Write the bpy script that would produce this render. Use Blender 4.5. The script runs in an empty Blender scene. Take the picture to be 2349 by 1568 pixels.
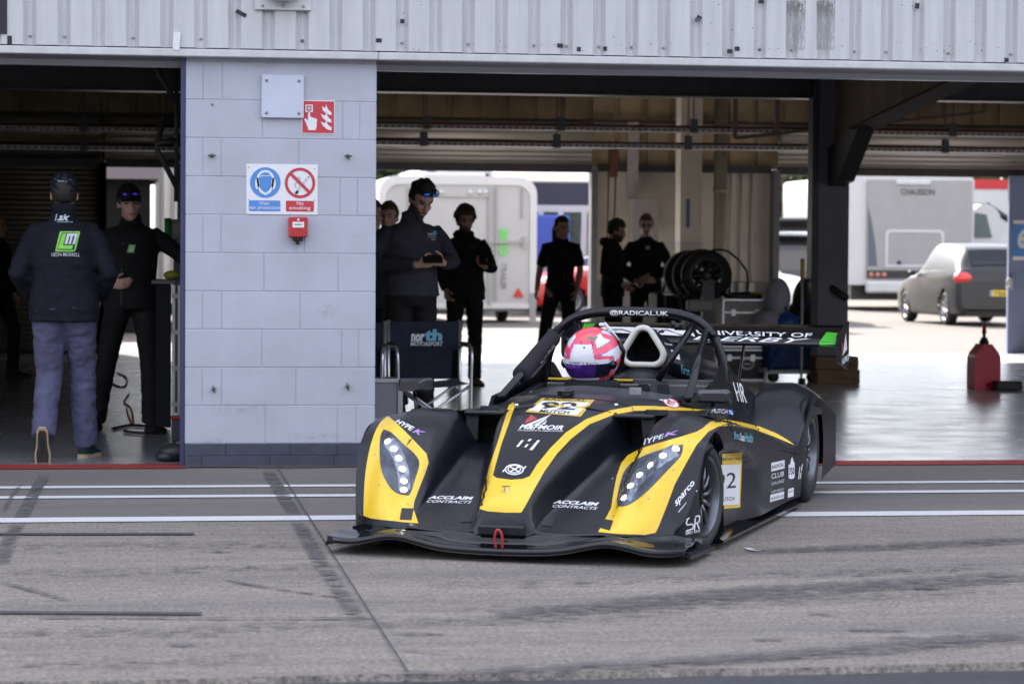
import bpy, bmesh, math, random
import numpy as np
from mathutils import Vector, Matrix, noise
from mathutils.bvhtree import BVHTree
from mathutils.geometry import delaunay_2d_cdt
random.seed(7)
scene = bpy.context.scene
COL = scene.collection
R = math.radians

# ---------------------------------------------------------------- camera
PW, PH, FPX = 2349.0, 1568.0, 5900.0           # measuring frame of the photograph and its focal length in that frame
CAM = Vector((-0.258, -15.264, 1.26)); YAW, PIT, ROL = .14341, .03343, .00698
FWD = Vector((math.sin(YAW)*math.cos(PIT), math.cos(YAW)*math.cos(PIT), -math.sin(PIT)))
RGT = Vector((math.cos(YAW), -math.sin(YAW), 0)); UPV = RGT.cross(FWD)
cd = bpy.data.cameras.new('camera'); cam = bpy.data.objects.new('camera', cd); COL.objects.link(cam)
CR_, SR_ = math.cos(ROL), math.sin(ROL)
cx = RGT*CR_ + UPV*SR_; cy = UPV*CR_ - RGT*SR_
cam.matrix_world = Matrix(((cx.x, cy.x, -FWD.x, CAM.x), (cx.y, cy.y, -FWD.y, CAM.y), (cx.z, cy.z, -FWD.z, CAM.z), (0, 0, 0, 1)))
cd.sensor_width = 36; cd.lens = FPX/PW*36; cd.clip_start = .1; cd.clip_end = 3000
cd.dof.use_dof = True; cd.dof.focus_distance = 12.4; cd.dof.aperture_fstop = 4.6
scene.camera = cam

# ---------------------------------------------------------------- sky and sun (behind the building, which shades the apron)
SUN_EL, SUN_AZ = R(37.5), R(-16)
w = bpy.data.worlds.new('World'); scene.world = w; w.use_nodes = True
nt = w.node_tree; bg = nt.nodes['Background']
sky = nt.nodes.new('ShaderNodeTexSky'); sky.sky_type = 'NISHITA'; sky.sun_disc = False
sky.sun_elevation = SUN_EL; sky.sun_rotation = SUN_AZ; sky.dust_density = 1.6; sky.ozone_density = 1.6
# broken white cloud over the blue
tcw = nt.nodes.new('ShaderNodeTexCoord'); mpw = nt.nodes.new('ShaderNodeMapping'); mpw.inputs['Scale'].default_value = (1, 1, 2.5); nt.links.new(tcw.outputs['Generated'], mpw.inputs[0])
nzw = nt.nodes.new('ShaderNodeTexNoise'); nzw.inputs['Scale'].default_value = 2.6; nzw.inputs['Detail'].default_value = 7; nt.links.new(mpw.outputs[0], nzw.inputs['Vector'])
crw = nt.nodes.new('ShaderNodeMapRange'); crw.inputs[1].default_value = .38; crw.inputs[2].default_value = .62; crw.inputs[3].default_value = .25; crw.inputs[4].default_value = .85; nt.links.new(nzw.outputs['Fac'], crw.inputs[0])
mxw = nt.nodes.new('ShaderNodeMix'); mxw.data_type = 'RGBA'; nt.links.new(crw.outputs[0], mxw.inputs[0]); nt.links.new(sky.outputs[0], mxw.inputs[6]); mxw.inputs[7].default_value = (5.6, 5.6, 6.1, 1)
nt.links.new(mxw.outputs[2], bg.inputs[0]); bg.inputs[1].default_value = .15
sl = bpy.data.lights.new('sun', 'SUN'); sl.energy = 4.8; sl.angle = R(.53); sl.color = (1, .95, .88)
so = bpy.data.objects.new('sun', sl); COL.objects.link(so)
sd = Vector((math.sin(SUN_AZ)*math.cos(SUN_EL), math.cos(SUN_AZ)*math.cos(SUN_EL), math.sin(SUN_EL)))
so.rotation_euler = (-sd).to_track_quat('-Z', 'Y').to_euler(); so.location = (0, 30, 30)
scene.view_settings.view_transform = 'Standard'; scene.view_settings.look = 'None'
scene.view_settings.exposure = 1.7; scene.view_settings.gamma = 1
scene.cycles.max_bounces = 9; scene.cycles.diffuse_bounces = 6; scene.cycles.transparent_max_bounces = 12
# ---------------------------------------------------------------- measuring: a photo pixel seen as a ray into the place
def ray(x, y):
    dx, dy = x-PW/2, y-PH/2
    X = CR_*dx+SR_*dy; Y = -SR_*dx+CR_*dy
    return FWD + RGT*(X/FPX) - UPV*(Y/FPX)
def G(x, y, z=0):
    r = ray(x, y); return CAM + r*((z-CAM.z)/r.z)
def WY(x, y, Y):
    r = ray(x, y); return CAM + r*((Y-CAM.y)/r.y)

# ---------------------------------------------------------------- materials
def lin(h):
    if isinstance(h, str):
        h = h.lstrip('#'); c = [int(h[i:i+2], 16)/255 for i in (0, 2, 4)]
        return tuple(((v+.055)/1.055)**2.4 if v > .04045 else v/12.92 for v in c)
    return tuple(h)
_M = {}
def mat(name, col, rough=.6, metal=0, nz=0, nscale=8, bump=0, bscale=None, coat=0, col2=None, spec=None, emit=0, trans=0, alpha=1, stretch=None, detail=6, ior=None):
    if name in _M: return _M[name]
    m = bpy.data.materials.new(name); m.use_nodes = True; t = m.node_tree; b = t.nodes['Principled BSDF']
    c = lin(col); b.inputs['Base Color'].default_value = (*c, 1)
    b.inputs['Roughness'].default_value = rough; b.inputs['Metallic'].default_value = metal
    if coat: b.inputs['Coat Weight'].default_value = coat; b.inputs['Coat Roughness'].default_value = .08
    if spec is None and rough >= .75: spec = .22
    if spec is not None: b.inputs['Specular IOR Level'].default_value = spec
    if ior: b.inputs['IOR'].default_value = ior
    if trans: b.inputs['Transmission Weight'].default_value = trans
    if alpha < 1: b.inputs['Alpha'].default_value = alpha
    if emit: b.inputs['Emission Color'].default_value = (*c, 1); b.inputs['Emission Strength'].default_value = emit
    if nz or bump or col2:
        tc = t.nodes.new('ShaderNodeTexCoord'); out = tc.outputs['Object']
        if stretch:
            mp = t.nodes.new('ShaderNodeMapping'); mp.inputs['Scale'].default_value = stretch
            t.links.new(out, mp.inputs[0]); out = mp.outputs[0]
        n = t.nodes.new('ShaderNodeTexNoise'); n.inputs['Scale'].default_value = nscale; n.inputs['Detail'].default_value = detail
        n.inputs['Roughness'].default_value = .62
        t.links.new(out, n.inputs['Vector'])
        if nz or col2:
            cr = t.nodes.new('ShaderNodeValToRGB'); t.links.new(n.outputs['Fac'], cr.inputs[0])
            c2 = lin(col2) if col2 else tuple(max(0, v*(1-nz)) for v in c)
            c1 = c if col2 else tuple(min(1, v*(1+nz*.6)) for v in c)
            cr.color_ramp.elements[0].color = (*c2, 1); cr.color_ramp.elements[1].color = (*c1, 1)
            cr.color_ramp.elements[0].position = .32; cr.color_ramp.elements[1].position = .68
            t.links.new(cr.outputs[0], b.inputs['Base Color'])
            mr = t.nodes.new('ShaderNodeMapRange'); mr.inputs[3].default_value = min(1, rough*1.15); mr.inputs[4].default_value = rough*.85
            t.links.new(n.outputs['Fac'], mr.inputs[0]); t.links.new(mr.outputs[0], b.inputs['Roughness'])
        if bump:
            src = n
            if bscale:
                src = t.nodes.new('ShaderNodeTexNoise'); src.inputs['Scale'].default_value = bscale; src.inputs['Detail'].default_value = 4
                t.links.new(out, src.inputs['Vector'])
            bp = t.nodes.new('ShaderNodeBump'); bp.inputs['Strength'].default_value = bump; bp.inputs['Distance'].default_value = .01
            t.links.new(src.outputs['Fac'], bp.inputs['Height']); t.links.new(bp.outputs[0], b.inputs['Normal'])
    _M[name] = m; return m

# ---------------------------------------------------------------- object bookkeeping
def tag(o, label=None, cat=None, group=None, kind=None):
    if label: o['label'] = label
    if cat: o['category'] = cat
    if group: o['group'] = group
    if kind: o['kind'] = kind
    return o
def thing(name, label, cat, loc=(0, 0, 0), rz=0, group=None):
    o = bpy.data.objects.new(name, None); o.empty_display_size = .2; COL.objects.link(o)
    o.location = loc; o.rotation_euler = (0, 0, rz); tag(o, label, cat, group)
    return o
def basis(o):
    return Matrix.Translation(o.location) @ o.rotation_euler.to_matrix().to_4x4()
def copy_tree(o, parent=None):
    c = o.copy(); COL.objects.link(c)
    if parent: c.parent = parent
    for ch in [x for x in COL.objects if x.parent == o]: copy_tree(ch, c)
    return c

class MB:
    """collects shapes, then links them as ONE mesh object"""
    def __init__(s): s.v = []; s.f = []; s.mi = []; s.sm = []; s.m = 0; s.smooth = False
    def add(s, vs, fs, smooth=None):
        b = len(s.v); s.v += [tuple(v) for v in vs]; s.f += [tuple(i+b for i in f) for f in fs]
        s.mi += [s.m]*len(fs); s.sm += [s.smooth if smooth is None else smooth]*len(fs); return s
    def box(s, c, d, rot=None, bev=0):
        x, y, z = d[0]/2, d[1]/2, d[2]/2
        if bev:
            bev = min(bev, x*.99, y*.99, z*.99); vs = []
            for sx in (-1, 1):
                for sy in (-1, 1):
                    for sz in (-1, 1):
                        vs += [(sx*x, sy*(y-bev), sz*(z-bev)), (sx*(x-bev), sy*y, sz*(z-bev)), (sx*(x-bev), sy*(y-bev), sz*z)]
            bm = bmesh.new(); [bm.verts.new(v) for v in vs]
            r = bmesh.ops.convex_hull(bm, input=bm.verts); bm.verts.index_update()
            vs = [v.co.copy() for v in bm.verts]; fs = [[v.index for v in f.verts] for f in bm.faces]; bm.free()
        else:
            vs = [(-x, -y, -z), (x, -y, -z), (x, y, -z), (-x, y, -z), (-x, -y, z), (x, -y, z), (x, y, z), (-x, y, z)]
            fs = [(0, 3, 2, 1), (4, 5, 6, 7), (0, 1, 5, 4), (1, 2, 6, 5), (2, 3, 7, 6), (3, 0, 4, 7)]
        M = Matrix.Translation(c)
        if rot is not None: M = M @ (rot if isinstance(rot, Matrix) else Matrix.Rotation(rot, 4, 'Z'))
        return s.add([M @ Vector(v) for v in vs], fs, False)
    def span(s, a, b, bev=0):
        a, b = Vector(a), Vector(b); return s.box((a+b)/2, [abs(q) for q in (b-a)], bev=bev)
    def tube(s, pts, r, n=10, closed=False, caps=True, flat=None, up=None):
        pts = [Vector(p) for p in pts]; k = len(pts); rr = r if isinstance(r, (list, tuple)) else [r]*k
        vs = []; fs = []; u = None
        for i, p in enumerate(pts):
            a = pts[i-1] if (i > 0 or closed) else p; b = pts[(i+1) % k] if (i < k-1 or closed) else p
            t = (b-a).normalized() if (b-a).length > 1e-9 else Vector((0, 0, 1))
            if u is None:
                ref = Vector(up) if up else (Vector((0, 0, 1)) if abs(t.z) < .9 else Vector((1, 0, 0)))
                u = (ref - t*ref.dot(t)).normalized()
            else:
                u = (u - t*u.dot(t)).normalized()
            w_ = t.cross(u); ri = rr[i]
            ra, rb = (ri if isinstance(ri, (tuple, list)) else (ri, ri))
            for j in range(n):
                a_ = 2*math.pi*j/n; vs.append(p + w_*(math.cos(a_)*ra) + u*(math.sin(a_)*rb))
        for i in range(k if closed else k-1):
            for j in range(n):
                i2 = (i+1) % k; j2 = (j+1) % n
                fs.append((i*n+j, i*n+j2, i2*n+j2, i2*n+j))
        if caps and not closed:
            fs.append(tuple(range(n))[::-1]); fs.append(tuple((k-1)*n+j for j in range(n)))
        return s.add(vs, fs, True)
    def cyl(s, a, b, r, n=20, r2=None):
        return s.tube([a, b], [r, r if r2 is None else r2], n)
    def lathe(s, prof, M, n=40, close=False):
        vs = []; fs = []; k = len(prof)
        for (r_, h) in prof:
            for j in range(n):
                a = 2*math.pi*j/n; vs.append(M @ Vector((r_*math.cos(a), r_*math.sin(a), h)))
        for i in range(k if close else k-1):
            for j in range(n): fs.append((i*n+j, i*n+(j+1) % n, ((i+1) % k)*n+(j+1) % n, ((i+1) % k)*n+j))
        return s.add(vs, fs, True)
    def ball(s, c, r, n=14, m=10, M=None):
        r = r if isinstance(r, (tuple, list)) else (r, r, r); vs = []; fs = []
        M = M or Matrix.Identity(3); c = Vector(c)
        vs.append(c + M @ Vector((0, 0, r[2])))
        for i in range(1, m):
            ph = math.pi*i/m
            for j in range(n):
                a = 2*math.pi*j/n; vs.append(c + M @ Vector((r[0]*math.sin(ph)*math.cos(a), r[1]*math.sin(ph)*math.sin(a), r[2]*math.cos(ph))))
        vs.append(c + M @ Vector((0, 0, -r[2])))
        for j in range(n): fs.append((0, 1+j, 1+(j+1) % n))
        for i in range(m-2):
            for j in range(n): fs.append((1+i*n+j, 1+(i+1)*n+j, 1+(i+1)*n+(j+1) % n, 1+i*n+(j+1) % n))
        L = len(vs)-1
        for j in range(n): fs.append((L, 1+(m-2)*n+(j+1) % n, 1+(m-2)*n+j))
        return s.add(vs, fs, True)
    def prism(s, poly, M, h, smooth=False):
        """poly in local xy, extruded local z 0..h, M places it"""
        n = len(poly); vs = [M @ Vector((p[0], p[1], 0)) for p in poly] + [M @ Vector((p[0], p[1], h)) for p in poly]
        fs = [(i, (i+1) % n, n+(i+1) % n, n+i) for i in range(n)]
        s.add(vs, fs, smooth)
        r = delaunay_2d_cdt([Vector(p[:2]) for p in poly], [(i, (i+1) % n) for i in range(n)], [], 1, 1e-6)
        v2, f2 = r[0], r[2]
        s.add([M @ Vector((p.x, p.y, 0)) for p in v2], [tuple(f)[::-1] for f in f2], False)
        return s.add([M @ Vector((p.x, p.y, h)) for p in v2], [tuple(f) for f in f2], False)
    def grid(s, P, smooth=True, closeu=False):
        n = len(P); m = len(P[0]); vs = [p for row in P for p in row]; fs = []
        for i in range(n-1 if not closeu else n):
            for j in range(m-1):
                i2 = (i+1) % n; fs.append((i*m+j, i*m+j+1, i2*m+j+1, i2*m+j))
        return s.add(vs, fs, smooth)
    def build(s, name, mats, parent=None, world=False, label=None, weld=0, normals=True):
        vs = s.v
        if parent is not None and world:
            Mi = basis(parent).inverted(); vs = [Mi @ Vector(v) for v in vs]
        me = bpy.data.meshes.new(name); me.from_pydata([tuple(v) for v in vs], [], s.f)
        mats = mats if isinstance(mats, (list, tuple)) else [mats]
        for m in mats: me.materials.append(m)
        me.polygons.foreach_set('material_index', s.mi); me.polygons.foreach_set('use_smooth', s.sm)
        if weld or normals:
            bm = bmesh.new(); bm.from_mesh(me)
            if weld: bmesh.ops.remove_doubles(bm, verts=bm.verts, dist=weld)
            if normals: bmesh.ops.recalc_face_normals(bm, faces=bm.faces)
            bm.to_mesh(me); bm.free()
        me.update()
        o = bpy.data.objects.new(name, me); COL.objects.link(o)
        if parent is not None: o.parent = parent
        if label: o['label'] = label
        return o

def struct(o): o['kind'] = 'structure'; return o

# smooth interpolation of a control lattice
def crom(a, n_between):
    """Catmull-Rom through rows of array a (k, ...) -> dense rows"""
    a = np.asarray(a, float); k = len(a); out = []
    for i in range(k-1):
        p0 = a[i-1] if i > 0 else 2*a[0]-a[1]; p1 = a[i]; p2 = a[i+1]; p3 = a[i+2] if i+2 < k else 2*a[-1]-a[-2]
        for j in range(n_between):
            t = j/n_between
            out.append(.5*((2*p1)+(-p0+p2)*t+(2*p0-5*p1+4*p2-p3)*t*t+(-p0+3*p1-3*p2+p3)*t**3))
    out.append(a[-1]); return np.array(out)
def interp(x, xs, ys): return float(np.interp(x, xs, ys))
def sstep(a, b, x):
    t = min(1, max(0, (x-a)/(b-a))); return t*t*(3-2*t)
def spline(pts, n=6): return [Vector(p) for p in crom([tuple(p) for p in pts], n)]

# ---------------------------------------------------------------- lettering and marks laid on surfaces
def text_mesh(txt, bold=0, shear=0, spacing=1):
    c = bpy.data.curves.new('lettering', 'FONT'); c.body = txt; c.shear = shear; c.offset = bold; c.space_character = spacing
    c.resolution_u = 3; o = bpy.data.objects.new('lettering', c); COL.objects.link(o)
    bpy.context.view_layer.update()
    me = o.evaluated_get(bpy.context.evaluated_depsgraph_get()).to_mesh()
    vs = [(v.co.x, v.co.y) for v in me.vertices]; fs = [tuple(p.vertices) for p in me.polygons]
    COL.objects.unlink(o); bpy.data.objects.remove(o); bpy.data.curves.remove(c)
    xs = [v[0] for v in vs]; ys = [v[1] for v in vs]; x0, x1, y0, y1 = min(xs), max(xs), min(ys), max(ys)
    return [((x-x0)/(x1-x0), (y-y0)/(y1-y0)) for x, y in vs], fs
def quadmap(q):
    """unit square -> quad given as top-left, top-right, bottom-right, bottom-left (pixel or plane coordinates)"""
    tl, tr, br, bl = [np.array(p, float) for p in q]
    return lambda u, v: bl*(1-u)*(1-v)+br*u*(1-v)+tr*u*v+tl*(1-u)*v
def fill(poly, step=None):
    """triangulate a polygon, with inner points every step"""
    poly = [tuple(p) for p in poly]
    if step:
        dense = []
        for i, p in enumerate(poly):
            q = poly[(i+1) % len(poly)]; n = max(1, int(math.hypot(q[0]-p[0], q[1]-p[1])/step+.5))
            for k in range(n): dense.append((p[0]+(q[0]-p[0])*k/n, p[1]+(q[1]-p[1])*k/n))
        n = len(dense); pts = [Vector(p) for p in dense]
        xs = [p[0] for p in dense]; ys = [p[1] for p in dense]
        def inside(x, y):
            c = False; j = n-1
            for i in range(n):
                if (dense[i][1] > y) != (dense[j][1] > y) and x < (dense[j][0]-dense[i][0])*(y-dense[i][1])/(dense[j][1]-dense[i][1])+dense[i][0]: c = not c
                j = i
            return c
        y = min(ys)+step*.5; r = 0
        while y < max(ys):
            x = min(xs)+step*(.5 if r % 2 else .25)
            while x < max(xs):
                if inside(x, y): pts.append(Vector((x, y)))
                x += step
            y += step*.87; r += 1
        ed = [(i, (i+1) % n) for i in range(n)]
    else:
        pts = [Vector(p) for p in poly]; ed = [(i, (i+1) % len(poly)) for i in range(len(poly))]
    r = delaunay_2d_cdt(pts, ed, [], 1, 1e-7)
    return [(p.x, p.y) for p in r[0]], [tuple(f) for f in r[2]]
def ring(poly, hole, step=None):
    a = [tuple(p) for p in poly]; b = [tuple(p) for p in hole]
    if step:
        def dn(pl):
            o = []
            for i, p in enumerate(pl):
                q = pl[(i+1) % len(pl)]; n = max(1, int(math.hypot(q[0]-p[0], q[1]-p[1])/step))
                for k in range(n): o.append((p[0]+(q[0]-p[0])*k/n, p[1]+(q[1]-p[1])*k/n))
            return o
        a, b = dn(a), dn(b)
    na, nb = len(a), len(b); ex = []
    if step:
        xs = [p[0] for p in a]; ys = [p[1] for p in a]; y = min(ys)+step*.5; q_ = 0
        P0 = np.array(a+b)
        while y < max(ys):
            x = min(xs)+step*(.5 if q_ % 2 else .0)
            while x < max(xs):
                if np.min((P0[:, 0]-x)**2+(P0[:, 1]-y)**2) > (step*.4)**2: ex.append((x, y))
                x += step
            y += step*.87; q_ += 1
    r = delaunay_2d_cdt([Vector(p) for p in a+b+ex], [(i, (i+1) % na) for i in range(na)]+[(na+i, na+(i+1) % nb) for i in range(nb)], [], 0, 1e-7)
    vs, fs = r[0], r[2]; out = []
    def inside(x, y, pl):
        c = False; j = len(pl)-1
        for i in range(len(pl)):
            if (pl[i][1] > y) != (pl[j][1] > y) and x < (pl[j][0]-pl[i][0])*(y-pl[i][1])/(pl[j][1]-pl[i][1])+pl[i][0]: c = not c
            j = i
        return c
    for f in fs:
        c = sum((vs[i] for i in f), Vector((0, 0)))/len(f)
        if inside(c.x, c.y, a) and not inside(c.x, c.y, b): out.append(tuple(f))
    return [(p.x, p.y) for p in vs], out
def ell(cx_, cy_, rx, ry, n=28, rot=0):
    c, s = math.cos(rot), math.sin(rot)
    return [(cx_+rx*math.cos(a)*c-ry*math.sin(a)*s, cy_+rx*math.cos(a)*s+ry*math.sin(a)*c) for a in [2*math.pi*i/n for i in range(n)]]
def bezpts(pts, n=5): return [tuple(p) for p in crom(pts, n)]

class Decal:
    """flat marks projected onto the real surface they are painted or stuck on (2D coordinates -> ray -> surface)"""
    def __init__(s, bvh, to_ray, off=.0015): s.b = bvh; s.r = to_ray; s.off = off; s.mb = MB(); s.mb.smooth = True
    def put(s, vf, m=0, off=None):
        vs, fs = vf; out = []; off = .0007+(off or s.off)*s.k
        for p in vs:
            o, d = s.r(p[0], p[1]); h = s.b.ray_cast(o, d)
            if h[0] is None: out.append(None); continue
            n = h[1]
            if n.dot(d) > 0: n = -n
            out.append((h[0]+n*off, (h[0]-o).length))
        ok = [f for f in fs if all(out[i] is not None for i in f) and max(out[i][1] for i in f)-min(out[i][1] for i in f) < .12]
        s.mb.m = m; s.mb.add([(q[0] if q else (0, 0, 0)) for q in out], ok); return s
    def text(s, t, quad, m=0, bold=0, shear=0, spacing=1, off=None):
        vs, fs = text_mesh(t, bold, shear, spacing); q = quadmap(quad); P = [tuple(q(u, v)) for u, v in vs]
        if s.step:      # finer triangles so that the lettering follows the curved surface
            bm = bmesh.new(); V_ = [bm.verts.new((p[0], p[1], 0)) for p in P]
            for f in fs:
                try: bm.faces.new([V_[i] for i in f])
                except ValueError: pass
            for _ in range(3):
                bmesh.ops.triangulate(bm, faces=bm.faces)
                E_ = [e for e in bm.edges if e.calc_length() > s.step*1.1]
                if not E_: break
                bmesh.ops.subdivide_edges(bm, edges=E_, cuts=1)
            bm.verts.index_update(); P = [(v.co.x, v.co.y) for v in bm.verts]; fs = [tuple(v.index for v in f.verts) for f in bm.faces]; bm.free()
        return s.put((P, fs), m, off)
    step = 5.0; k = .36
    def poly(s, p, m=0, step=None, off=None): return s.put(fill(p, min(step or 99, s.step) if s.step else step), m, off)
    def line(s, pts, wd, m=0, off=None):
        L = []; Rr = []
        for i, p in enumerate(pts):
            a = np.array(pts[max(0, i-1)], float); b = np.array(pts[min(len(pts)-1, i+1)], float); d = b-a; d /= np.hypot(*d)
            n = np.array([-d[1], d[0]])*wd/2; L.append(tuple(np.array(p)+n)); Rr.append(tuple(np.array(p)-n))
        k = len(pts); return s.put((L+Rr, [(i, i+1, k+i+1, k+i) for i in range(k-1)]), m, off)
    def mark(s, name):
        """what was laid since the last mark becomes a part of its own"""
        if not hasattr(s, 'done'): s.done = []
        s.done.append((name, s.mb)); s.mb = MB(); s.mb.smooth = True
    def build(s, name, mats, parent=None, label=None):
        if getattr(s, 'done', None):
            L_ = s.done+([(name, s.mb)] if s.mb.f else []); s.done = None
            for n_, m_ in L_: s.mb = m_; o = s.build(n_, mats, parent, label)
            return o
        o = s.mb.build(name, mats, parent, normals=False, label=label)
        me = o.data; bm = bmesh.new(); bm.from_mesh(me)
        loose = [v for v in bm.verts if not v.link_faces]; bmesh.ops.delete(bm, geom=loose, context='VERTS')
        bm.to_mesh(me); bm.free(); return o
class ClothDecal(Decal): k = 1.1
class Flat(Decal):
    step = None
    """the same on a flat board: 2D coordinates in metres on a plane given by origin, x axis and y axis"""
    def __init__(s, o, x, y, off=.0015):
        s.o = Vector(o); s.x = Vector(x).normalized(); s.y = Vector(y).normalized(); s.n = s.x.cross(s.y); s.off = off; s.mb = MB()
    def put(s, vf, m=0, off=None):
        vs, fs = vf; s.mb.m = m; s.mb.add([s.o+s.x*p[0]+s.y*p[1]+s.n*(off or s.off) for p in vs], fs); return s
def bvh_of(objs, space=None):
    vs = []; fs = []
    for o in objs:
        b = len(vs); vs += [v.co.copy() for v in o.data.vertices]; fs += [[i+b for i in p.vertices] for p in o.data.polygons]
    return BVHTree.FromPolygons(vs, fs)
def cam_ray_in(parent):
    Mi = basis(parent).inverted(); o = Mi @ CAM; M3 = Mi.to_3x3()
    return lambda x, y: (o, (M3 @ ray(x, y)).normalized())
# ================================================================ GROUND
def ground_mat(name, base, dark, streak=(.22, 2.6, 1), lo=.42, hi=.66, rough=.82, speck=.35, bump=.25):
    m = bpy.data.materials.new(name); m.use_nodes = True; t = m.node_tree; b = t.nodes['Principled BSDF']; L = t.links.new
    tc = t.nodes.new('ShaderNodeTexCoord')
    def noise_(sc, st=(1, 1, 1), det=6, ro=.6):
        mp = t.nodes.new('ShaderNodeMapping'); mp.inputs['Scale'].default_value = st; L(tc.outputs['Object'], mp.inputs[0])
        n = t.nodes.new('ShaderNodeTexNoise'); n.inputs['Scale'].default_value = sc; n.inputs['Detail'].default_value = det; n.inputs['Roughness'].default_value = ro
        L(mp.outputs[0], n.inputs['Vector']); return n.outputs['Fac']
    def ramp(src, a, b_, c1=(0, 0, 0), c2=(1, 1, 1)):
        r = t.nodes.new('ShaderNodeValToRGB'); r.color_ramp.elements[0].position = a; r.color_ramp.elements[1].position = b_
        r.color_ramp.elements[0].color = (*c1, 1); r.color_ramp.elements[1].color = (*c2, 1); L(src, r.inputs[0]); return r.outputs[0]
    def mix(f, a, c, mode='MIX'):
        x = t.nodes.new('ShaderNodeMix'); x.data_type = 'RGBA'; x.blend_type = mode
        if isinstance(f, float): x.inputs[0].default_value = f
        else: L(f, x.inputs[0])
        for s, i in ((a, 6), (c, 7)):
            if isinstance(s, tuple): x.inputs[i].default_value = (*s, 1)
            else: L(s, x.inputs[i])
        return x.outputs[2]
    big = ramp(noise_(1.0, streak, 8, .68), lo, hi, dark, base)
    sp = mix(1.0, ramp(noise_(75, (.75, 1, 1), 3, .75), .34, .66, (1-speck,)*3, (1+speck*.55,)*3), ramp(noise_(22, (.5, 1.2, 1), 4, .7), .35, .65, (1-speck*.35,)*3, (1+speck*.2,)*3), 'MULTIPLY')
    md = ramp(noise_(9, (.5, 1.4, 1), 5, .65), .3, .75, (.88,)*3, (1.06,)*3)
    col = mix(1.0, mix(1.0, big, sp, 'MULTIPLY'), md, 'MULTIPLY')
    L(col, b.inputs['Base Color']); b.inputs['Roughness'].default_value = rough
    bp = t.nodes.new('ShaderNodeBump'); bp.inputs['Strength'].default_value = bump; bp.inputs['Distance'].default_value = .004
    L(noise_(120, (1, 1, 1), 2), bp.inputs['Height']); L(bp.outputs[0], b.inputs['Normal'])
    return m
def sheet(name, x0, x1, y0, y1, z, m):
    mb = MB(); mb.add([(x0, y0, z), (x1, y0, z), (x1, y1, z), (x0, y1, z)], [(0, 1, 2, 3)]); return struct(mb.build(name, m, normals=False))
M_con = ground_mat('worn_concrete', (.290, .253, .213), (.190, .169, .153), (.16, 2.4, 1), .34, .60, speck=.62)
M_con2 = ground_mat('grey_concrete', (.178, .159, .145), (.137, .125, .118), (.2, 1.6, 1), .35, .62, speck=.25)
M_asp = ground_mat('dark_asphalt', (.055, .055, .062), (.035, .035, .04), (.5, .5, 1), .3, .7)
M_pad = ground_mat('paddock_tarmac', (.118, .098, .078), (.095, .083, .07), (.4, .4, 1), .3, .7)
sheet('ground', -900, 900, -300, 1500, -.03, M_pad)
sheet('pit_lane', -60, 60, -60, -7.58, -.022, M_asp)
sheet('paddock', -80, 120, 17.72, 200, -.008, M_pad)
# apron with a ragged front edge
mb = MB(); n = 500; xs = [-26+i*.1 for i in range(n)]
top = [(x, -3.0, 0) for x in xs]; low = [(x, -7.60+.012*(x)+.03*noise.noise(Vector((x*1.5, 0, 0)))+.02*noise.noise(Vector((x*9, 3, 0))), 0) for x in xs]
low2 = [(a[0], a[1]-.012, -.03) for a in low]
mb.add(top+low, [(i+1, i, n+i, n+i+1) for i in range(n-1)]); mb.add(low+low2, [(i+1, i, n+i, n+i+1) for i in range(n-1)])
struct(mb.build('apron', M_con, normals=False))
sheet('garage_apron', -26, 23.9, -3.0, -.05, .0, M_con2)

M_wline = mat('white_line_paint', (.62, .62, .64), .6, nz=.12, nscale=40, col2=None)
sheet('white_line', -26, 24, -3.10, -2.89, .004, M_wline)
sheet('white_line', -26, 24, -1.345, -1.215, .004, M_wline)
sheet('white_line', -26, 24, -1.92, -1.785, .004, M_wline)
M_red = mat('red_line_paint', (.30, .035, .035), .55, nz=.5, nscale=30, bump=.1)
sheet('red_line', -14, 0.0, -.10, .22, .005, M_red); sheet('red_line', 1.125, 24, -.10, .22, .005, M_red)

# garage floor: painted, worn and glossy
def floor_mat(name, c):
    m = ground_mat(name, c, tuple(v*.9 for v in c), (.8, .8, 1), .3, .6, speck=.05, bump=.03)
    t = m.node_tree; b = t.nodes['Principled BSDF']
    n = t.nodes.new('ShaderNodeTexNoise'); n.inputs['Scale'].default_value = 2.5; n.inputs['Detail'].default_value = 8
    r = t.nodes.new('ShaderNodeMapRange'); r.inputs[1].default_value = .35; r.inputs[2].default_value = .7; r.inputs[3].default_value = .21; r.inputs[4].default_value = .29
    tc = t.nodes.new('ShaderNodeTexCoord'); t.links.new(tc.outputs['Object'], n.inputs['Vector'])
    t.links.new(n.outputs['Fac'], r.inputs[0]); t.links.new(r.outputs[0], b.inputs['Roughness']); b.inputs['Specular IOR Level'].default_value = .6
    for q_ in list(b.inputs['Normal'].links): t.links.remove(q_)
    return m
M_floor = floor_mat('painted_garage_floor', (.66, .65, .67)); M_floorL = floor_mat('dimmed_garage_floor', (.24, .24, .25))  # side garage floor darker: its dimmer light is put into the colour
sheet('garage_floor', .6, 24, .02, 17.9, .002, M_floor)
sheet('side_garage_floor', -16, .6, .02, 17.9, .002, M_floorL)

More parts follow.
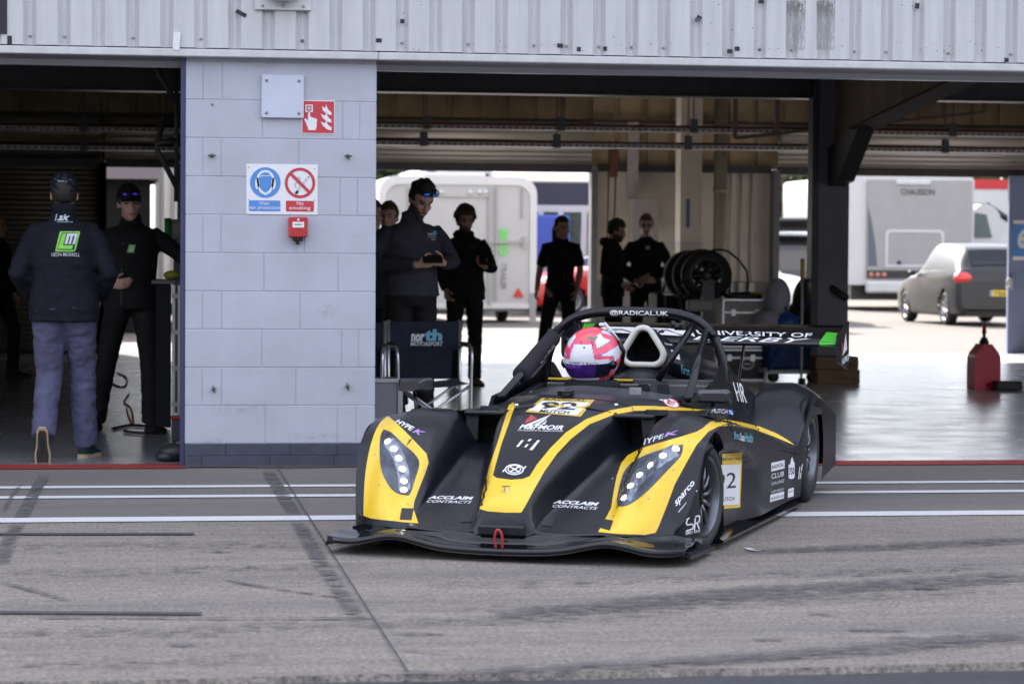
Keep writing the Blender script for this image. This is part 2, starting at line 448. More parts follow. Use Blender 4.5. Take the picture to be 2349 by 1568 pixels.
# marks on the ground, laid 4-8 mm above it
def marks_mat(name, col, dens=.5, st=(1, 1, 1), sc=30):
    m = bpy.data.materials.new(name); m.use_nodes = True; t = m.node_tree; b = t.nodes['Principled BSDF']; L = t.links.new
    b.inputs['Base Color'].default_value = (*col, 1); b.inputs['Roughness'].default_value = .8
    tc = t.nodes.new('ShaderNodeTexCoord'); mp = t.nodes.new('ShaderNodeMapping'); mp.inputs['Scale'].default_value = st; L(tc.outputs['Object'], mp.inputs[0])
    n = t.nodes.new('ShaderNodeTexNoise'); n.inputs['Scale'].default_value = sc; n.inputs['Detail'].default_value = 5; n.inputs['Roughness'].default_value = .75; L(mp.outputs[0], n.inputs['Vector'])
    r = t.nodes.new('ShaderNodeMapRange'); r.inputs[1].default_value = .64-dens*.42; r.inputs[2].default_value = .71-dens*.40; r.inputs[3].default_value = 0; r.inputs[4].default_value = .9
    L(n.outputs['Fac'], r.inputs[0])
    # fade towards the rim of the mark (a mesh attribute: 1 in the middle, 0 at the rim)
    a = t.nodes.new('ShaderNodeAttribute'); a.attribute_name = 'fade'; x = t.nodes.new('ShaderNodeMath'); x.operation = 'MULTIPLY'
    L(r.outputs[0], x.inputs[0]); L(a.outputs['Fac'], x.inputs[1]); L(x.outputs[0], b.inputs['Alpha'])
    return m
M_rub = marks_mat('rubber_on_concrete', (.085, .080, .082), .46, (.45, 1.2, 1), 42)
M_rub2 = marks_mat('faint_rubber', (.10, .094, .094), .28, (.4, 1.2, 1), 36)
M_seal = marks_mat('old_sealant', (.10, .094, .094), .50, (.5, 1.2, 1), 14)
M_solid = marks_mat('black_tape', (.04, .042, .055), 1.6, (1, 1, 1), 8)
_mk = [0]
def mark(name, pts, wds, m, z=None, fade=True, px=True, ends=True):
    """band along pts (photo pixels on the ground or world xy), widths in metres"""
    _mk[0] += 1; z = z or .0045+.0004*(_mk[0] % 12)
    P = [G(*p) if px else Vector((p[0], p[1], 0)) for p in pts]
    if len(P) > 2: P = [Vector(p) for p in crom([tuple(p) for p in P], 4)]
    k = len(P); w_ = [float(np.interp(i/(k-1), np.linspace(0, 1, len(wds)), wds)) for i in range(k)] if isinstance(wds, (list, tuple)) else [wds]*k
    vs = []; fa = []
    for i, p in enumerate(P):
        a, b = P[max(0, i-1)], P[min(k-1, i+1)]; d = (b-a).normalized(); nn = Vector((-d.y, d.x, 0))
        for j, o_ in enumerate((-.5, -.25, 0, .25, .5)):
            q = p+nn*w_[i]*o_; vs.append((q.x, q.y, z))
            e = 1 if (not ends or 0 < i < k-1) else 0
            fa.append((1 if not fade else (0, .8, 1, .8, 0)[j])*e)
    fs = [(i*5+j, i*5+j+1, (i+1)*5+j+1, (i+1)*5+j) for i in range(k-1) for j in range(4)]
    me = bpy.data.meshes.new(name); me.from_pydata(vs, [], fs); me.materials.append(m)
    at = me.attributes.new('fade', 'FLOAT', 'POINT'); at.data.foreach_set('value', fa)
    o = bpy.data.objects.new(name, me); COL.objects.link(o); o['kind'] = 'structure'; return o
mark('slab_joint', [(.54, -.06), (.54, -7.6)], .0065, M_solid, z=.0085, fade=False, px=False, ends=False)
mark('sealant_strip', [(.475, -.3), (.475, -1.2), (.48, -2.9)], .075, M_seal, px=False, fade=False)
mark('sealant_strip', [(.475, -3.1), (.47, -4.4), (.48, -5.6), (.485, -6.5)], .085, M_seal, px=False)
mark('sealant_strip', [(104, 1086), (58, 1170), (46, 1190)], .065, M_seal, fade=False)
mark('sealant_strip', [(45, 1200), (20, 1240), (0, 1300)], .08, M_seal)
mark('sealant_strip', [(52, 1110), (30, 1135), (5, 1180)], .03, M_seal)
mark('tape_line', [(-400, 1226), (0, 1226.5), (446, 1226)], .065, M_solid, fade=False, ends=False)
mark('tape_line', [(-400, 1406), (0, 1407), (464, 1410)], .052, M_solid, fade=False, ends=False)
mark('tape_line', [(60, 1419), (300, 1419), (560, 1421), (900, 1420)], .035, M_rub, fade=False)
mark('tyre_mark', [(0, 1336), (80, 1358), (168, 1383)], [.03, .05, .02], M_rub)
mark('tyre_mark', [(0, 1248), (100, 1262), (215, 1282)], [.05, .07, .01], M_rub2)
mark('tyre_mark', [(500, 1328), (580, 1343), (680, 1358), (815, 1376)], [.01, .06, .05, .02], M_rub)
mark('tyre_mark', [(870, 1488), (1000, 1500), (1190, 1523)], [.01, .05, .03], M_rub2)
for a in [[(0, 1254), (300, 1252), (700, 1250), (1000, 1244)], [(0, 1312), (250, 1314), (500, 1306), (900, 1296)], [(0, 1452), (400, 1450), (800, 1432), (1300, 1420), (1700, 1390)],
          [(0, 1520), (300, 1522), (700, 1505)], [(950, 1344), (1300, 1338), (1700, 1322), (2349, 1302)], [(1000, 1400), (1500, 1395), (1900, 1372), (2349, 1352)]]:
    mark('rubber_band', a, [.25, .34, .3, .2], M_rub2)
mark('rubber_band', [(1100, 1420), (1400, 1392), (1700, 1362), (2050, 1342), (2400, 1320)], [.1, .35, .4, .42, .4], M_rub)
mark('rubber_band', [(1700, 1268), (1950, 1258), (2180, 1248), (2400, 1238)], [.12, .3, .34, .3], M_rub)
mark('rubber_band', [(1800, 1330), (1990, 1316), (2300, 1290)], [.05, .2, .1], M_rub2)
mark('rubber_band', [(1000, 1546), (1500, 1524), (2000, 1490), (2400, 1455)], [.16, .2, .26, .34], M_rub, z=.009)
for x, y, l, wd in [(960, 1455, 70, .05), (495, 1265, 46, .05), (2010, 1446, 80, .045), (2060, 1462, 50, .03), (1760, 1468, 40, .03), (1880, 1410, 36, .035), (420, 1480, 40, .05), (2200, 1462, 50, .03), (970, 1545, 60, .03), (470, 1458, 30, .03), (2130, 1350, 60, .05)]:
    mark('oil_stain', [(x-l, y), (x, y+1), (x+l, y+2)], [.02, wd*2.2, .02], M_rub)
for k in range(9):
    x = 1960+k*22+random.uniform(-6, 6); mark('tyre_mark', [(x+60, 1372-k*1), (x+25, 1400), (x, 1424)], [.004, .012, .004], M_rub2) if k < 4 else None
mark('paint_fleck', [(1712, 1258), (1726, 1263), (1742, 1265)], [.03, .035, .03], mat('white_fleck', (.5, .5, .52), .7), fade=False)
for k in range(46):
    x = random.uniform(-11, 0) if k % 2 else random.uniform(-1.3, -.05); y = random.uniform(.15, 2.2)
    a = random.uniform(0, 3); l = random.uniform(.01, .035)
    mark('rubber_crumb', [(x-l*math.cos(a), y-l*math.sin(a)), (x+l*math.cos(a), y+l*math.sin(a))], .012, M_solid, px=False, fade=False, ends=False) if k < 16 else None
for pts_, w__ in (([(2.0, 6.2), (3.0, 6.25), (3.6, 6.2)], .02), ([(5.2, 4.3), (6.4, 4.2), (7.9, 4.25)], .015), ([(7.0, 4.9), (7.1, 5.6)], .02), ([(6.3, 6.4), (6.32, 6.0)], .03), ([(4.5, 3.2), (6.9, 3.1)], .012), ([(2.4, 8.6), (3.3, 8.7)], .02), ([(7.3, 2.0), (7.7, 2.6)], .02), ([(3.5, 3.5), (4.4, 3.9)], .02), ([(8.2, 6.4), (9.4, 6.5)], .015)):
    mark('floor_scuff', pts_, w__, M_rub, px=False)
mark('wet_stain', [(.3, -.10), (.55, -.12), (.9, -.09)], [.05, .2, .05], M_rub, px=False)
mark('dirt_line', [(0, -.02), (.5, -.02), (1.12, -.02)], .05, marks_mat('dirt', (.16, .13, .10), .9, (1, 1, 1), 20), px=False, fade=False, ends=False)

# ================================================================ FRONT OF THE BUILDING
M_block = mat('pale_blue_painted_block', (.415, .425, .485), .6, nz=.09, nscale=2.6, bump=.22, bscale=70)
M_mort = mat('painted_mortar', (.38, .39, .45), .8, bump=.4, bscale=90)
M_plinth = mat('navy_painted_block', (.045, .052, .078), .5, nz=.2, nscale=8, bump=.3, bscale=80)
pil = thing('block_pillar', 'pale blue painted blockwork pillar with a dark plinth between the two garage openings', 'pillar', (0, 0, 0))
mb = MB(); W_ = 1.125; g = .0022
cuts = [[.09, .19], [.40, .82, .91], [.09, .185, .59], [.40, .81, .90], [.09, .185, .62], [.41, .80], [.09, .19, .60], [.40, .82, .91], [.09, .19, .58], [.42, .80, .90], [.1, .62]]
for r in range(11):
    z1 = 2.415-.22*0-(r*.225) if r else 2.415
    zt = 2.392-.225*(r-1) if r else 2.41
    zb = 2.392-.225*r
    if r == 0: zt = 2.41; zb = 2.392-.225+.225-.205
    # courses counted from the plinth up
for i in range(11):
    zb = .14+.225*i; zt = min(zb+.225, 2.408)
    if zt-zb < .03: continue
    cs = [0]+[c*W_ for c in cuts[max(0, 9-i)]]+[W_]
    for a, b in zip(cs, cs[1:]):
        j = random.uniform(0, .0012)
        mb.box(((a+b)/2, .2-j, (zb+zt)/2), (b-a-g*(1 if .0 < a else .5)*1, .4, zt-zb-g), bev=.0042)
mb.build('blockwork', M_block, pil)
mb = MB(); mb.box((W_/2, .2, 1.275), (W_-.008, .3955, 2.27)); mb.build('mortar', M_mort, pil)
mb = MB()
for i in range(2):
    cs = [0, .24, .62, .9, W_] if i else [0, .10, .5, .88, W_]
    for a, b in zip(cs, cs[1:]): mb.box(((a+b)/2, .1965, .035+.07*i), (b-a-.0012, .407, .0692), bev=.002)
mb.build('plinth', M_plinth, pil)
# rusty smear of chalk low on the pillar stays in the block paint

M_clad = mat('cream_white_cladding', (.50, .505, .51), .42, nz=.10, nscale=3, stretch=(6, 1, .5), spec=.5)
M_trim = mat('cream_white_trim', (.52, .52, .52), .45, nz=.12, nscale=9)
M_dark = mat('dark_paint', (.02, .02, .024), .5)
hdr = thing('header_cladding', 'off-white corrugated steel header running over the whole garage front', 'cladding', (0, 0, 2.41))
mb = MB(); x = -9+.063; pts = []
while x < 16:
    for dx, yy in ((0, -.075), (.118, -.075), (.136, -.045), (.145, -.045), (.149, -.048), (.172, -.048), (.176, -.045), (.183, -.045)):
        pts.append((x+dx, yy))
    x += .197
n = len(pts); zz = [.052, 1.0]
mb.add([(p[0], p[1], z) for z in zz for p in pts], [(i, i+1, n+i+1, n+i) for i in range(n-1)])
cl = mb.build('corrugated_sheet', M_clad, hdr, normals=False)
mb = MB(); mb.span((-9, -.04, .046), (16, -.01, 1.0)); mb.build('backing', M_dark, hdr)
mb = MB()
for a, b in ((-9, 1.125), (1.127, 6.02), (6.023, 16)):
    mb.span((a, -.088, 0), (b, -.0, .044), bev=.004)
mb.build('trim', M_trim, hdr)
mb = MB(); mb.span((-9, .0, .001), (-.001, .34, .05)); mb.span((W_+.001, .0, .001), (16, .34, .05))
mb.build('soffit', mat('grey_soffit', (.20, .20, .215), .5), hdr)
mb = MB(); mb.span((-9, .34, -.035), (-.001, .40, .05)); mb.span((W_+.001, .34, -.035), (16, .40, .05))
mb.build('shutter_guide', mat('galvanised_rail', (.32, .33, .38), .35, .7), hdr)
M_screw = mat('screw_head', (.38, .37, .35), .4, .5)
mb = MB(); x = -9+.063; k = 0
for px_, in [(56,), (137,), (304,), (470,), (661,), (720,), (887,), (1044,), (1193,), (1331,), (1377,), (1437,), (1542,), (1706,), (1775,), (1805,), (1957,), (2035,), (2190,), (2335,)]:
    p = WY(px_, 96, -.05); xx = -9+.063+.197*round((p.x+9-.063-.16)/.197)+.16
    mb.cyl((xx, -.049, .105), (xx, -.058, .105), .0085, 10); mb.ball((xx, -.058, .105), (.006, .005, .006), 8, 5)
mb.build('screw', M_screw, hdr)['kind'] = 'stuff'
# tape squares and patches stuck on the header
M_btape = mat('black_cloth_tape', (.012, .013, .022), .55)
def patch(name, x, y, w_, h_, rot, m, label, cat, Y=-.0775, grp=None, thick=.0012):
    p = WY(x, y, Y); mb = MB(); mb.box((0, 0, 0), (w_, thick, h_), rot=Matrix.Rotation(rot, 4, 'Y')); o = mb.build(name, m)
    o.location = (p.x, Y, p.z); tag(o, label, cat, grp); return o
for i, (x, y, w_, h_, rot, lb) in enumerate([
    (553, 31, .066, .024, .47, 'black tape strip stuck at a slant below and left of the white box'),
    (923, 49, .025, .026, 0, 'square of black tape high on the header right of the pillar'),
    (869, 93, .034, .024, 0, 'square of black tape low on the header over the pillar corner'),
    (1285, 105, .036, .026, .06, 'wide black tape square, leftmost of the low row over the tall man and racing car'),
    (1328, 113, .024, .026, .1, 'black tape square, second of the low row over the racing car'),
    (1388, 112, .024, .026, 0, 'black tape square, third of the low row over the racing car'),
    (1746, 3, .034, .03, 0, 'black tape square at the top edge of the photo above the steel column'),
    (1674, 118, .033, .026, .05, 'black tape square, lower one of a pair above the big steel beam'),
    (1691, 112, .03, .026, 0, 'black tape square, upper one of a pair above the big steel beam'),
    (2104, 14, .028, .034, .1, 'black tape square high on the header towards the right end'),
    (2309, 138, .028, .026, 0, 'black tape square low on the header at the far right end'),
    (22, 96, .026, .07, 0, 'upright black tape strip at the far left end of the header')]):
    patch('tape_patch', x, y, w_, h_, rot, M_btape, lb, 'tape patch', grp='tape patches on the header')
patch('tape_patch', 1603, 42, .03, .03, .5, M_btape, 'crumpled dark tape, two pieces overlapping, high on the header', 'tape patch', grp='tape patches on the header')
patch('tape_patch', 1600, 46, .032, .024, -.2, mat('grey_tape', (.07, .085, .12), .5), 'grey-blue tape piece lying over a black one high on the header', 'tape patch', Y=-.080)
patch('notice_strip', 405, 94, .040, .105, .06, mat('creased_paper', (.68, .68, .70), .5, bump=.4, bscale=40), 'creased white paper strip hanging over the header trim left of the pillar', 'paper strip', Y=-.0935)
patch('banner_edge', -8, 30, .12, .24, 0, M_btape, 'dark navy banner end at the top left corner of the header', 'banner', Y=-.082)
M_stain = marks_mat('adhesive_stain', (.16, .14, .12), .52, (6, 1, 1.2), 9)
for x, y, w_, h_ in ((1826, 58, .115, .30), (1894, 58, .115, .30)):
    p = WY(x, y, -.0765); me = bpy.data.meshes.new('adhesive_residue')
    me.from_pydata([(-w_/2, 0, -h_/2), (w_/2, 0, -h_/2), (w_/2, 0, h_/2), (-w_/2, 0, h_/2), (-w_/2, 0, -h_/2+.2), (w_/2, 0, -h_/2+.2)], [], [(0, 1, 5, 4), (4, 5, 2, 3)])
    me.materials.append(M_stain); at = me.attributes.new('fade', 'FLOAT', 'POINT'); at.data.foreach_set('value', [.3, .3, 1, 1, .3, .3])
    o = bpy.data.objects.new('adhesive_residue', me); COL.objects.link(o); o.location = (p.x, -.0765, p.z-.0); o.parent = hdr; o.location = (p.x, -.0765, p.z-2.41)
mb = MB(); rs = random.Random(3)
for k in range(60):
    x = rs.uniform(900, 2340); y = rs.choice([rs.uniform(5, 118), rs.uniform(95, 118)]); p = WY(x, y, -.076)
    mb.box((p.x, -.0762, p.z-2.41), (rs.uniform(.003, .007), .0012, rs.uniform(.003, .007)))
mb.build('staple_hole', M_btape, hdr)['kind'] = 'stuff'
# box at the top edge of the picture
p = WY(649, 6, -.09)
bx = thing('light_bracket', 'white steel light bracket bolted to the header above the pillar, cut by the top edge', 'bracket', (p.x, -.076, p.z-.045))
mb = MB(); mb.box((0, -.012, .11), (.33, .022, .22), bev=.003); mb.build('back_plate', M_trim, bx)
mb = MB(); mb.box((0, -.06, .14), (.2, .09, .15), bev=.02); mb.cyl((0, -.08, .045), (0, -.08, .065), .05, 20); mb.build('lamp_housing', mat('grey_housing', (.35, .34, .33), .5), bx)
for xx in (-.12, 0, .12): MB().cyl((xx, -.024, .025), (xx, -.03, .025), .009, 8).build('bolt', M_screw, bx)

# upper storey that shades the apron
M_up = mat('upper_storey_render', (.5, .5, .52), .7)
up = thing('upper_storey', 'white upper storey of the pit building above the corrugated header, outside the picture', 'building', (0, 0, 3.4))
mb = MB(); mb.span((-16, .0, .02), (24, 17.9, .4)); mb.span((-16, .3, .4), (24, 17.3, 4.6)); mb.span((-16, -.08, 0.011), (24, -.002, .42)); mb.build('wall', M_up, up)
mb = MB(); mb.span((-16.3, -.3, 4.602), (24.3, 17.7, 4.9)); mb.build('roof', mat('roof_sheet', (.2, .2, .2), .7), up)

# ================================================================ INSIDE
M_brown = mat('ochre_inner_cladding', (.40, .31, .19), .6, nz=.3, nscale=2)
M_ceil = mat('dark_ceiling', (.30, .26, .21), .8)
M_steel = mat("dark_steel_paint", (.042, .038, .045), .5, nz=.2, nscale=5)
M_steelL = mat('grey_steel_paint', (.12, .12, .135), .5, nz=.2, nscale=5)
M_galv = mat('galvanised_steel', (.48, .46, .44), .45, .4, nz=.3, nscale=20)
mb = MB(); mb.span((-16, .41, 3.32), (24, 17.75, 3.4)); o = mb.build('ceiling', M_ceil); struct(o)
def wall(name, spans, m, label, extra=None):
    t = thing(name, label, 'wall', tuple((Vector(spans[0][0])+Vector(spans[0][1]))/2*Vector((1, 1, 0)).xy.to_3d() if False else Vector(((spans[0][0][0]+spans[0][1][0])/2, (spans[0][0][1]+spans[0][1][1])/2, 0))))
    mb = MB()
    for a, b in spans: mb.span(a, b)
    mb.build('wall_face', m, t, world=True); return t
M_cream = mat('cream_painted_block', (.58, .53, .45), .6, nz=.12, nscale=3, bump=.2, bscale=60)
M_creamd = mat('grey_painted_block', (.30, .29, .29), .6, nz=.12, nscale=3)
# back wall openings (at Y 17.7): A -0.71..0.24, B 0.95..5.53, C 7.94..12.9
bw = thing('back_wall', 'rear garage wall with brown ribbed cladding above cream blockwork between the open doors', 'wall', (6.7, 17.8, 0))
YB = 17.7
mb = MB()
mb.span((-16, YB, 0), (-3.6, YB+.2, 2.4)); mb.span((.26, YB, 0), (1.9, YB+.2, 2.4)); mb.span((5.55, YB, .95), (7.92, YB+.2, 2.42)); mb.span((12.9, YB, 0), (24, YB+.2, 2.4))
mb.build('blockwork', M_cream, bw, world=True)
mb = MB(); mb.span((5.55, YB-.003, 0), (7.92, YB+.2, .949)); mb.build('dado', M_creamd, bw, world=True)
mb = MB(); x = -16; pts = []
while x < 24:
    for dx, yy in ((0, YB-.04), (.27, YB-.04), (.285, YB), (.35, YB)): pts.append((x+dx, yy))
    x += .365
n = len(pts); mb.add([(p[0], p[1], z) for z in (2.42, 3.32) for p in pts], [(i, i+1, n+i+1, n+i) for i in range(n-1)])
mb.build('ribbed_cladding', M_brown, bw, world=True, normals=False)
mb = MB(); mb.span((-16, YB+.01, 2.415), (24, YB+.2, 3.32)); mb.build('outer_skin', M_up, bw, world=True)
mb = MB(); mb.span((-16, YB-.12, 2.985), (24, YB-.045, 3.03)); mb.build('rail', M_steel, bw, world=True)
mb = MB(); mb.span((5.6, YB-.1, 2.36), (7.9, YB-.005, 2.46)); mb.build('lintel_rail', M_steel, bw, world=True)

def shutter(x0, x1, label, closed=False):
    t = thing('roller_shutter', label, 'shutter', ((x0+x1)/2, YB-.2, 0), group='roller shutters in the rear wall')
    mb = MB(); mb.span((x0, YB-.22, 2.34), (x1, YB-.1, 2.44)); mb.build('bottom_rail', M_steel, t, world=True)
    mb = MB(); zz = 2.44
    k = 0
    zlo = .02 if closed else 2.445; zhi = 2.80 if not closed else 2.62
    z = zhi
    while z > zlo+.03:
        hgt = .062; mb.tube([(x0, YB-.17, z-hgt/2), (x1, YB-.17, z-hgt/2)], [(.022, hgt/2)]*2, 10); z -= hgt+.001
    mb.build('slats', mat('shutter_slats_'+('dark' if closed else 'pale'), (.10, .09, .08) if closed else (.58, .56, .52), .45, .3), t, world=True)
    mb = MB(); mb.cyl((x0, YB-.28, 2.86), (x1, YB-.28, 2.86), .12, 20); mb.build('drum', mat('drum_steel', (.22, .20, .17), .5, .4), t, world=True)
    for x in (x0-.03, x1+.03): MB().span((x-.04, YB-.24, 0), (x+.04, YB-.02, 2.4)).build('side_guide', M_steelL, t, world=True)
    return t
shutter(1.9, 5.5, 'pale roller shutter rolled up over the doorway where the white trailer stands')
shutter(7.97, 12.9, 'pale roller shutter rolled up over the doorway with the grey hatchback')
sheet_ = MB().span((-3.6, YB+.0, 0), (-.72, YB+.1, 2.6)).build('shutter_light_stop', M_dark, bw, world=True)  # added unseen sheet, stops daylight leaking between the closed slats
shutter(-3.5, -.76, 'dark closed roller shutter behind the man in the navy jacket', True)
shutter(-.70, .2, 'roller shutter rolled up over the narrow doorway behind the man in the cap')
# sill-height dividing wall behind the pillar and outer side walls
wall('dividing_wall', [((.3, .41, 0), (.56, 17.68, 3.31))], mat('divider_block', (.30, .29, .28), .7), 'blockwork wall running back from the pillar between the two garages')
wall('side_wall', [((-8.2, .0, 0), (-8.0, 17.68, 3.31))], M_ceil, 'dark side wall closing the left garage')
wall('side_wall', [((19, .0, 0), (19.2, 17.68, 3.31))], M_cream, 'cream side wall closing the right garage')
# steel frame: transverse beams and the column with its haunch
def ibeam_x(t, x0, x1, y, z0, z1, nm='beam'):
    mb = MB(); mb.span((x0, y-.02, z0+.013), (x1, y+.02, z1-.013)); mb.build(nm+'_web', M_steel, t, world=True)
    mb = MB(); mb.span((x0, y-.11, z0), (x1, y+.11, z0+.012)); mb.span((x0, y-.11, z1-.012), (x1, y+.11, z1)); mb.build(nm+'_flange', mat('lit_flange_tone', (.09, .08, .085), .35), t, world=True)  # flanges lighter than the web: the light they catch is in the colour
b1 = thing('roof_beam', 'deep dark steel beam crossing behind the header of the middle garage', 'beam', (3.5, 10, 2.85))
ibeam_x(b1, .6, 6.42, 10, 2.855, 3.11)
b2 = thing('roof_beam', 'dark steel beam crossing the roof of the left garage', 'beam', (-4, 8, 2.8))
ibeam_x(b2, -8, .3, 8, 2.70, 3.05)
b3 = thing('roof_beam', 'dark steel beam right of the haunched column, with light coloured into the flange along its lower edge', 'beam', (12, 10, 2.85))
ibeam_x(b3, 6.8, 19, 10, 2.855, 3.11)
colm = thing('steel_column', 'big dark steel column with a sloping haunched beam, standing on wooden blocks', 'column', (6.6, 9.9, 0))
mb = MB(); mb.span((6.40, 9.86, .28), (6.47, 10.04, 3.3)); mb.build('flange', M_steel, colm, world=True)
mb = MB(); mb.span((6.47, 9.89, .28), (6.79, 10.02, 3.3)); mb.build('casing', mat('blue_grey_casing', (.15, .15, .18), .5, nz=.1, nscale=4), colm, world=True)
# haunch: deep rafter running towards the front, rising
M_haunch = mat('dusty_brown_steel', (.24, .175, .12), .6, nz=.35, nscale=3)
def yz(poly, x, th): # prism in the YZ plane at x
    return [(p[0], p[1]) for p in poly], Matrix(((0, 0, 1, x), (1, 0, 0, 0), (0, 1, 0, 0), (0, 0, 0, 1))), th
mb = MB(); pl, Mx, th = yz([(9.85, 2.36), (9.85, 3.28), (.5, 3.28), (.5, 3.22), (4.8, 2.87), (8.9, 2.53)], 6.62, .03); mb.prism(pl, Mx, th); mb.build('haunch_web', M_haunch, colm, world=True)
mb = MB(); pts = [(.5, 3.21), (4.8, 2.86), (8.9, 2.52)]
for (a, b) in zip(pts, pts[1:]):
    mb.add([(6.50, a[0], a[1]), (6.77, a[0], a[1]), (6.77, b[0], b[1]), (6.50, b[0], b[1]), (6.50, a[0], a[1]-.02), (6.77, a[0], a[1]-.02), (6.77, b[0], b[1]-.02), (6.50, b[0], b[1]-.02)],
           [(0, 1, 2, 3), (7, 6, 5, 4), (0, 4, 5, 1), (1, 5, 6, 2), (2, 6, 7, 3), (3, 7, 4, 0)])
mb.build('haunch_flange', mat('brown_black_flange', (.035, .027, .022), .8), colm, world=True)
mb = MB()
pl, Mx, th = yz([(9.86, 1.98), (9.86, 2.35), (9.05, 2.52), (8.78, 2.52), (9.5, 2.02)], 6.56, .17); mb.prism(pl, Mx, th); mb.build('knee_brace', M_steel, colm, world=True)
wd = mat('raw_timber', (.22, .13, .065), .7, nz=.3, nscale=6, stretch=(1, 1, 8))
mb = MB(); mb.span((6.42, 9.72, .15), (6.86, 10.1, .278), bev=.005); o = mb.build('timber_block', wd); tag(o, 'upper brown timber block boxed round the foot of the steel column', 'timber block')
mb = MB(); mb.span((6.43, 9.70, .003), (6.87, 10.1, .147), bev=.005); o = mb.build('timber_block', wd); tag(o, 'lower brown timber block on the floor at the foot of the steel column', 'timber block')
# truss sloping over the right part, cable trays, conduits, hanging rods
tr = thing('roof_truss', 'light steel roof truss with upright rods above the tyre rack', 'truss', (7, 14, 2.6))
mb = MB(); a = Vector((6.45, 13.5, 2.62)); b = Vector((9.4, 13.5, 2.96))
mb.tube([a, b], .022, 6)
for k in range(7):
    p = a.lerp(b, k/6); mb.box((p.x, 13.5, (p.z+3.3)/2), (.05, .03, 3.3-p.z))
mb.build('truss_bars', mat('dusty_steel', (.15, .13, .11), .6, .3), tr, world=True)
def tray(x0, x1, y, z, label, sag=0):
    t = thing('cable_tray', label, 'cable tray', ((x0+x1)/2, y, z), group='perforated cable trays under the roof')
    mb = MB(); mb.span((x0, y-.12, z), (x1, y+.12, z+.004)); mb.span((x0, y-.125, z-.001), (x1, y-.12, z+.045)); mb.span((x0, y+.12, z-.001), (x1, y+.125, z+.045)); mb.build('channel', M_galv, t, world=True)
    mb = MB(); x = x0
    while x < x1: mb.span((x, y-.1265, z+.012), (x+.03, y-.1255, z+.03)); x += .075
    mb.build('slots', M_dark, t, world=True)['kind'] = 'stuff'
    mb = MB(); r = random.Random(int(z*99))
    for k, m_ in enumerate(((.25, .03, .02), (.03, .03, .03), (.03, .03, .03))):
        mb.tube([(x0+i*(x1-x0)/12, y-.08+.05*k, z+.022+.04*k*.5+r.uniform(0, .02)) for i in range(13)], .016, 6)
    mb.build('cables', mat('red_black_cable', (.10, .02, .015), .6), t, world=True)
    x = x0+.8
    while x < x1:
        mb = MB(); mb.cyl((x, y-.13, z), (x, y-.13, 3.3), .008, 6); mb.box((x, y-.14, z+.07), (.09, .02, .16)); x += 1.55
        mb.build('hanger', M_steelL, t, world=True)
    return t
tray(.6, 18.9, 14, 2.70, 'upper perforated cable tray with cables crossing the middle garage')
tray(.6, 18.9, 14.3, 2.52, 'lower perforated cable tray just above the rolled-up shutters')
tray(-7.9, .28, 14, 2.62, 'upper cable tray crossing the left garage')
tray(-7.9, .28, 14.3, 2.42, 'lower cable tray crossing the left garage')
# cream column, pipes, boxes on the back wall between the doors
cc = thing('cream_column', 'tall cream painted column beside the tyre rack', 'column', (6.5, 16, 0))
mb = MB(); mb.span((6.33, 15.9, 1.45), (6.60, 16.2, 3.31)); mb.build('upper_shaft', M_cream, cc, world=True)
mb = MB(); mb.span((6.33, 15.9, 0), (6.60, 16.2, 1.449)); mb.build('lower_shaft', mat('cream_lower', (.42, .40, .36), .6), cc, world=True)
fl = Flat((6.33, 15.898, 0), (1, 0, 0), (0, 0, 1), .002)
fl.poly([(.07, 1.62), (.12, 1.62), (.12, 1.98), (.07, 1.98)], 0)
for k in range(4): fl.text('PIT3'[k], [(.078, 1.93-.08*k), (.112, 1.93-.08*k), (.112, 1.87-.08*k), (.078, 1.87-.08*k)], 1, off=.004) if False else None
fl.build('blue_sign', [mat('sign_blue', (.10, .14, .25), .5), M_trim], None); o = COL.objects[-1]; o.parent = None; tag(o, 'narrow upright blue and white notice on the cream column', 'notice')
for i, (x, r) in enumerate(((6.80, .085), (7.15, .085))):
    mb = MB(); mb.cyl((x, 17.3, 0), (x, 17.3, 3.3), r, 20)
    for z in (1.05, 2.1): mb.cyl((x, 17.3, z), (x, 17.3, z+.05), r*1.12, 20)
    o = mb.build('down_pipe', mat('olive_grey_pipe', (.17, .16, .12), .5)); tag(o, ['left one of two thick grey-green pipes right of the cream column', 'right one of two thick grey-green pipes right of the cream column'][i], 'pipe', 'thick pipes on the rear wall')
for i, x in enumerate((7.38, 7.52, 7.66)):
    mb = MB(); mb.cyl((x, YB-.03, .95), (x, YB-.03, 2.36), .012, 8); mb.box((x, YB-.04, .86), (.07, .05, .14), bev=.01); mb.box((x, YB-.04, .78), (.06, .05, .03), bev=.005)
    o = mb.build('socket_drop', mat('pale_conduit', (.50, .50, .47), .5)); tag(o, ['left', 'middle', 'right'][i]+' one of three pale conduits ending in sockets beside the second doorway', 'conduit', 'socket conduits')
mb = MB(); mb.span((5.98, 17.2, 1.35), (6.32, 17.45, 2.0)); o = mb.build('electric_cabinet', mat('grey_cabinet', (.30, .29, .28), .5)); tag(o, 'grey electrical cabinet on the rear wall above the man in glasses', 'cabinet')
mb = MB(); mb.span((5.98, 17.55, 2.0), (6.12, 17.65, 3.0)); o = mb.build('cable_duct', M_galv); tag(o, 'upright metal duct running up the rear wall above the man in glasses', 'duct')
mb = MB()
for xx in (5.69, 5.78): mb.tube([(xx, 17.3, 2.75), (xx-.02, 17.3, 1.6), (xx+.03-.05, 17.3, 1.1)], .012, 6)
mb.box((5.75, 17.3, 2.5), (.09, .06, .45))
o = mb.build('shutter_chain', mat('rusty_chain', (.12, .05, .03), .6, .3)); tag(o, 'hanging pull chain of the rolled-up shutter beside the dark-haired man', 'chain')
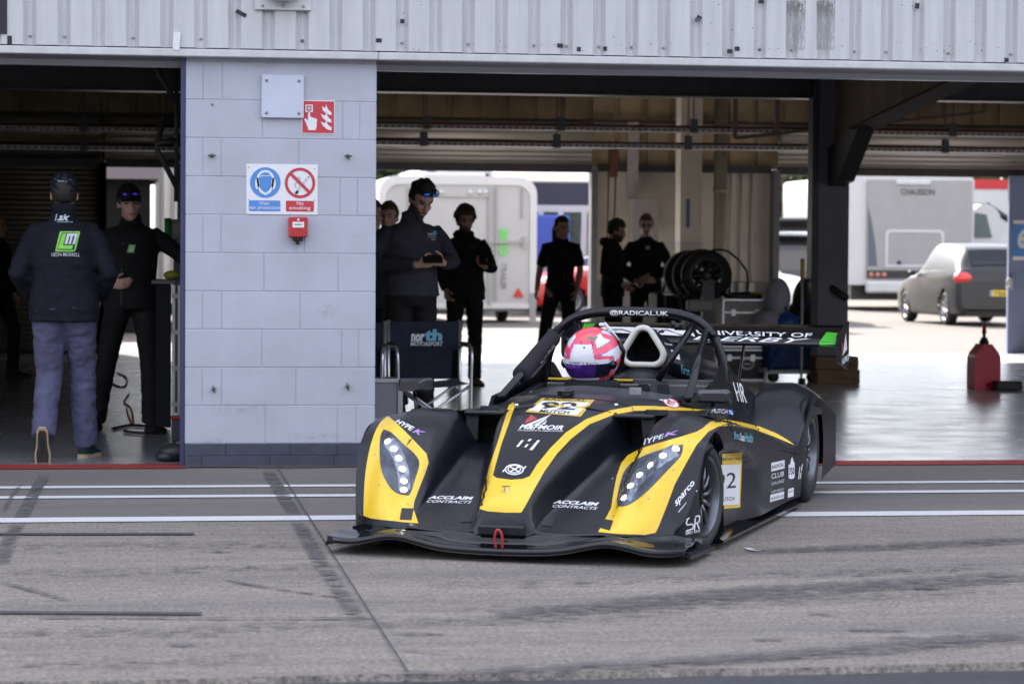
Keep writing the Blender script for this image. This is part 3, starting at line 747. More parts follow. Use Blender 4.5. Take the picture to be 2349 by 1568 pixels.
t = thing('strip_light', 'unlit fluorescent strip light hanging crosswise under the ceiling near the column', 'strip light', (5.0, 9.0, 3.2))
mb = MB(); mb.box((0, 0, .04), (.7, .12, .05)); mb.build('casing', M_trim, t)
mb = MB(); mb.cyl((-.34, 0, .0), (.34, 0, .0), .02, 10); mb.build('tube', mat('lamp_tube', (.6, .6, .6), .3), t)
t.location = (5.35, 8.6, 3.18)

# edge strips of the left opening
mb = MB(); mb.span((-.028, .02, .0), (-.001, .12, 2.41)); o = mb.build('door_jamb', mat('navy_steel_edge', (.05, .05, .12), .35, .2)); tag(o, 'thin navy steel jamb along the left edge of the block pillar', 'door jamb')

# ================================================================ SIGNS ON THE PILLAR
p = WY(648, 222, 0)
t = thing('cover_plate', 'square pale blue steel cover plate with four screws on the pillar', 'cover plate', (p.x, -.001, p.z))
mb = MB(); mb.box((0, -.016, 0), (.248, .03, .252), bev=.003); mb.build('plate', mat('pale_blue_steel', (.50, .53, .62), .45, nz=.06, nscale=5), t)
for a in (-.095, .095):
    for b in (-.098, .092): MB().cyl((a, -.031, b), (a, -.036, b), .0085, 12).build('screw', mat('steel_screw', (.2, .21, .26), .4, .5), t)
def board(name, cx_, cy_, w_, h_, label, cat, m, th=.004, Y=-.001):
    p = WY(cx_, cy_, Y); t = thing(name, label, cat, (p.x, Y, p.z))
    mb = MB(); mb.box((0, -th/2, 0), (w_, th, h_), bev=.001); mb.build('board', m, t)
    return t, Flat((-w_/2, -th, -h_/2), (1, 0, 0), (0, 0, 1), .0012)
M_w = mat('sign_white', (.72, .72, .73), .4); M_r = mat('sign_red', (.50, .035, .05), .4); M_b = mat('sign_blue_bright', (.08, .24, .58), .4); M_k = mat('sign_black', (.02, .02, .02), .5)
t, f = board('fire_alarm_sign', 730, 269, .197, .198, 'red fire alarm sign with a pressing hand and white flames beside the cover plate', 'sign', M_w)
W2 = .197
f.poly([(.005, .005), (W2-.005, .005), (W2-.005, .193), (.005, .193)], 0)
f.off = .002
f.put(ring([(.022, .128), (.066, .128), (.066, .172), (.022, .172)], [(.029, .135), (.059, .135), (.059, .165), (.029, .165)]), 1)
f.poly(ell(.044, .150, .0085, .0085), 1)
f.poly([(.039, .148), (.049, .148), (.051, .10), (.058, .101), (.060, .094), (.067, .098), (.070, .091), (.077, .095), (.080, .088), (.088, .092), (.091, .082), (.088, .045), (.084, .022), (.040, .022), (.036, .04), (.016, .085), (.022, .092), (.030, .085), (.037, .075)], 1)
for dy in (0, .045, .09):
    f.poly(bezpts([(.112, .062+dy), (.120, .050+dy), (.140, .030+dy), (.172, .022+dy), (.176, .038+dy), (.150, .050+dy), (.140, .074+dy), (.132, .058+dy), (.112, .064+dy)], 4)[:-1] if False else [(.112+.008*(dy > .05), .075+dy), (.125, .050+dy), (.150, .028+dy), (.176, .022+dy), (.176, .040+dy), (.162, .048+dy), (.150, .066+dy), (.147, .085+dy), (.136, .062+dy)], 1)
f.build('symbols', [M_r, M_w], t)
t, f = board('safety_sign', 647, 434.5, .421, .296, 'white safety sign reading Wear ear protection and No smoking', 'sign', M_w)
def R_(cx_, cy_, w_, h_, rr=.006):
    return [(cx_-w_/2+rr, cy_-h_/2), (cx_+w_/2-rr, cy_-h_/2), (cx_+w_/2, cy_-h_/2+rr), (cx_+w_/2, cy_+h_/2-rr), (cx_+w_/2-rr, cy_+h_/2), (cx_-w_/2+rr, cy_+h_/2), (cx_-w_/2, cy_+h_/2-rr), (cx_-w_/2, cy_-h_/2+rr)]
f.poly(ell(.112, .187, .090, .090, 48), 0); f.poly(R_(.108, .05, .186, .064), 0); f.poly(R_(.316, .05, .166, .064), 1)
f.off = .002
f.put(ring(ell(.316, .187, .090, .090, 48), ell(.316, .187, .073, .073, 48)), 1)
# head with ear defenders
f.put(ring([(.112+.052*math.cos(a), .205+.056*math.sin(a)) for a in np.linspace(-.3, math.pi+.3, 24)]+[(.066, .16), (.080, .13), (.112, .112), (.144, .13), (.158, .16)],
           [(.112+.040*math.cos(a), .202+.046*math.sin(a)) for a in np.linspace(0, math.pi, 20)]+[(.078, .16), (.09, .142), (.112, .125), (.134, .142), (.146, .16)]), 2)
f.poly(ell(.064, .182, .013, .034, 20), 2); f.poly(ell(.160, .182, .013, .034, 20), 2)
f.line([(.080, .222), (.095, .228), (.125, .226), (.145, .230)], .004, 2)
# cigarette
f.poly([(.292, .138), (.300, .131), (.372, .222), (.364, .229)], 3); f.off = .0026; f.poly([(.300, .144), (.305, .139), (.368, .220), (.363, .225)], 2); f.poly([(.284, .128), (.297, .118), (.310, .134), (.298, .144)], 3)
f.line([(.285, .21), (.30, .222), (.318, .215), (.312, .195), (.295, .188), (.285, .175), (.295, .16)], .003, 3)
f.off = .0032; f.line([(.262, .240), (.370, .134)], .018, 1)
f.text('Wear', [(.075, .076), (.138, .076), (.138, .056), (.075, .056)], 2, bold=.004)
f.text('ear protection', [(.018, .050), (.198, .050), (.198, .024), (.018, .024)], 2, bold=.004)
f.text('No', [(.297, .079), (.337, .079), (.337, .057), (.297, .057)], 2, bold=.004)
f.text('smoking', [(.253, .050), (.378, .050), (.378, .024), (.253, .024)], 2, bold=.004)
for a, b in ((.014, .277), (.402, .272), (.016, .085), (.403, .085)): f.poly(ell(a, b, .0035, .0035, 8), 3)
f.build('symbols', [M_b, M_r, M_w, M_k], t)
p = WY(682.5, 520, 0)
t = thing('fire_call_point', 'red fire alarm call point box under the safety sign', 'call point', (p.x, -.001, p.z))
mb = MB(); mb.box((0, -.03, -.003), (.113, .058, .118), bev=.006); mb.build('housing', mat('alarm_red', (.42, .02, .02), .35, coat=.3), t)
mb = MB(); mb.cyl((-.018, -.03, -.06), (-.018, -.03, -.085), .013, 12); mb.cyl((.018, -.03, -.06), (.018, -.03, -.085), .013, 12); mb.cyl((0, -.02, -.085), (0, -.012, -.10), .012, 10); mb.build('cable_gland', mat('black_plastic', (.02, .02, .02), .5), t)
f = Flat((-.055, -.059, -.06), (1, 0, 0), (0, 0, 1), .001)
f.poly([(.022, .055), (.090, .055), (.090, .088), (.022, .088)], 0); f.off = .0018
f.poly(ell(.056, .072, .005, .005, 12), 1); f.poly([(.034, .070), (.044, .070), (.044, .067), (.049, .072), (.044, .077), (.044, .074), (.034, .074)], 1); f.poly([(.078, .070), (.068, .070), (.068, .067), (.063, .072), (.068, .077), (.068, .074), (.078, .074)], 1)
f.poly(ell(.056, .101, .007, .007, 12), 0); f.poly(ell(.056, .040, .004, .004, 10), 1)
f.build('symbols', [M_w, M_k], t)
M_hook = mat('weathered_steel_hook', (.10, .11, .10), .5, .5)
for i, (x, y, lb) in enumerate(((486, 357, 'upper left screw eye on the pillar'), (798, 358, 'upper right screw eye on the pillar, with a bent end'), (490, 892, 'lower left screw eye on the pillar'), (797, 886, 'lower right screw eye on the pillar'))):
    p = WY(x, y, 0); mb = MB(); M3 = Matrix.Rotation(R(80), 3, 'Y') if i > 1 else Matrix.Identity(3)
    ringp = [M3 @ Vector((.019*math.cos(a), -.028+.014*math.sin(a), 0)) for a in np.linspace(0, 2*math.pi, 15)[:-1]]
    mb.tube(ringp, .0045, 8, closed=True); mb.tube([(0, -.015, 0), (0, .004, 0)], .005, 8); mb.cyl((0, 0, 0), (0, -.006, 0), .012, 12)
    if i == 1: mb.tube([(.01, -.03, 0), (.0, -.034, -.012), (.006, -.032, -.026)], .003, 6)
    o = mb.build('screw_eye', M_hook); o.location = (p.x, -.001, p.z); tag(o, lb, 'screw eye', 'screw eyes in the pillar')
M_smudge = marks_mat('wall_smudge', (.22, .22, .24), .42, (1, 1, 1), 26)
for x, y, w_, h_ in ((750, 712, .16, .13), (683, 560, .10, .11), (560, 935, .5, .10), (600, 118+30, .3, .05), (720, 1000, .5, .06), (480, 1010, .2, .05)):
    p = WY(x, y, 0); gx = 5; V_ = [(w_*(i/4-.5), 0, h_*(j/4-.5)) for j in range(gx) for i in range(gx)]
    me = bpy.data.meshes.new('wall_smudge'); me.from_pydata(V_, [], [(j*gx+i, j*gx+i+1, (j+1)*gx+i+1, (j+1)*gx+i) for j in range(4) for i in range(4)]); me.materials.append(M_smudge)
    at = me.attributes.new('fade', 'FLOAT', 'POINT'); at.data.foreach_set('value', [.20*max(0, 1-math.hypot(i/4-.5, j/4-.5)*2) for j in range(gx) for i in range(gx)])
    o = bpy.data.objects.new('wall_smudge', me); COL.objects.link(o); o.parent = pil; o.location = (p.x, -.0022, p.z)
p = WY(487, 240, 0); mb = MB(); mb.cyl((0, 0, 0), (0, -.008, 0), .006, 8); o = mb.build('wall_plug', M_hook); o.location = (p.x, -.001, p.z); tag(o, 'small lone screw near the top left of the pillar', 'screw')
# ================================================================ RACING CAR (local x = forward, y = towards the photo's right, z up)
CAR_RZ = R(-114.3)
car = thing('racing_car', 'matt black and yellow open-top racing car, number 92, with a white-rimmed air scoop', 'racing car', (1.4445, -4.2644, 0), CAR_RZ)
M_car = mat('matt_black_wrap', (.0058, .0068, .0115), .29, nz=.16, nscale=3, spec=.40, bump=.02, bscale=300)
M_gloss = mat('gloss_black_carbon', (.006, .006, .008), .13, spec=.4, coat=.2)
M_inner = mat('black_inner', (.006, .006, .007), .8)
M_yel = mat('yellow_vinyl', (.80, .52, .022), .30, nz=.05, nscale=4, coat=.25)
M_gold = mat('gold_vinyl', (.62, .42, .06), .35)
M_vw = mat('white_vinyl', (.74, .74, .76), .4); M_vk = mat('black_vinyl', (.012, .012, .014), .45); M_teal = mat('teal_vinyl', (.16, .48, .56), .4)
M_vr = mat('red_vinyl', (.45, .05, .06), .4); M_vb = mat('blue_vinyl', (.05, .16, .6), .4); M_vv = mat('violet_vinyl', (.45, .25, .62), .4)
M_tube = mat('black_tube_paint', (.006, .006, .008), .26, spec=.4)
M_rubber = mat('tyre_rubber', (.018, .018, .020), .62, nz=.25, nscale=12, bump=.15, bscale=60)
M_rim = mat('anthracite_rim', (.13, .135, .15), .28, .75)
M_grey = mat('satin_grey_panel', (.085, .085, .09), .38, .25, nz=.15, nscale=5)
YW = M_yel

T = [0, .015, .05, .12, .22, .35, .5, .65, .8, 1.0]
wN = [.095, .095, .096, .10, .112, .14, .175, .205, .232, .262]
zN = [.13, .20, .245, .285, .335, .39, .45, .505, .55, .59]
zC = [.11, .118, .128, .15, .18, .22, .275, .325, .375, .42]
zS = [.112, .13, .155, .20, .275, .37, .455, .515, .55, .562]
zT = [.112, .144, .195, .275, .375, .475, .530, .562, .575, .568]
zU = [.11, .142, .195, .290, .410, .490, .527, .550, .558, .552]
zO = [.11, .136, .182, .275, .400, .475, .512, .528, .535, .532]
vO = [.680, .70, .725, .748, .762, .768, .772, .776, .778, .778]
UE = -.38
rows = []
for i, t in enumerate(T):
    w_ = wN[i]; zn = zN[i]; zc = zC[i]; crown = .012+.02*t
    vi = .42-.02*t
    cols = [(0, zn, .545), (w_*.6, zn-crown*.35, .545), (w_-.006, zn-crown, .544), (w_+.016, zn-crown-.012-(zn-zc)*.12, .54), (w_+.034, zc+(zn-zc)*.25, .532), (w_+.06, zc+.004, .525),
            ((w_+.06+vi)/2, zc, .512), (vi-.012, zc+.006, .497), (vi+.018, zc+(zS[i]-zc)*.38, .487), (vi+.055, zc+(zS[i]-zc)*.78, .475), (vi+.10, zS[i], .458), (.60, zT[i], .408), (.675, zU[i], .345), (vO[i], zO[i], .325 if i < 1 else .325)]
    rows.append([(uf+(UE-uf)*t, v, z) for v, z, uf in cols])
def lattice(rows, nr=8, nc=6, mirror=True):
    a = np.array(rows)                     # rows, cols, 3
    a = crom(a.reshape(len(rows), -1), nr).reshape(-1, len(rows[0]), 3)
    b = np.stack([crom(r, nc) for r in a])
    if mirror:
        m = b[:, 1:][:, ::-1].copy(); m[:, :, 1] *= -1
        b = np.concatenate([m, b], 1)
    return b
fr = lattice(rows)
mb = MB(); mb.grid([[Vector(p) for p in r] for r in fr])
# lower lip of the clamshell dropping a little
front = mb.build('front_clamshell', M_car, car)
edgeR = fr[:, -1, :]                       # outer top edge of the front fender, front to back
# ---- side skins
def side_edge(u):     # z and v of the crease at the outer edge
    us = edgeR[::-1, 0]; return float(np.interp(u, us, edgeR[::-1, 2])), float(np.interp(u, us, edgeR[::-1, 1]))
def ztop(u):
    if u > -.38: return side_edge(u)[0]
    return float(np.interp(u, [-3.2, -2.9, -2.62, -2.35, -2.12, -2.03, -1.8, -1.4, -1.0, -.7, -.38], [.40, .47, .535, .50, .38, .30, .335, .40, .455, .49, .525]))
def vout(u, z):
    zt, v0 = side_edge(u) if u > -.38 else (ztop(u), .778+.027*sstep(-1.85, -2.25, u))
    v = v0
    if -1.15 < u < -.12 and z < .42:      # recess behind the front wheel
        lip = float(np.interp(u, [-1.15, -.75, -.45, -.12], [.30, .38, .425, .435]))
        v -= .055*sstep(lip, lip-.035, z)*sstep(-1.15, -.75, u)
    if u > -.2: v += .010*math.sin(max(0, min(1, (z-.08)/.3))*math.pi)*0
    return v
def side_poly():
    P = []
    us = list(np.linspace(.325, -.38, 26))+list(np.linspace(-.42, -3.15, 60))
    for u in us: P.append((u, ztop(u)-.001))
    P += [(-3.17, .14), (-2.72, .10)]
    for a in np.linspace(-40, 190, 26):   # rear wheel arch
        P.append((-2.41+.305*math.cos(R(180-a-0)) if False else -2.44-.30*math.cos(R(a)), .265+.285*math.sin(R(a)))) if .255+.285*math.sin(R(a)) > .06 else None
    P += [(-2.09, .06), (-.30, .055), (-.26, .20)]
    for a in np.linspace(185, 0, 20):
        P.append((-.045+.240*math.cos(R(a)), .25+.265*math.sin(R(a))))
    P += [(.155, .08), (.325, .075)]
    return P
def smin(P): return P
sp = side_poly()
v2, f2 = fill(sp, .025)
for s in (1, -1):
    mb = MB(); mb.smooth = True
    mb.add([(u, s*(vout(u, z)+.0), z) for u, z in v2], f2)
    o = mb.build('side_panel', M_car, car); 
    if s == 1: sideR = o
    else: sideL = o
# front corner skin below the crease, wrapping round to the splitter
# ---- wheel wells (dark liners inside the arches)
def fz(u, v=.66):      # height of the fender skin
    return float(np.interp(u, fr[::-1, -8, 0], fr[::-1, -8, 2]))
for s in (1, -1):
    P = [(.15, .09), (.18, .20), (.16, .29), (.10, .37), (.02, .42), (-.06, .45), (-.17, .43), (-.235, .36), (-.29, .22), (-.32, .06)]
    P = [(u, min(z, fz(u)-.03)) for u, z in P]
    mb = MB(); mb.grid([[Vector((p[0], s*.762, p[1])) for p in P], [Vector((p[0], s*.52, p[1])) for p in P]]); mb.add([Vector((p[0], s*.52, p[1])) for p in P], [tuple(range(len(P)))])
    mb.build('wheel_well', M_inner, car)
    P = [(-2.44-.295*math.cos(R(a)), .265+.28*math.sin(R(a))) for a in range(-45, 215, 13)]
    mb = MB(); mb.grid([[Vector((p[0], s*.768, p[1])) for p in P], [Vector((p[0], s*.50, p[1]*.97)) for p in P]]); mb.add([Vector((p[0], s*.50, p[1]*.97)) for p in P], [tuple(range(len(P)))])
    mb.build('wheel_well', M_inner, car)
# ---- cowl from the duct back to the cockpit and along the pontoons
ur = [-.374, -.45, -.6, -.8, -1.0, -1.3, -1.6, -1.85, -2.0]
zc0 = [.595, .606, .618, .624, .61, .59, .58, .57, .56]      # centre
zsd = [.560, .570, .580, .592, .600, .612, .635, .66, .60]      # cockpit side top
yw = [.28, .30, .335, .37, .40, .43, .455, .46, .46]       # half width at the cockpit edge
rows = []
for i, u in enumerate(ur):
    zt = ztop(u)
    w_ = yw[i]; sh = .515+.0*i
    shz = [.558, .552, .540, .52, .50, .47, .44, .41, .39][i]
    if i == 0:
        rows.append([(u, 0, .591), (u, .131, .585), (u, .215, .571), (u, .258, .560), (u, .30, .560), (u, .545, .560), (u, .60, .568), (u, .68, .556), (u, .755, zt+.008), (u, .7755, zt-.004)]); continue
    rows.append([(u, 0, zc0[i]), (u, w_*.5, zc0[i]-.006), (u, w_*.85, zsd[i]+.012 if i < 4 else zsd[i]), (u, w_, zsd[i]-.006), (u, w_+.03, zsd[i]-.03), (u, .545, (zsd[i]+shz)/2-.012), (u, .60, shz), (u, .68, zt+.018), (u, .755, zt+.010), (u, .7755, zt-.004)])
cw = lattice(rows, 6, 5)
nc_ = cw.shape[1]; faces = []
def keep(p):  # cockpit opening
    return not (p[0] < -.78-.10*(abs(p[1])/.4)**2*0 and abs(p[1]) < np.interp(p[0], [-2.0, -1.62, -1.0, -.78], [.0, .40, .36, .30]) and p[0] > -1.95)
mb = MB(); n, m = cw.shape[:2]
fs = []
for i in range(n-1):
    for j in range(m-1):
        c = (cw[i, j]+cw[i+1, j+1])/2
        if c[0] < -.80 and abs(c[1]) < float(np.interp(c[0], [-1.9, -1.25, -1.0, -.8], [.445, .41, .355, .29])): continue
        fs.append((i*m+j, i*m+j+1, (i+1)*m+j+1, (i+1)*m+j))
mb.add([tuple(p) for p in cw.reshape(-1, 3)], fs, True)
cowl = mb.build('cockpit_cowl', M_car, car)
# bar over the side ducts and the duct mouths
for s in (1, -1): MB().box((-.352, s*.345, .553), (.035, .19, .022), bev=.008).build('duct_bar', M_car, car)
for s in (1, -1):
    mb = MB()
    mb.span((-.60, s*.27, .405), (-.39, s*.275, .56)); mb.span((-.60, s*.43, .405), (-.365, s*.435, .56)); mb.span((-.62, s*.27, .40), (-.6, s*.44, .57)); mb.span((-.60, s*.27, .40), (-.37, s*.44, .405))
    mb.add([(-.362, s*.432, .55), (-.362, s*.375, .55), (-.375, s*.385, .43), (-.37, s*.425, .43)], [(0, 1, 2, 3)])
    mb.build('duct_mouth', mat('duct_fabric', (.022, .022, .026), .7, bump=.4, bscale=25), car)
# ---- cockpit tub
mb = MB()
mb.span((-1.66, -.44, .12), (-.80, .44, .16)); 
mb.build('floor', M_inner, car)
mb = MB()
for s in (1, -1):
    P = [(-.80, .36), (-1.0, .393), (-1.3, .42), (-1.6, .44), (-1.9, .448)]
    A = [Vector((u, s*v, interp(u, [-2.0, -1.85, -1.6, -1.3, -1.0, -.8], [.60, .65, .627, .604, .597, .59]))) for u, v in P]
    mb.grid([A, [Vector((p.x, p.y*.97, .15)) for p in A]])
mb.build('cockpit_liner', M_grey, car)
mb = MB(); mb.span((-1.70, -.42, .2), (-1.66, .42, .632), bev=.008); mb.span((-1.71, .02, .16), (-1.69, .44, .655), bev=.004)
mb.span((-1.655, .12, .56), (-1.65, .17, .635)); mb.build('rear_bulkhead', M_grey, car)
mb = MB(); mb.span((-1.649, .06, .52), (-1.645, .11, .632)); mb.span((-1.649, .155, .52), (-1.645, .21, .632)); mb.build('harness_strap', M_vk, car)
mb = MB(); mb.box((-1.60, .055, .60), (.004, .06, .035)); mb.build('warning_label', mat('label_paper', (.5, .48, .45), .5), car)
# seat back block and yellow rim under the scoop
mb = MB(); mb.grid([[Vector((-1.705-.0*k, v, z)) for v in np.linspace(-.40, .44, 20)] for k, z in enumerate((.640, .652))]); mb.span((-1.735, -.42, .640), (-1.70, .43, .652), bev=.003); mb.build('deck_edge', M_yel, car)
# ---- engine cover with the scoop
def tri(w0, zb, zt_, n=30, rr=.42):
    pts = []
    for k in range(n):
        a = 2*math.pi*k/n-math.pi/2
        # rounded triangle, apex up
        c = math.cos(a); s_n = math.sin(a)
        z = zb+(zt_-zb)*(s_n+1)/2; hw = w0*(1-((s_n+1)/2)**1.25*.86)*abs(c)**.55 if s_n < .999 else 0
        pts.append((math.copysign(hw, c), z))
    return pts
def rtri(w0, zb, zt_, r, n=8):
    """rounded triangle outline: base half width w0, apex at zt_, corner radius r"""
    C = [(-w0+r*1.1, zb+r), (w0-r*1.1, zb+r), (0, zt_-r)]; A = math.atan2(zt_-zb-2*r, w0-r*1.1); out = []
    nrm = [(-math.pi/2, math.pi/2-A+0)]
    seg = [(C[1], -math.pi/2, math.pi/2-A), (C[2], math.pi/2-A, math.pi/2+A), (C[0], math.pi/2+A, 3*math.pi/2)]
    for c, a0, a1 in seg:
        for k in range(n+1):
            a = a0+(a1-a0)*k/n; out.append((c[0]+r*math.cos(a), c[1]+r*math.sin(a)))
    return out
vs0 = .047
secs = [(-1.80, .108, .722, .907, .05, vs0), (-1.84, .150, .685, .910, .055, .045), (-1.98, .215, .645, .90, .06, .035), (-2.2, .265, .635, .86, .06, .015), (-2.5, .28, .62, .79, .05, 0), (-2.8, .28, .60, .70, .04, 0), (-3.05, .28, .56, .60, .015, 0)]
secs = [(u, w_, zb, zt_, r, v) for u, w_, zb, zt_, r, v in secs]
rowsE = [[Vector((u, v+p[0], p[1])) for p in rtri(w_, zb, zt_, r)] for u, w_, zb, zt_, r, v in secs]
rowsE = [[Vector(p) for p in r] for r in crom(np.array([[tuple(p) for p in r] for r in rowsE]).reshape(len(rowsE), -1), 5).reshape(-1, len(rowsE[0]), 3)]
mb = MB(); mb.grid([r+[r[0]] for r in rowsE]); eng = mb.build('engine_cover', M_car, car)
mb = MB(); rim = [Vector((-1.79, vs0+p[0], p[1])) for p in rtri(.108, .722, .907, .052)]
mb.tube(rim, .0145, 12, closed=True); mb.tube([p+Vector((-.022, 0, -.004)) for p in rim], .014, 12, closed=True)
mb.build('scoop_rim', mat('white_foam_rim', (.66, .65, .60), .55, nz=.06, nscale=20), car)
mb = MB(); ins = [Vector((-1.80, vs0+p[0], p[1])) for p in rtri(.098, .731, .897, .046)]; mb.grid([ins+[ins[0]], [Vector((-1.95, vs0+(p.y-vs0)*.75, .8+(p.z-.8)*.7)) for p in ins+[ins[0]]]])
mb.add([Vector((-1.95, vs0+(p.y-vs0)*.75, .8+(p.z-.8)*.7)) for p in ins], [tuple(range(len(ins)))]); mb.build('scoop_throat', M_inner, car)
# skirt joining cover to the deck
rowsD = [[(-1.72, v, .655) for v in np.linspace(-.42, .43, 9)], [(-1.80, v, .645+.075*math.exp(-((v-vs0)/.13)**2)) for v in np.linspace(-.42, .43, 9)], [(-1.95, v, .60+.12*math.exp(-((v-.02)/.16)**2)) for v in np.linspace(-.44, .45, 9)],
         [(-2.3, v, .50+.15*math.exp(-(v/.2)**2)) for v in np.linspace(-.46, .46, 9)], [(-2.8, v, .46+.14*math.exp(-(v/.25)**2)) for v in np.linspace(-.46, .46, 9)], [(-3.2, v, .44+.06*math.exp(-(v/.3)**2)) for v in np.linspace(-.46, .46, 9)]]
a = np.array(rowsD); a = crom(a.reshape(6, -1), 5).reshape(-1, 9, 3); a = np.stack([crom(r, 4) for r in a]); mb = MB(); mb.grid([[Vector(p) for p in r] for r in a]); deck = mb.build('rear_deck', M_car, car)
# ---- rear fenders
ur = [-1.98, -2.06, -2.16, -2.28, -2.42, -2.60, -2.80, -3.0, -3.18]
zp = [.318, .375, .455, .535, .585, .605, .588, .54, .46]
rows = []
for i, u in enumerate(ur):
    zt = ztop(u) if u < -2.02 else .31; zz = zp[i]; zi = [.40, .405, .41, .415, .42, .42, .42, .42, .41][i]
    zo = min(zt, zz-.02) if i else .302; ex = .027*sstep(-1.85, -2.25, u)
    rows.append([(u, .40, zi), (u, .445, zi+(zz-zi)*.15), (u, .475+.02*(i < 3), zi+(zz-zi)*.6), (u, .52+.02*(i < 3), zi+(zz-zi)*.93), (u, .60, zz), (u, .68, zz-.004), (u, .735+ex, zz-.02+(zo-zz+.02)*.4), (u, .770+ex, zo+.004), (u, .778+ex, zo-.004)])
b = lattice(rows, 6, 5, False)
rear = []
for s in (1, -1):
    q = b.copy(); q[:, :, 1] *= s; mb = MB(); mb.grid([[Vector(p) for p in r] for r in q]); rear.append(mb.build('rear_fender', M_car, car))
# tail panel
mb = MB(); mb.add([(-3.18, -.775, .41), (-3.18, .775, .41), (-3.2, .775, .14), (-3.2, -.775, .14)], [(0, 1, 2, 3)]); mb.build('tail_panel', M_car, car)
# ---- fin beside the cockpit carrying the hoop leg
finp = [(-.95, .597), (-1.25, .625), (-1.55, .66), (-1.76, .725), (-1.90, .724), (-2.15, .63), (-2.36, .55), (-2.34, .44), (-2.3, .38), (-1.9, .40), (-1.4, .48), (-.95, .53)]
fins = []
for s in (1, -1):
    vv, ff = fill(finp, .05); mb = MB(); mb.smooth = True
    P = [(u, z) for u, z in vv]
    yv = lambda u, z: .462+.075*sstep(.74, .40, z)
    mb.add([(u, s*yv(u, z), z) for u, z in P], ff); n0 = len(mb.v)
    mb.add([(u, s*(yv(u, z)-.018), z) for u, z in P], [tuple(f)[::-1] for f in ff])
    e = finp; k = len(e); mb.add([(u, s*yv(u, z), z) for u, z in e]+[(u, s*(yv(u, z)-.018), z) for u, z in e], [(i, (i+1) % k, k+(i+1) % k, k+i) for i in range(k)], False)
    fins.append(mb.build('cockpit_fin', M_car, car))
mb = MB(); mb.grid([[Vector((-1.60, .442, .635)), Vector((-1.84, .442, .72))], [Vector((-1.60, .442, .5)), Vector((-1.84, .442, .5))]]); mb.build('fin_inner_panel', M_grey, car)
# ---- sills, floor, splitter
for s in (1, -1):
    mb = MB()
    mb.add([(-.12, s*.70, .075), (-.12, s*.80, .045), (-2.1, s*.80, .028), (-2.1, s*.70, .075), (-.12, s*.70, .02), (-.12, s*.80, .033), (-2.1, s*.80, .016), (-2.1, s*.70, .01)],
           [(0, 1, 2, 3), (7, 6, 5, 4), (0, 4, 5, 1), (1, 5, 6, 2), (2, 6, 7, 3)])
    mb.build('sill', M_gloss, car)
mb = MB(); mb.span((-3.1, -.70, .03), (.30, .70, .07)); mb.build('underfloor', M_inner, car)
vs_ = np.linspace(-.775, .775, 75); Rw = []
for v in vs_:
    av = abs(v); lead = .612-.02*(av/.5)**2 if av < .5 else .592-.04*((av-.5)/.27)**2-(.03*sstep(.72, .775, av))
    arch = math.exp(-((av-.46)/.15)**2)
    zl = .052+.040*arch+.012*sstep(.6, .775, av)
    cen = math.exp(-(v/.05)**2)
    zl -= .004*math.exp(-(v/.2)**2)
    ub = float(np.interp(av, [0, .1, .25, .45, .58, .66, .70, .775], [.53, .53, .515, .475, .405, .345, .30, .20])); zb = .112 if av < .68 else .112-.03*sstep(.68, .775, av)
    mid = ub+(lead-ub)*.35
    Rw.append([(ub-.02, v, zb+.004), (ub, v, zb), (ub+.015, v, zb-.02-.004*arch), (mid, v, zl+.022), ((mid+lead)/2, v, zl+.012), (lead-.012, v, zl+.010), (lead, v, zl+.002), (lead-.004, v, zl-.014), (lead-.04, v, zl-.02), (.2, v, .035)])
a = np.array(Rw); a = np.stack([crom(r, 4) for r in a]); mb = MB(); mb.grid([[Vector(p) for p in r] for r in a]); spl = mb.build('front_splitter', M_gloss, car)
for s in (1, -1):   # splitter end fences
    mb = MB()
# and outriggers ahead of the wheels
    mb.add([(.50, s*.772, .06), (.50, s*.790, .045), (.02, s*.79, .035), (.02, s*.70, .05), (.50, s*.772, .04), (.50, s*.79, .03), (.02, s*.79, .015), (.02, s*.7, .02)], [(0, 1, 2, 3), (7, 6, 5, 4), (0, 4, 5, 1), (1, 5, 6, 2), (2, 6, 7, 3)])
    mb.build('splitter_extension', M_car, car)
# lower corner skins: black body below the yellow, flaring into the splitter
for s in (1, -1):
    P0 = [(-.0+.27, .752, .075), (.30, .735, .072), (.34, .70, .072), (.40, .64, .075), (.46, .55, .085)]
    top = [(.265, .735, .10), (.30, .715, .10), (.338, .676, .11), (.405, .60, .113), (.46, .50, .113)]
    lo = [(.30, .775, .058), (.36, .762, .060), (.42, .72, .064), (.47, .65, .078), (.51, .56, .092)]
    a = np.array([top, P0, lo]); a = crom(a.reshape(3, -1), 5).reshape(-1, 5, 3); a = np.stack([crom(r, 4) for r in a]); a[:, :, 1] *= s
    mb = MB(); mb.grid([[Vector(p) for p in r] for r in a]); mb.build('corner_skirt', M_gloss, car)
# chin under the nose and tow loop
mb = MB(); mb.box((.542, 0, .125), (.03, .20, .045), bev=.008); mb.build('nose_chin', M_car, car)
mb = MB(); lp = [Vector((.585+.010*math.sin(a), .0, .088+.046*math.sin(a)))+Vector((0, .017*math.cos(a), 0)) for a in np.linspace(0, 2*math.pi, 25)[:-1]]
mb.tube(lp, .0055, 8, closed=True); mb.build('tow_loop', mat('red_tow_cable', (.42, .02, .025), .4, coat=.4), car)
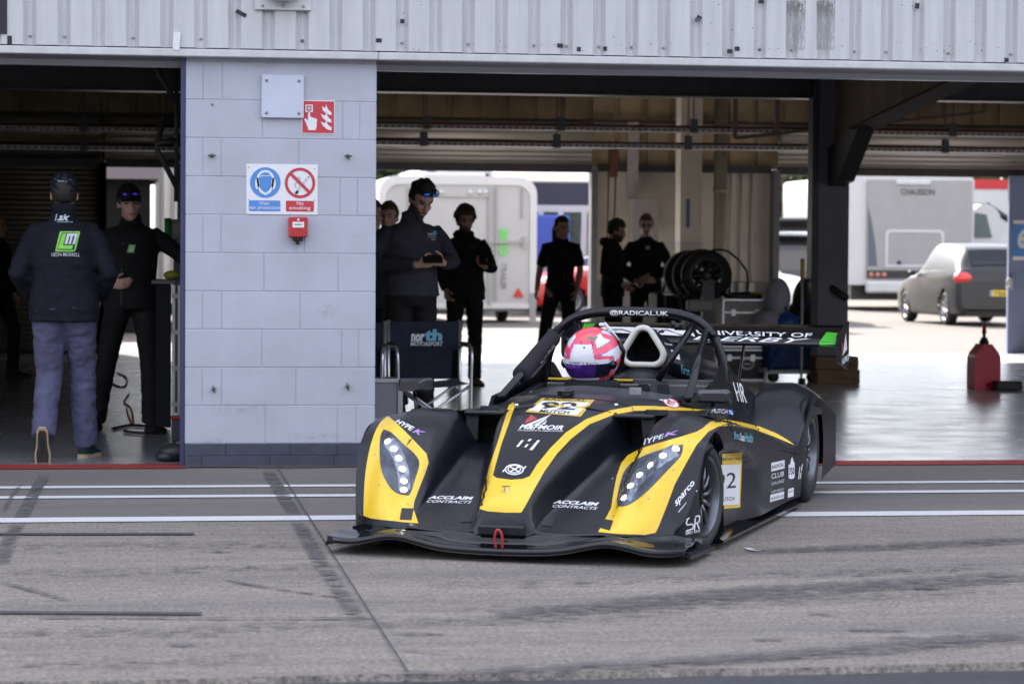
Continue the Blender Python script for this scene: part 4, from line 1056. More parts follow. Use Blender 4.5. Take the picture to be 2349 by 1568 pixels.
# ---- roll hoop and braces
hp = [(-1.80, -.455, .58), (-1.80, -.45, .74), (-1.80, -.405, .86), (-1.80, -.335, .935), (-1.80, -.24, .972), (-1.80, -.12, .984), (-1.80, .12, .984), (-1.80, .24, .972), (-1.80, .335, .935), (-1.80, .405, .86), (-1.80, .45, .74), (-1.80, .455, .58)]
mb = MB(); mb.tube(spline(hp, 8), .0245, 16); hoop = mb.build('roll_hoop', M_tube, car)
for s in (1, -1):
    mb = MB(); mb.tube([(-1.775, s*.372, .895), (-.99 if s > 0 else -.80, s*(.452 if s > 0 else .40), .60)], .0195, 12); mb.ball((-1.765, s*.385, .885), .028, 12, 8); mb.cyl((-1.75, s*.40, .88), (-1.73, s*.425, .88), .017, 12)
    mb.build('side_brace', M_tube, car)
for s in (1, -1):
    mb = MB(); mb.tube([(-1.80, s*.315, .945), (-1.64, s*.16, .655)], .017, 12); mb.build('inner_brace', M_tube, car)
mb = MB(); a = Vector((-1.735, -.377, .882)); b_ = Vector((-.80, -.40, .60)); d = b_-a
p0 = a+d*.10; p1 = a+d*.68
mb.tube([p0, p0+d*.01, p1-d*.01, p1], [.034, .041, .041, .036], 18); pad = mb.build('foam_pad', mat('black_foam', (.020, .018, .024), .8), car)
# small camera on the hoop
mb = MB(); mb.box((-1.76, .245, .915), (.05, .06, .035), bev=.006); mb.cyl((-1.73, .235, .915), (-1.71, .235, .915), .014, 12); mb.cyl((-1.76, .215, .925), (-1.74, .205, .925), .02, 12); mb.build('onboard_camera', M_tube, car)
# ---- rear wing
prof = [(-3.37, .770), (-3.355, .782), (-3.37, .797), (-3.43, .822), (-3.52, .848), (-3.62, .868), (-3.72, .882), (-3.722, .876), (-3.62, .848), (-3.50, .805), (-3.42, .776)]
mb = MB(); mb.grid([[Vector((p[0], v, p[1])) for p in prof+[prof[0]]] for v in np.linspace(-.775, .775, 30)]); wing = mb.build('wing_plane', M_gloss, car)
for s in (1, -1):
    ep = [(-3.31, .835), (-3.70, .905), (-3.74, .90), (-3.75, .66), (-3.68, .635), (-3.34, .69), (-3.31, .71)]
    mb = MB(); Mx = Matrix(((1, 0, 0, 0), (0, 0, 1, s*.78-.003), (0, 1, 0, 0), (0, 0, 0, 1))); mb.prism(ep, Mx, .006); o = mb.build('wing_endplate', M_car, car)
    if s > 0: epR = o
for s in (1, -1):
    mb = MB(); mb.tube([(-3.50, s*.24, .835), (-3.18, s*.24, .44)], [(.006, .028)]*2, 12, up=(1, 0, 0)); mb.box((-3.49, s*.24, .83), (.07, .03, .03), bev=.005); mb.build('wing_strut', M_tube, car)
# ---- mirrors
for s, (cu, cv, cz), yaw in ((-1, (-.49, -.725, .665), R(-16)), (1, (-.60, .655, .637), R(6))):
    M3 = Matrix.Translation((cu, cv, cz)) @ Matrix.Rotation(yaw, 4, 'Z')
    mb = MB(); fr_ = [(-.075, -.030), (.072, -.032), (.078, -.020), (.078, .024), (.066, .034), (-.068, .030), (-.078, .018), (-.078, -.022)]
    A = [M3 @ Vector((-.035, y*1.02, z)) for y, z in fr_]; B = [M3 @ Vector((.018, y*.97, z*.95)) for y, z in fr_]; C = [M3 @ Vector((.036, y*.72, z*.55-.002)) for y, z in fr_]
    mb.add(A+B+C, [(i, (i+1) % 8, 8+(i+1) % 8, 8+i) for i in range(8)]+[(8+i, 8+(i+1) % 8, 16+(i+1) % 8, 16+i) for i in range(8)]+[tuple(range(8)), tuple(range(16, 24))], False)
    mi = mb.build('mirror', mat('gloss_black_mirror', (.012, .012, .016), .18, coat=.5), car)
    mb = MB(); mb.tube([M3 @ Vector((0, 0, -.03)), Vector((cu+.05, cv-s*.03, .545))], [.008, .010], 8); mb.box((cu+.05, cv-s*.03, .553), (.05, .04, .012), bev=.003); mb.build('mirror_stem', M_tube, mi)
# ---- windscreen
mb = MB(); rows_ = []
for k, (zu, uo) in enumerate(((0, 0), (.028, -.035), (.052, -.08))):
    rows_.append([Vector((-.70+uo-.34*(abs(v)/.36)**2.2*(1), v, float(np.interp(abs(v), [0, .2, .36], [.628, .617, .590]))+zu*.7*(1-.5*(abs(v)/.36)**2))) for v in np.linspace(-.355, .355, 31)])
mb.grid(rows_); wsm = mat('tinted_screen', (.10, .10, .12), .06, alpha=.42); mb.build('windscreen', wsm, car)
mb = MB(); mb.prism([(-.66, -.035), (-.60, -.028), (-.57, .004), (-.60, .028), (-.67, .034), (-.70, 0)], Matrix.Translation((0, -.045, .624)), .022); mb.build('screen_vent', M_tube, car)
# bonnet fasteners
for u, v, z in ((-.33, -.19, .594), (-.47, .235, .597)): MB().cyl((u, v, z-.01), (u, v, z+.006), .010, 12).build('bonnet_pin', mat('bright_steel', (.55, .55, .55), .25, .9), car)

# ---- wheels
def wheel(uc, v_out, r, wd, steer, s, name_lbl, rim_r=.172):
    root = thing('wheel', name_lbl, None); del root['label']; root['label'] = name_lbl; root.parent = car
    root.location = (uc, s*v_out, r); root.rotation_euler = (0, 0, steer)
    Mx = Matrix.Rotation(-s*math.pi/2, 4, 'X')   # local z of the lathe -> outwards
    h = wd
    prof = [(rim_r+.004, -.012), (rim_r+.012, -.004), (rim_r+.035, .0), (r-.03, -.004), (r-.010, -.014), (r-.001, -.034), (r, -h*.5), (r-.001, -h+.034), (r-.01, -h+.012), (r-.04, -h), (rim_r, -h+.01)]
    mb = MB(); mb.lathe([(a, b) for a, b in prof], Mx, 72); mb.build('tyre', M_rubber, root)
    mb = MB(); pr_ = [(rim_r+.006, -.014), (rim_r+.002, -.006), (rim_r-.008, -.006), (rim_r-.014, -.016), (rim_r-.020, -.05), (rim_r-.028, -.10), (rim_r-.03, -h+.02)]
    mb.lathe(pr_, Mx, 64)
    nsp = 12
    for k in range(nsp):
        a = 2*math.pi*k/nsp; da = .16; pp = []
        for rr, dz, tw in ((.048, -.040, 0), (.085, -.034, .35), (.12, -.036, .7), (.150, -.050, .95)):
            an = a+da*tw*1.0; pp.append(Mx @ Vector((rr*math.cos(an), rr*math.sin(an), dz)))
        mb.tube(pp, [(.012, .012), (.009, .010), (.0085, .010), (.013, .012)], 8, up=(0, s, 0))
    mb.lathe([(0, -.043), (.035, -.043), (.052, -.050), (.056, -.075), (.05, -.09)], Mx, 32)
    mb.build('rim', M_rim, root)
    mb = MB(); mb.lathe([(0, -.026), (.022, -.026), (.030, -.032), (.034, -.05)], Mx, 24); mb.lathe([(.0, -.12), (.14, -.12), (.14, -.13)], Mx, 32)
    mb.build('hub', mat('hub_black', (.01, .01, .012), .35, .4), root)
    return root
wheel(-.02, .750, .242, .20, R(-8), 1, 'front wheel on the side nearest the camera')
wheel(-.02, .72, .242, .20, R(-8), -1, 'hidden front wheel on the far side')
wheel(-2.45, .797, .262, .25, 0, 1, 'rear wheel on the side nearest the camera')
wheel(-2.45, .797, .262, .25, 0, -1, 'hidden rear wheel on the far side')

# ---- everything painted or stuck on the body
BV = bvh_of([front, cowl, sideR, sideL, rear[0], rear[1], fins[0], fins[1], eng, deck])
RC = cam_ray_in(car)
# yellow areas
YL = bezpts([(889, 953), (868, 975), (852, 1015), (842, 1060), (837, 1100), (835, 1140), (834, 1178)], 4)
d = Decal(BV, RC, .0012)
lensL = bezpts([(880, 985), (898, 992), (925, 1018), (950, 1040), (962, 1062), (952, 1100), (942, 1130), (932, 1136), (905, 1128), (886, 1104), (874, 1072), (871, 1030), (873, 1000), (880, 985)], 3)[:-1]
outL = [(890, 954), (912, 972), (940, 1000), (962, 1023), (978, 1040), (983, 1060), (975, 1085), (962, 1118), (950, 1150), (948, 1166), (960, 1200)] + [(925, 1197), (880, 1192), (850, 1188), (834, 1182)] + YL[::-1][1:-1]
d.put(ring(outL, lensL, 5))
lensR = bezpts([(1567, 1019), (1520, 1030), (1462, 1052), (1434, 1078), (1424, 1104), (1416, 1140), (1417, 1158), (1432, 1161), (1456, 1150), (1490, 1122), (1530, 1080), (1562, 1045), (1567, 1019)], 3)[:-1]
outR = [(1598, 990), (1560, 1002), (1520, 1013), (1470, 1028), (1440, 1044), (1425, 1062), (1415, 1090), (1408, 1125), (1402, 1165), (1372, 1220), (1420, 1224), (1480, 1226), (1504, 1221), (1511, 1206), (1530, 1158), (1548, 1110), (1574, 1062), (1598, 1020), (1625, 990), (1648, 978), (1668, 976), (1669, 963), (1648, 962), (1628, 968), (1612, 982)]
d.put(ring(outR, lensR, 5))
# nose stripes
d.poly([(1101, 1167), (1107, 1130), (1123, 1070), (1143, 1010), (1161, 952), (1167, 929), (1178, 922), (1181, 932), (1166, 975), (1150, 1020), (1136, 1070), (1131, 1090), (1140, 1096), (1172, 1100), (1200, 1098), (1215, 1092), (1232, 1065), (1262, 1028), (1298, 992), (1345, 961), (1400, 941), (1449, 932), (1452, 943), (1408, 951), (1352, 973), (1308, 1008), (1278, 1040), (1248, 1082), (1225, 1122), (1207, 1156), (1196, 1175), (1160, 1175), (1120, 1172)], 0, 9)
d.poly([(1450, 931), (1500, 931), (1560, 934), (1620, 940), (1580, 942), (1500, 941), (1453, 942)], 0, 9)
d.poly([(1671, 963), (1700, 968), (1740, 977), (1780, 993), (1806, 1008), (1825, 1022), (1806, 1014), (1775, 1001), (1735, 986), (1700, 977), (1672, 976)], 0, 7)
yel = d.build('yellow_livery', [M_yel], car)
# headlights: dark bowl seen through a clear lens, with a row of lit LEDs
def ball_at(px, py, depth=.0):
    o, dd = RC(px, py); h = BV.ray_cast(o, dd); n = h[1] if h[1].dot(dd) < 0 else -h[1]; return h[0]-n*depth, n
M_led = mat('lit_led', (1, .97, .90), .3, emit=9); M_bowl = mat('headlamp_bowl', (.085, .095, .125), .26, .35, nz=.75, nscale=11); M_lens = mat('clear_lens', (.06, .07, .09), .03, alpha=.12, spec=.6); M_refl = mat('led_reflector', (.75, .76, .78), .2, .8)
for nm, lens, leds in (('headlight', lensL, [(890, 1013), (903, 1030), (914, 1052), (922, 1076), (926, 1104), (926, 1124)]), ('headlight', lensR, [(1550, 1030), (1521, 1046), (1493, 1067), (1468, 1090), (1447, 1115), (1432, 1142)])):
    d = Decal(BV, RC, .002); d.poly(lens, 0, 9); hl = d.build(nm, [M_bowl], car)
    # pale strip along the lamps: lamp interior plus a painted reflection
    d = Decal(BV, RC, .0032); A_ = np.array(leds, float); dr = np.gradient(A_, axis=0); dr /= np.hypot(dr[:, 0], dr[:, 1])[:, None]; nn_ = np.stack([-dr[:, 1], dr[:, 0]], 1); w0_ = 15 if leds[0][0] < 1000 else 17
    sgn = 1
    tray = [tuple(p) for p in (A_+nn_*w0_*.8)]+[tuple(p) for p in (A_-nn_*w0_)[::-1]]
    d.poly(tray, 0, 5); d.build('lamp_glint_strip', [mat('lamp_interior_and_glint', (.27, .30, .36), .22, .75, nz=.7, nscale=30)], hl)
    for (x, y) in leds:
        p, n = ball_at(x, y)
        q = n.to_track_quat('Z', 'Y').to_matrix().to_4x4(); Mx = Matrix.Translation(p+n*.002) @ q
        mb = MB(); mb.lathe([(.0185, .0), (.017, .005), (.012, .002)], Mx, 20); r_ = mb.build('lamp_reflector', M_refl, hl)
        mb = MB(); mb.lathe([(0, .006), (.007, .0055), (.0125, .003)], Mx, 16); mb.build('led_lamp', M_led, hl)
    d = Decal(BV, RC, .026); d.poly(lens, 0, 9); d.build('lens_cover', [M_lens], hl)
# lettering
d = Decal(BV, RC, .0030); WH, KK, GO, RE, BL, VI, TE, YE = range(8)
d.poly([(1205, 945), (1243, 913), (1364, 917), (1332, 956)], GO, 12); d.off = .0052
d.poly([(1213, 942), (1245, 920), (1352, 924), (1323, 953)], WH, 12); d.off = .0095

d.text('RADICAL', [(1252, 914), (1348, 917.4), (1344, 921.8), (1248, 918.6)], KK)
d.text('92', [(1247, 922.5), (1332, 925), (1317, 941.5), (1234, 937.5)], KK, bold=.016)
d.text('MUTCH', [(1242, 940), (1308, 944), (1304, 950.5), (1236, 946.5)], KK, bold=.01)
d.mark('race_number_panel')
d.off = .0038
d.poly([(1205, 966), (1219, 951), (1233, 961), (1204, 972)], RE)
for a in ([(1197, 978), (1264, 951), (1260, 955), (1214, 977)], [(1222, 976), (1256, 957.5), (1253, 962), (1236, 975)], [(1242, 974), (1255, 964), (1250, 974)]): d.poly(a, WH)
d.text('H&FMOIR', [(1196, 973.5), (1296, 976.5), (1290, 986.5), (1190, 984.5)], WH, bold=.03, shear=.15, off=.0050)
d.text('EXCELLENCE IN FABRICATION', [(1189, 985.6), (1291, 987.6), (1290, 990.5), (1188, 988.4)], WH, bold=.01)
d.mark('fabricator_logo')
for a in ([(1196, 1010), (1202, 1010), (1190, 1025), (1184, 1025)], [(1214, 1007), (1220, 1007), (1216, 1012), (1210, 1012)], [(1208, 1019), (1213, 1019), (1208, 1026), (1202, 1026)], [(1233, 1010), (1239, 1010), (1221, 1033), (1214, 1032)]): d.poly(a, WH)
d.mark('slanted_bars_logo')
d.put(ring(ell(1180, 1077, 22, 12.5), ell(1180, 1077, 19, 10))); d.put(ring(ell(1180, 1076, 15.5, 9.5), ell(1180, 1076, 13, 7.5)))
d.line([(1169, 1070), (1192, 1083)], 3, WH); d.line([(1192, 1070), (1169, 1083)], 3, WH); d.line([(1199, 1076), (1207, 1070)], 3, WH); d.line([(1153, 1082), (1161, 1076)], 3, WH)
d.mark('ring_logo')
d.text('ACCLAIM', [(986, 1136.5), (1087, 1139), (1085, 1146.5), (980, 1144)], WH, bold=.045, shear=.2)
d.text('CONTRACTS', [(981, 1146.5), (1083, 1149), (1080, 1155), (977, 1152.5)], WH, bold=.01, shear=.2)
d.mark('contractor_lettering')
d.text('ACCLAIM', [(1272, 1146), (1375, 1152.5), (1371, 1160.5), (1267, 1154)], WH, bold=.045, shear=.2)
d.text('CONTRACTS', [(1268, 1156.5), (1372, 1163), (1368, 1169.5), (1266, 1162.5)], WH, bold=.01, shear=.2)
d.mark('contractor_lettering')
d.text('HYPE', [(913, 961), (951, 980), (944, 990), (906, 968)], WH, bold=.03, shear=.25); d.text('K', [(953, 982), (977, 992), (965, 1000), (945, 991)], VI, bold=.03, shear=.25)
d.mark('fender_lettering')
d.text('HYPE', [(1466, 1011), (1524, 994.5), (1524, 1004), (1465, 1025)], WH, bold=.012, shear=.15); d.text('K', [(1526, 993), (1558, 987), (1555, 996), (1524, 1003)], VI, bold=.03, shear=.15)
d.mark('fender_lettering')
d.text('G.MUTCH', [(1622, 937), (1668, 939), (1668, 949), (1622, 947)], WH)
d.mark('driver_name')
d.poly([(1671, 940), (1681, 941), (1681, 952), (1671, 950)], BL); d.off = .0052; d.line([(1672, 941), (1680, 951)], 2, WH); d.line([(1680, 941), (1672, 950)], 2, WH); d.off = .0038
d.mark('saltire_flag')
d.text('HR', [(1680, 876), (1704, 880), (1713, 924), (1692, 920)], WH, bold=.01)
d.mark('fin_letters')
d.text('first', [(1683, 988), (1696, 990.5), (1696, 1009), (1683, 1006)], TE, bold=.01); d.text('Scan', [(1697, 992), (1707, 993.5), (1707, 1012), (1697, 1009.5)], WH, bold=.02); d.text('Health', [(1708, 991.5), (1726, 994.5), (1726, 1015), (1708, 1012)], TE, bold=.01)
d.mark('health_lettering')
d.text('sparco', [(1547, 1151), (1589, 1101), (1597, 1112), (1552, 1166)], WH, bold=.02, shear=.1); d.line([(1556, 1174), (1598, 1124)], 2.6, WH)
d.mark('racewear_lettering')
# SR monogram
for pts in ([(1605, 1182), (1578, 1188), (1575, 1192), (1574, 1200), (1576, 1203), (1587, 1201), (1590, 1204), (1588, 1212), (1573, 1217)], [(1594, 1187), (1592, 1215)], [(1594, 1184), (1602, 1182), (1604, 1186), (1603, 1196), (1594, 1200)], [(1598, 1199), (1603, 1212)]): d.line(pts, 3, WH)
d.mark('monogram')
d.text('SIMPLY RACE', [(1572, 1219), (1605, 1213), (1605, 1219), (1572, 1226)], WH, bold=.01)
d.mark('monogram_lettering')
d.put(ring(ell(1539, 924, 21, 10.5, rot=.42), ell(1539, 924, 18, 8, rot=.42)), RE); d.poly(ell(1539, 924, 18, 8, rot=.42), WH, off=.0024); d.off = .0036; d.text('E', [(1531, 916), (1549, 922), (1546, 932), (1529, 925)], RE, bold=.03); d.off = .0038
d.mark('extinguisher_badge')
d.poly([(1474, 906), (1490, 901), (1524, 918), (1520, 920)], WH, 8); d.off = .0036; d.poly([(1482, 906), (1491, 904), (1499, 909), (1495, 911)], BL); d.poly([(1500, 909), (1510, 915), (1502, 913)], BL); d.poly([(1494, 904), (1500, 909), (1496, 911)], RE); d.off = .0038

d.mark('triangular_badge')
# number panel on the side
d.poly([(1655, 1040), (1702, 1036), (1697, 1163), (1660, 1166)], YE, 12); d.off = .0052; d.poly([(1650, 1066), (1697.5, 1064), (1694, 1156), (1655, 1158)], WH, 12); d.off = .0075
d.text('RADICAL', [(1645, 1050), (1698, 1047), (1698, 1053), (1645, 1057)], KK, bold=.01); d.text('92', [(1640, 1086), (1688, 1082), (1686, 1118), (1640, 1122)], KK); d.text('MUTCH', [(1650, 1140), (1683, 1138), (1683, 1147), (1650, 1149)], KK)
d.mark('race_number_panel')
d.off = .0038
d.poly([(1768, 1061), (1799, 1054), (1799, 1073.5), (1768, 1081)], WH); d.off = .0052; d.text('RADICAL', [(1770, 1067), (1797, 1060), (1797, 1068), (1770, 1075)], KK, bold=.01); d.off = .0038
d.text('CLUB', [(1769, 1086), (1798, 1079), (1797, 1091), (1768, 1098)], WH, bold=.01); d.text('CHALLENGE', [(1768, 1106), (1798, 1098), (1797, 1105), (1768, 1113)], WH, spacing=1.1)
d.line([(1766, 1119), (1799, 1110)], 1.4, WH); d.text('UNITED KINGDOM', [(1768, 1125), (1796, 1118), (1796, 1124), (1768, 1131)], WH)
d.poly([(1766, 1134), (1798, 1126), (1797, 1142), (1765, 1151)], WH); d.off = .0052; d.text('750 MOTOR CLUB', [(1768, 1141), (1796, 1133.5), (1796, 1139), (1768, 1146)], KK); d.off = .0038
d.mark('championship_sticker')
d.poly([(1808, 1065), (1812, 1064), (1813, 1056), (1816, 1046), (1819, 1056), (1822, 1062), (1822, 1095), (1815, 1098), (1808, 1096)], WH); d.off = .0052; d.text('750', [(1809, 1073), (1821, 1071), (1821, 1087), (1809, 1089)], KK, bold=.02); d.off = .0038
for i in range(3):
    for j in range(2): d.poly([(1813+3*j, 1058+5*i+j), (1815+3*j, 1057.5+5*i+j), (1815+3*j, 1059.5+5*i+j), (1813+3*j, 1060+5*i+j)], KK, off=.0036)
d.mark('club_badge')
d.poly([(1807, 1121), (1820, 1117), (1820, 1137), (1806, 1141)], WH); d.off = .0052; d.text('motul', [(1808, 1125), (1818, 1122), (1818, 1127), (1808, 1130)], RE); d.off = .0038
d.mark('sponsor_sticker')
for a in ([(1833, 1070), (1835, 1069), (1832, 1098), (1830, 1099)], [(1838.5, 1064), (1840.5, 1063), (1838.5, 1079), (1836.5, 1080)], [(1835.5, 1083), (1837.5, 1082), (1836, 1096), (1834, 1097)], [(1844, 1068), (1846, 1067), (1841, 1106), (1839, 1107)]): d.poly(a, WH)

d.mark('slanted_bars_logo')
d.poly([(1150, 1114), (1170, 1113), (1169, 1130), (1148, 1130)], GO, off=.002); d.line([(1156, 1128), (1160, 1117), (1152, 1115.5), (1170, 1115)], 1.5, KK, .0034); d.line([(1161, 1119), (1166, 1130)], 1.5, WH, .0034)
d.mark('nose_badge')
# tape squares on the nose lip
for q in ([(922, 1165), (949, 1166), (944, 1193), (917, 1192)], [(1059, 1173), (1085, 1172), (1083, 1197), (1057, 1198)], [(1248, 1182), (1273, 1186), (1266, 1208), (1241, 1204)], [(1385, 1190), (1407, 1194), (1399, 1217), (1375, 1210)]): d.poly(q, KK, 8, off=.0045); d.mark('tape_square')
d.build('sponsor_lettering', [M_vw, M_vk, M_gold, M_vr, M_vb, M_vv, M_teal, M_yel], car)
# panel screws round the headlights
mb = MB()
for x, y in [(878, 979), (938, 1008), (972, 1078), (935, 1156), (861, 1041), (870, 1111), (1485, 1040), (1580, 1012), (1545, 1076), (1488, 1143), (1405, 1098), (1396, 1184)]:
    try:
        p, n = ball_at(x, y); mb.ball(p+n*.0015, .0042, 8, 6)
    except Exception: pass
mb.build('panel_screw', mat('bright_screw', (.5, .5, .5), .3, .8), car)['kind'] = 'stuff'
# seam and shut lines on the body
d = Decal(BV, RC, .0008)
for pts in ([(1262, 912), (1340, 914), (1400, 920), (1440, 932), (1452, 950), (1460, 985)], [(1668, 962), (1672, 975), (1680, 990)], [(1790, 1032), (1822, 1040), (1836, 1042)], [(1822, 1019), (1823, 1050)], [(1712, 915), (1716, 950), (1724, 965)]): d.line(bezpts(pts, 4), 1.6, 0); d.mark('shut_line')
d.build('shut_line', [M_inner], car)
# lettering on hoop, pad, wing, endplate, cover
dh = Decal(bvh_of([hoop]), RC, .0012); dh.text('@RADICAL.UK', [(1399, 711), (1533, 713.5), (1533, 726), (1399, 723.5)], 0, bold=.03); dh.build('sponsor_lettering', [M_vw], car)
dh = Decal(bvh_of([pad]), RC, .004); dh.text('RADICAL', [(1279, 796), (1250, 838), (1239, 832), (1268, 790)], 0); dh.build('sponsor_lettering', [mat('grey_print', (.5, .5, .52), .6)], car)
dh = Decal(bvh_of([wing]), RC, .0016)
dh.poly([(1330, 770), (1340, 742), (1366, 743), (1354, 756), (1336, 771)], 1); 
dh.poly([(1880, 784), (1896, 762), (1922, 764), (1922, 796), (1880, 793)], 1)
dh.poly([(1388, 749), (1500, 752), (1585, 756), (1595, 772), (1540, 769), (1350, 760)], 0)
dh.off = .002; dh.line([(1372, 760), (1400, 756), (1428, 756), (1450, 763), (1480, 758), (1530, 757), (1560, 768), (1590, 771)], 2.6, 2); dh.line([(1410, 760), (1470, 754), (1510, 756)], 2, 2); dh.off = .0012
dh.text('UNIVERSITY OF', [(1596, 757), (1864, 764.5), (1860, 774), (1602, 767)], 0, bold=.01)
dh.text('DERBY', [(1604, 771), (1860, 776.5), (1828, 786.5), (1590, 779)], 0, bold=.005)
dh.build('sponsor_lettering', [M_vw, mat('green_vinyl', (.05, .42, .03), .35), M_vk], car)
dh = Decal(bvh_of([epR]), RC, .0012)
dh.poly([(1930, 783), (1934, 791), (1931, 812)], 1); dh.poly([(1940, 762), (1943, 800), (1932, 816)], 0); dh.text('H&FMOIR', [(1931, 822), (1950, 808), (1950, 824), (1931, 837)], 0, bold=.02)
dh.build('sponsor_lettering', [M_vw, M_vr], car)
de = Decal(bvh_of([eng, deck]), RC, .002); de.text('first', [(1561, 835), (1580, 842), (1584, 862), (1563, 856)], 0); de.poly([(1538, 802), (1556, 806), (1560, 825), (1546, 822)], 1); de.text('Powered', [(1524, 785), (1541, 788), (1542, 793), (1525, 791)], 1); de.line([(1545, 808), (1553, 813)], 3, 2, off=.003); de.build('sponsor_lettering', [M_teal, M_vw, M_vr], car)
# ================================================================ PEOPLE (local frame: facing -y, person's left hand at +x)
M_skin = mat('skin', (.50, .29, .21), .5, nz=.15, nscale=14); M_skin2 = mat('skin_fair', (.58, .36, .28), .5, nz=.15, nscale=14)
M_hairD = mat('dark_hair', (.018, .013, .010), .6, nz=.5, nscale=60, bump=.6); M_hairB = mat('brown_hair', (.085, .045, .022), .6, nz=.5, nscale=60, bump=.6); M_hairG = mat('ginger_hair', (.14, .06, .025), .6, nz=.5, nscale=60, bump=.6)
M_lip = mat('lips', (.30, .12, .10), .5); M_eye = mat('eye_dark', (.03, .02, .02), .3); M_beard = mat('stubble', (.085, .05, .038), .7, nz=.5, nscale=90)
def cloth(name, c, c2=None): return mat(name, c, .85, nz=.25, nscale=7, bump=.25, bscale=35)
C_navy = cloth('navy_softshell', (.0085, .010, .018)); C_black = cloth('black_cloth', (.014, .0135, .014)); C_grey = cloth('charcoal_softshell', (.046, .045, .055)); C_char = cloth('charcoal_sleeve', (.034, .034, .045))
C_blue = cloth('faded_blue_grey_trousers', (.092, .092, .160)); C_boot = cloth('tan_boot', (.20, .13, .08)); C_sole = mat('cream_sole', (.42, .34, .22), .6); C_shoe = cloth('dark_green_shoe', (.02, .035, .035))

def remesh(mb, name, mats, parent, voxel, smooth=2, pick=None, wrinkle=0, wscale=(9, 9, 9), label=None):
    me = bpy.data.meshes.new('tmp'); me.from_pydata([tuple(v) for v in mb.v], [], mb.f); o = bpy.data.objects.new('tmp', me); COL.objects.link(o)
    bm = bmesh.new(); bm.from_mesh(me); bmesh.ops.recalc_face_normals(bm, faces=bm.faces); bm.to_mesh(me); bm.free()
    m = o.modifiers.new('r', 'REMESH'); m.mode = 'VOXEL'; m.voxel_size = voxel; m.use_smooth_shade = True
    if smooth: sm_ = o.modifiers.new('s', 'SMOOTH'); sm_.iterations = smooth; sm_.factor = .5
    dg = bpy.context.evaluated_depsgraph_get(); dg.update(); me2 = bpy.data.meshes.new_from_object(o.evaluated_get(dg))
    bpy.data.objects.remove(o); bpy.data.meshes.remove(me); me2.name = name
    n = len(me2.vertices); co = np.empty(n*3); me2.vertices.foreach_get('co', co); co = co.reshape(-1, 3)
    if wrinkle:
        nr = np.array([tuple(v.normal) for v in me2.vertices]); sd_ = random.uniform(0, 50)
        d_ = np.array([noise.fractal(Vector((p[0]*wscale[0]+sd_, p[1]*wscale[1], p[2]*wscale[2])), .8, 2.1, 3) for p in co]); d_ = -np.abs(d_)*1.0+.35
        co = co+nr*(d_*wrinkle)[:, None]; me2.vertices.foreach_set('co', co.ravel())
    me2.materials.clear()
    mats = mats if isinstance(mats, (list, tuple)) else [mats]
    for q in mats: me2.materials.append(q)
    fc = np.zeros(len(me2.polygons), int)
    if pick:
        for p in me2.polygons: fc[p.index] = pick(p.center)
    me2.polygons.foreach_set('material_index', fc); me2.polygons.foreach_set('use_smooth', [True]*len(fc)); me2.update()
    ob = bpy.data.objects.new(name, me2); COL.objects.link(ob); ob.parent = parent
    if label: ob['label'] = label
    return ob

def hand(mb, W, d, n, curl=.5, side=1, k=1.0):
    """W wrist, d towards the fingers, n palm normal (the side the fingers curl to), side +1 if the thumb is on d x n"""
    W = Vector(W); d = Vector(d).normalized(); n = Vector(n); n = (n-d*n.dot(d)).normalized(); t = d.cross(n)*side
    mb.tube([W-d*.03*k, W+d*.01*k, W+d*.05*k, W+d*.085*k], [(.024*k, .020*k), (.030*k, .018*k), (.040*k, .016*k), (.039*k, .013*k)], 12, up=tuple(n))
    for i, (off, L, cu) in enumerate(((.030, .070, .9), (.010, .078, 1.0), (-.010, .073, 1.1), (-.029, .058, 1.2))):
        p = W+d*(.080-.004*abs(i-1))*k+t*off*k; a = 0; pts = [p-d*.02*k, p]
        for j in range(3):
            a += curl*cu*(.9, 1.1, .7)[j]; dd = d*math.cos(a)+n*math.sin(a); p = p+dd*L*(.45, .32, .23)[j]*k; pts.append(p)
        mb.tube(pts, [.0095*k, .0095*k, .0088*k, .008*k, .0065*k], 8)
    p = W+d*.022*k+t*.026*k; q = p+(d*.5+t*.75+n*.25).normalized()*.034*k; r_ = q+(d*.8+t*.25+n*(.3+.4*curl)).normalized()*.032*k; e = r_+(d*.85-t*.1+n*.5).normalized()*.024*k
    mb.tube([p-t*.01*k, p, q, r_, e], [.014*k, .014*k, .0115*k, .010*k, .0075*k], 8)

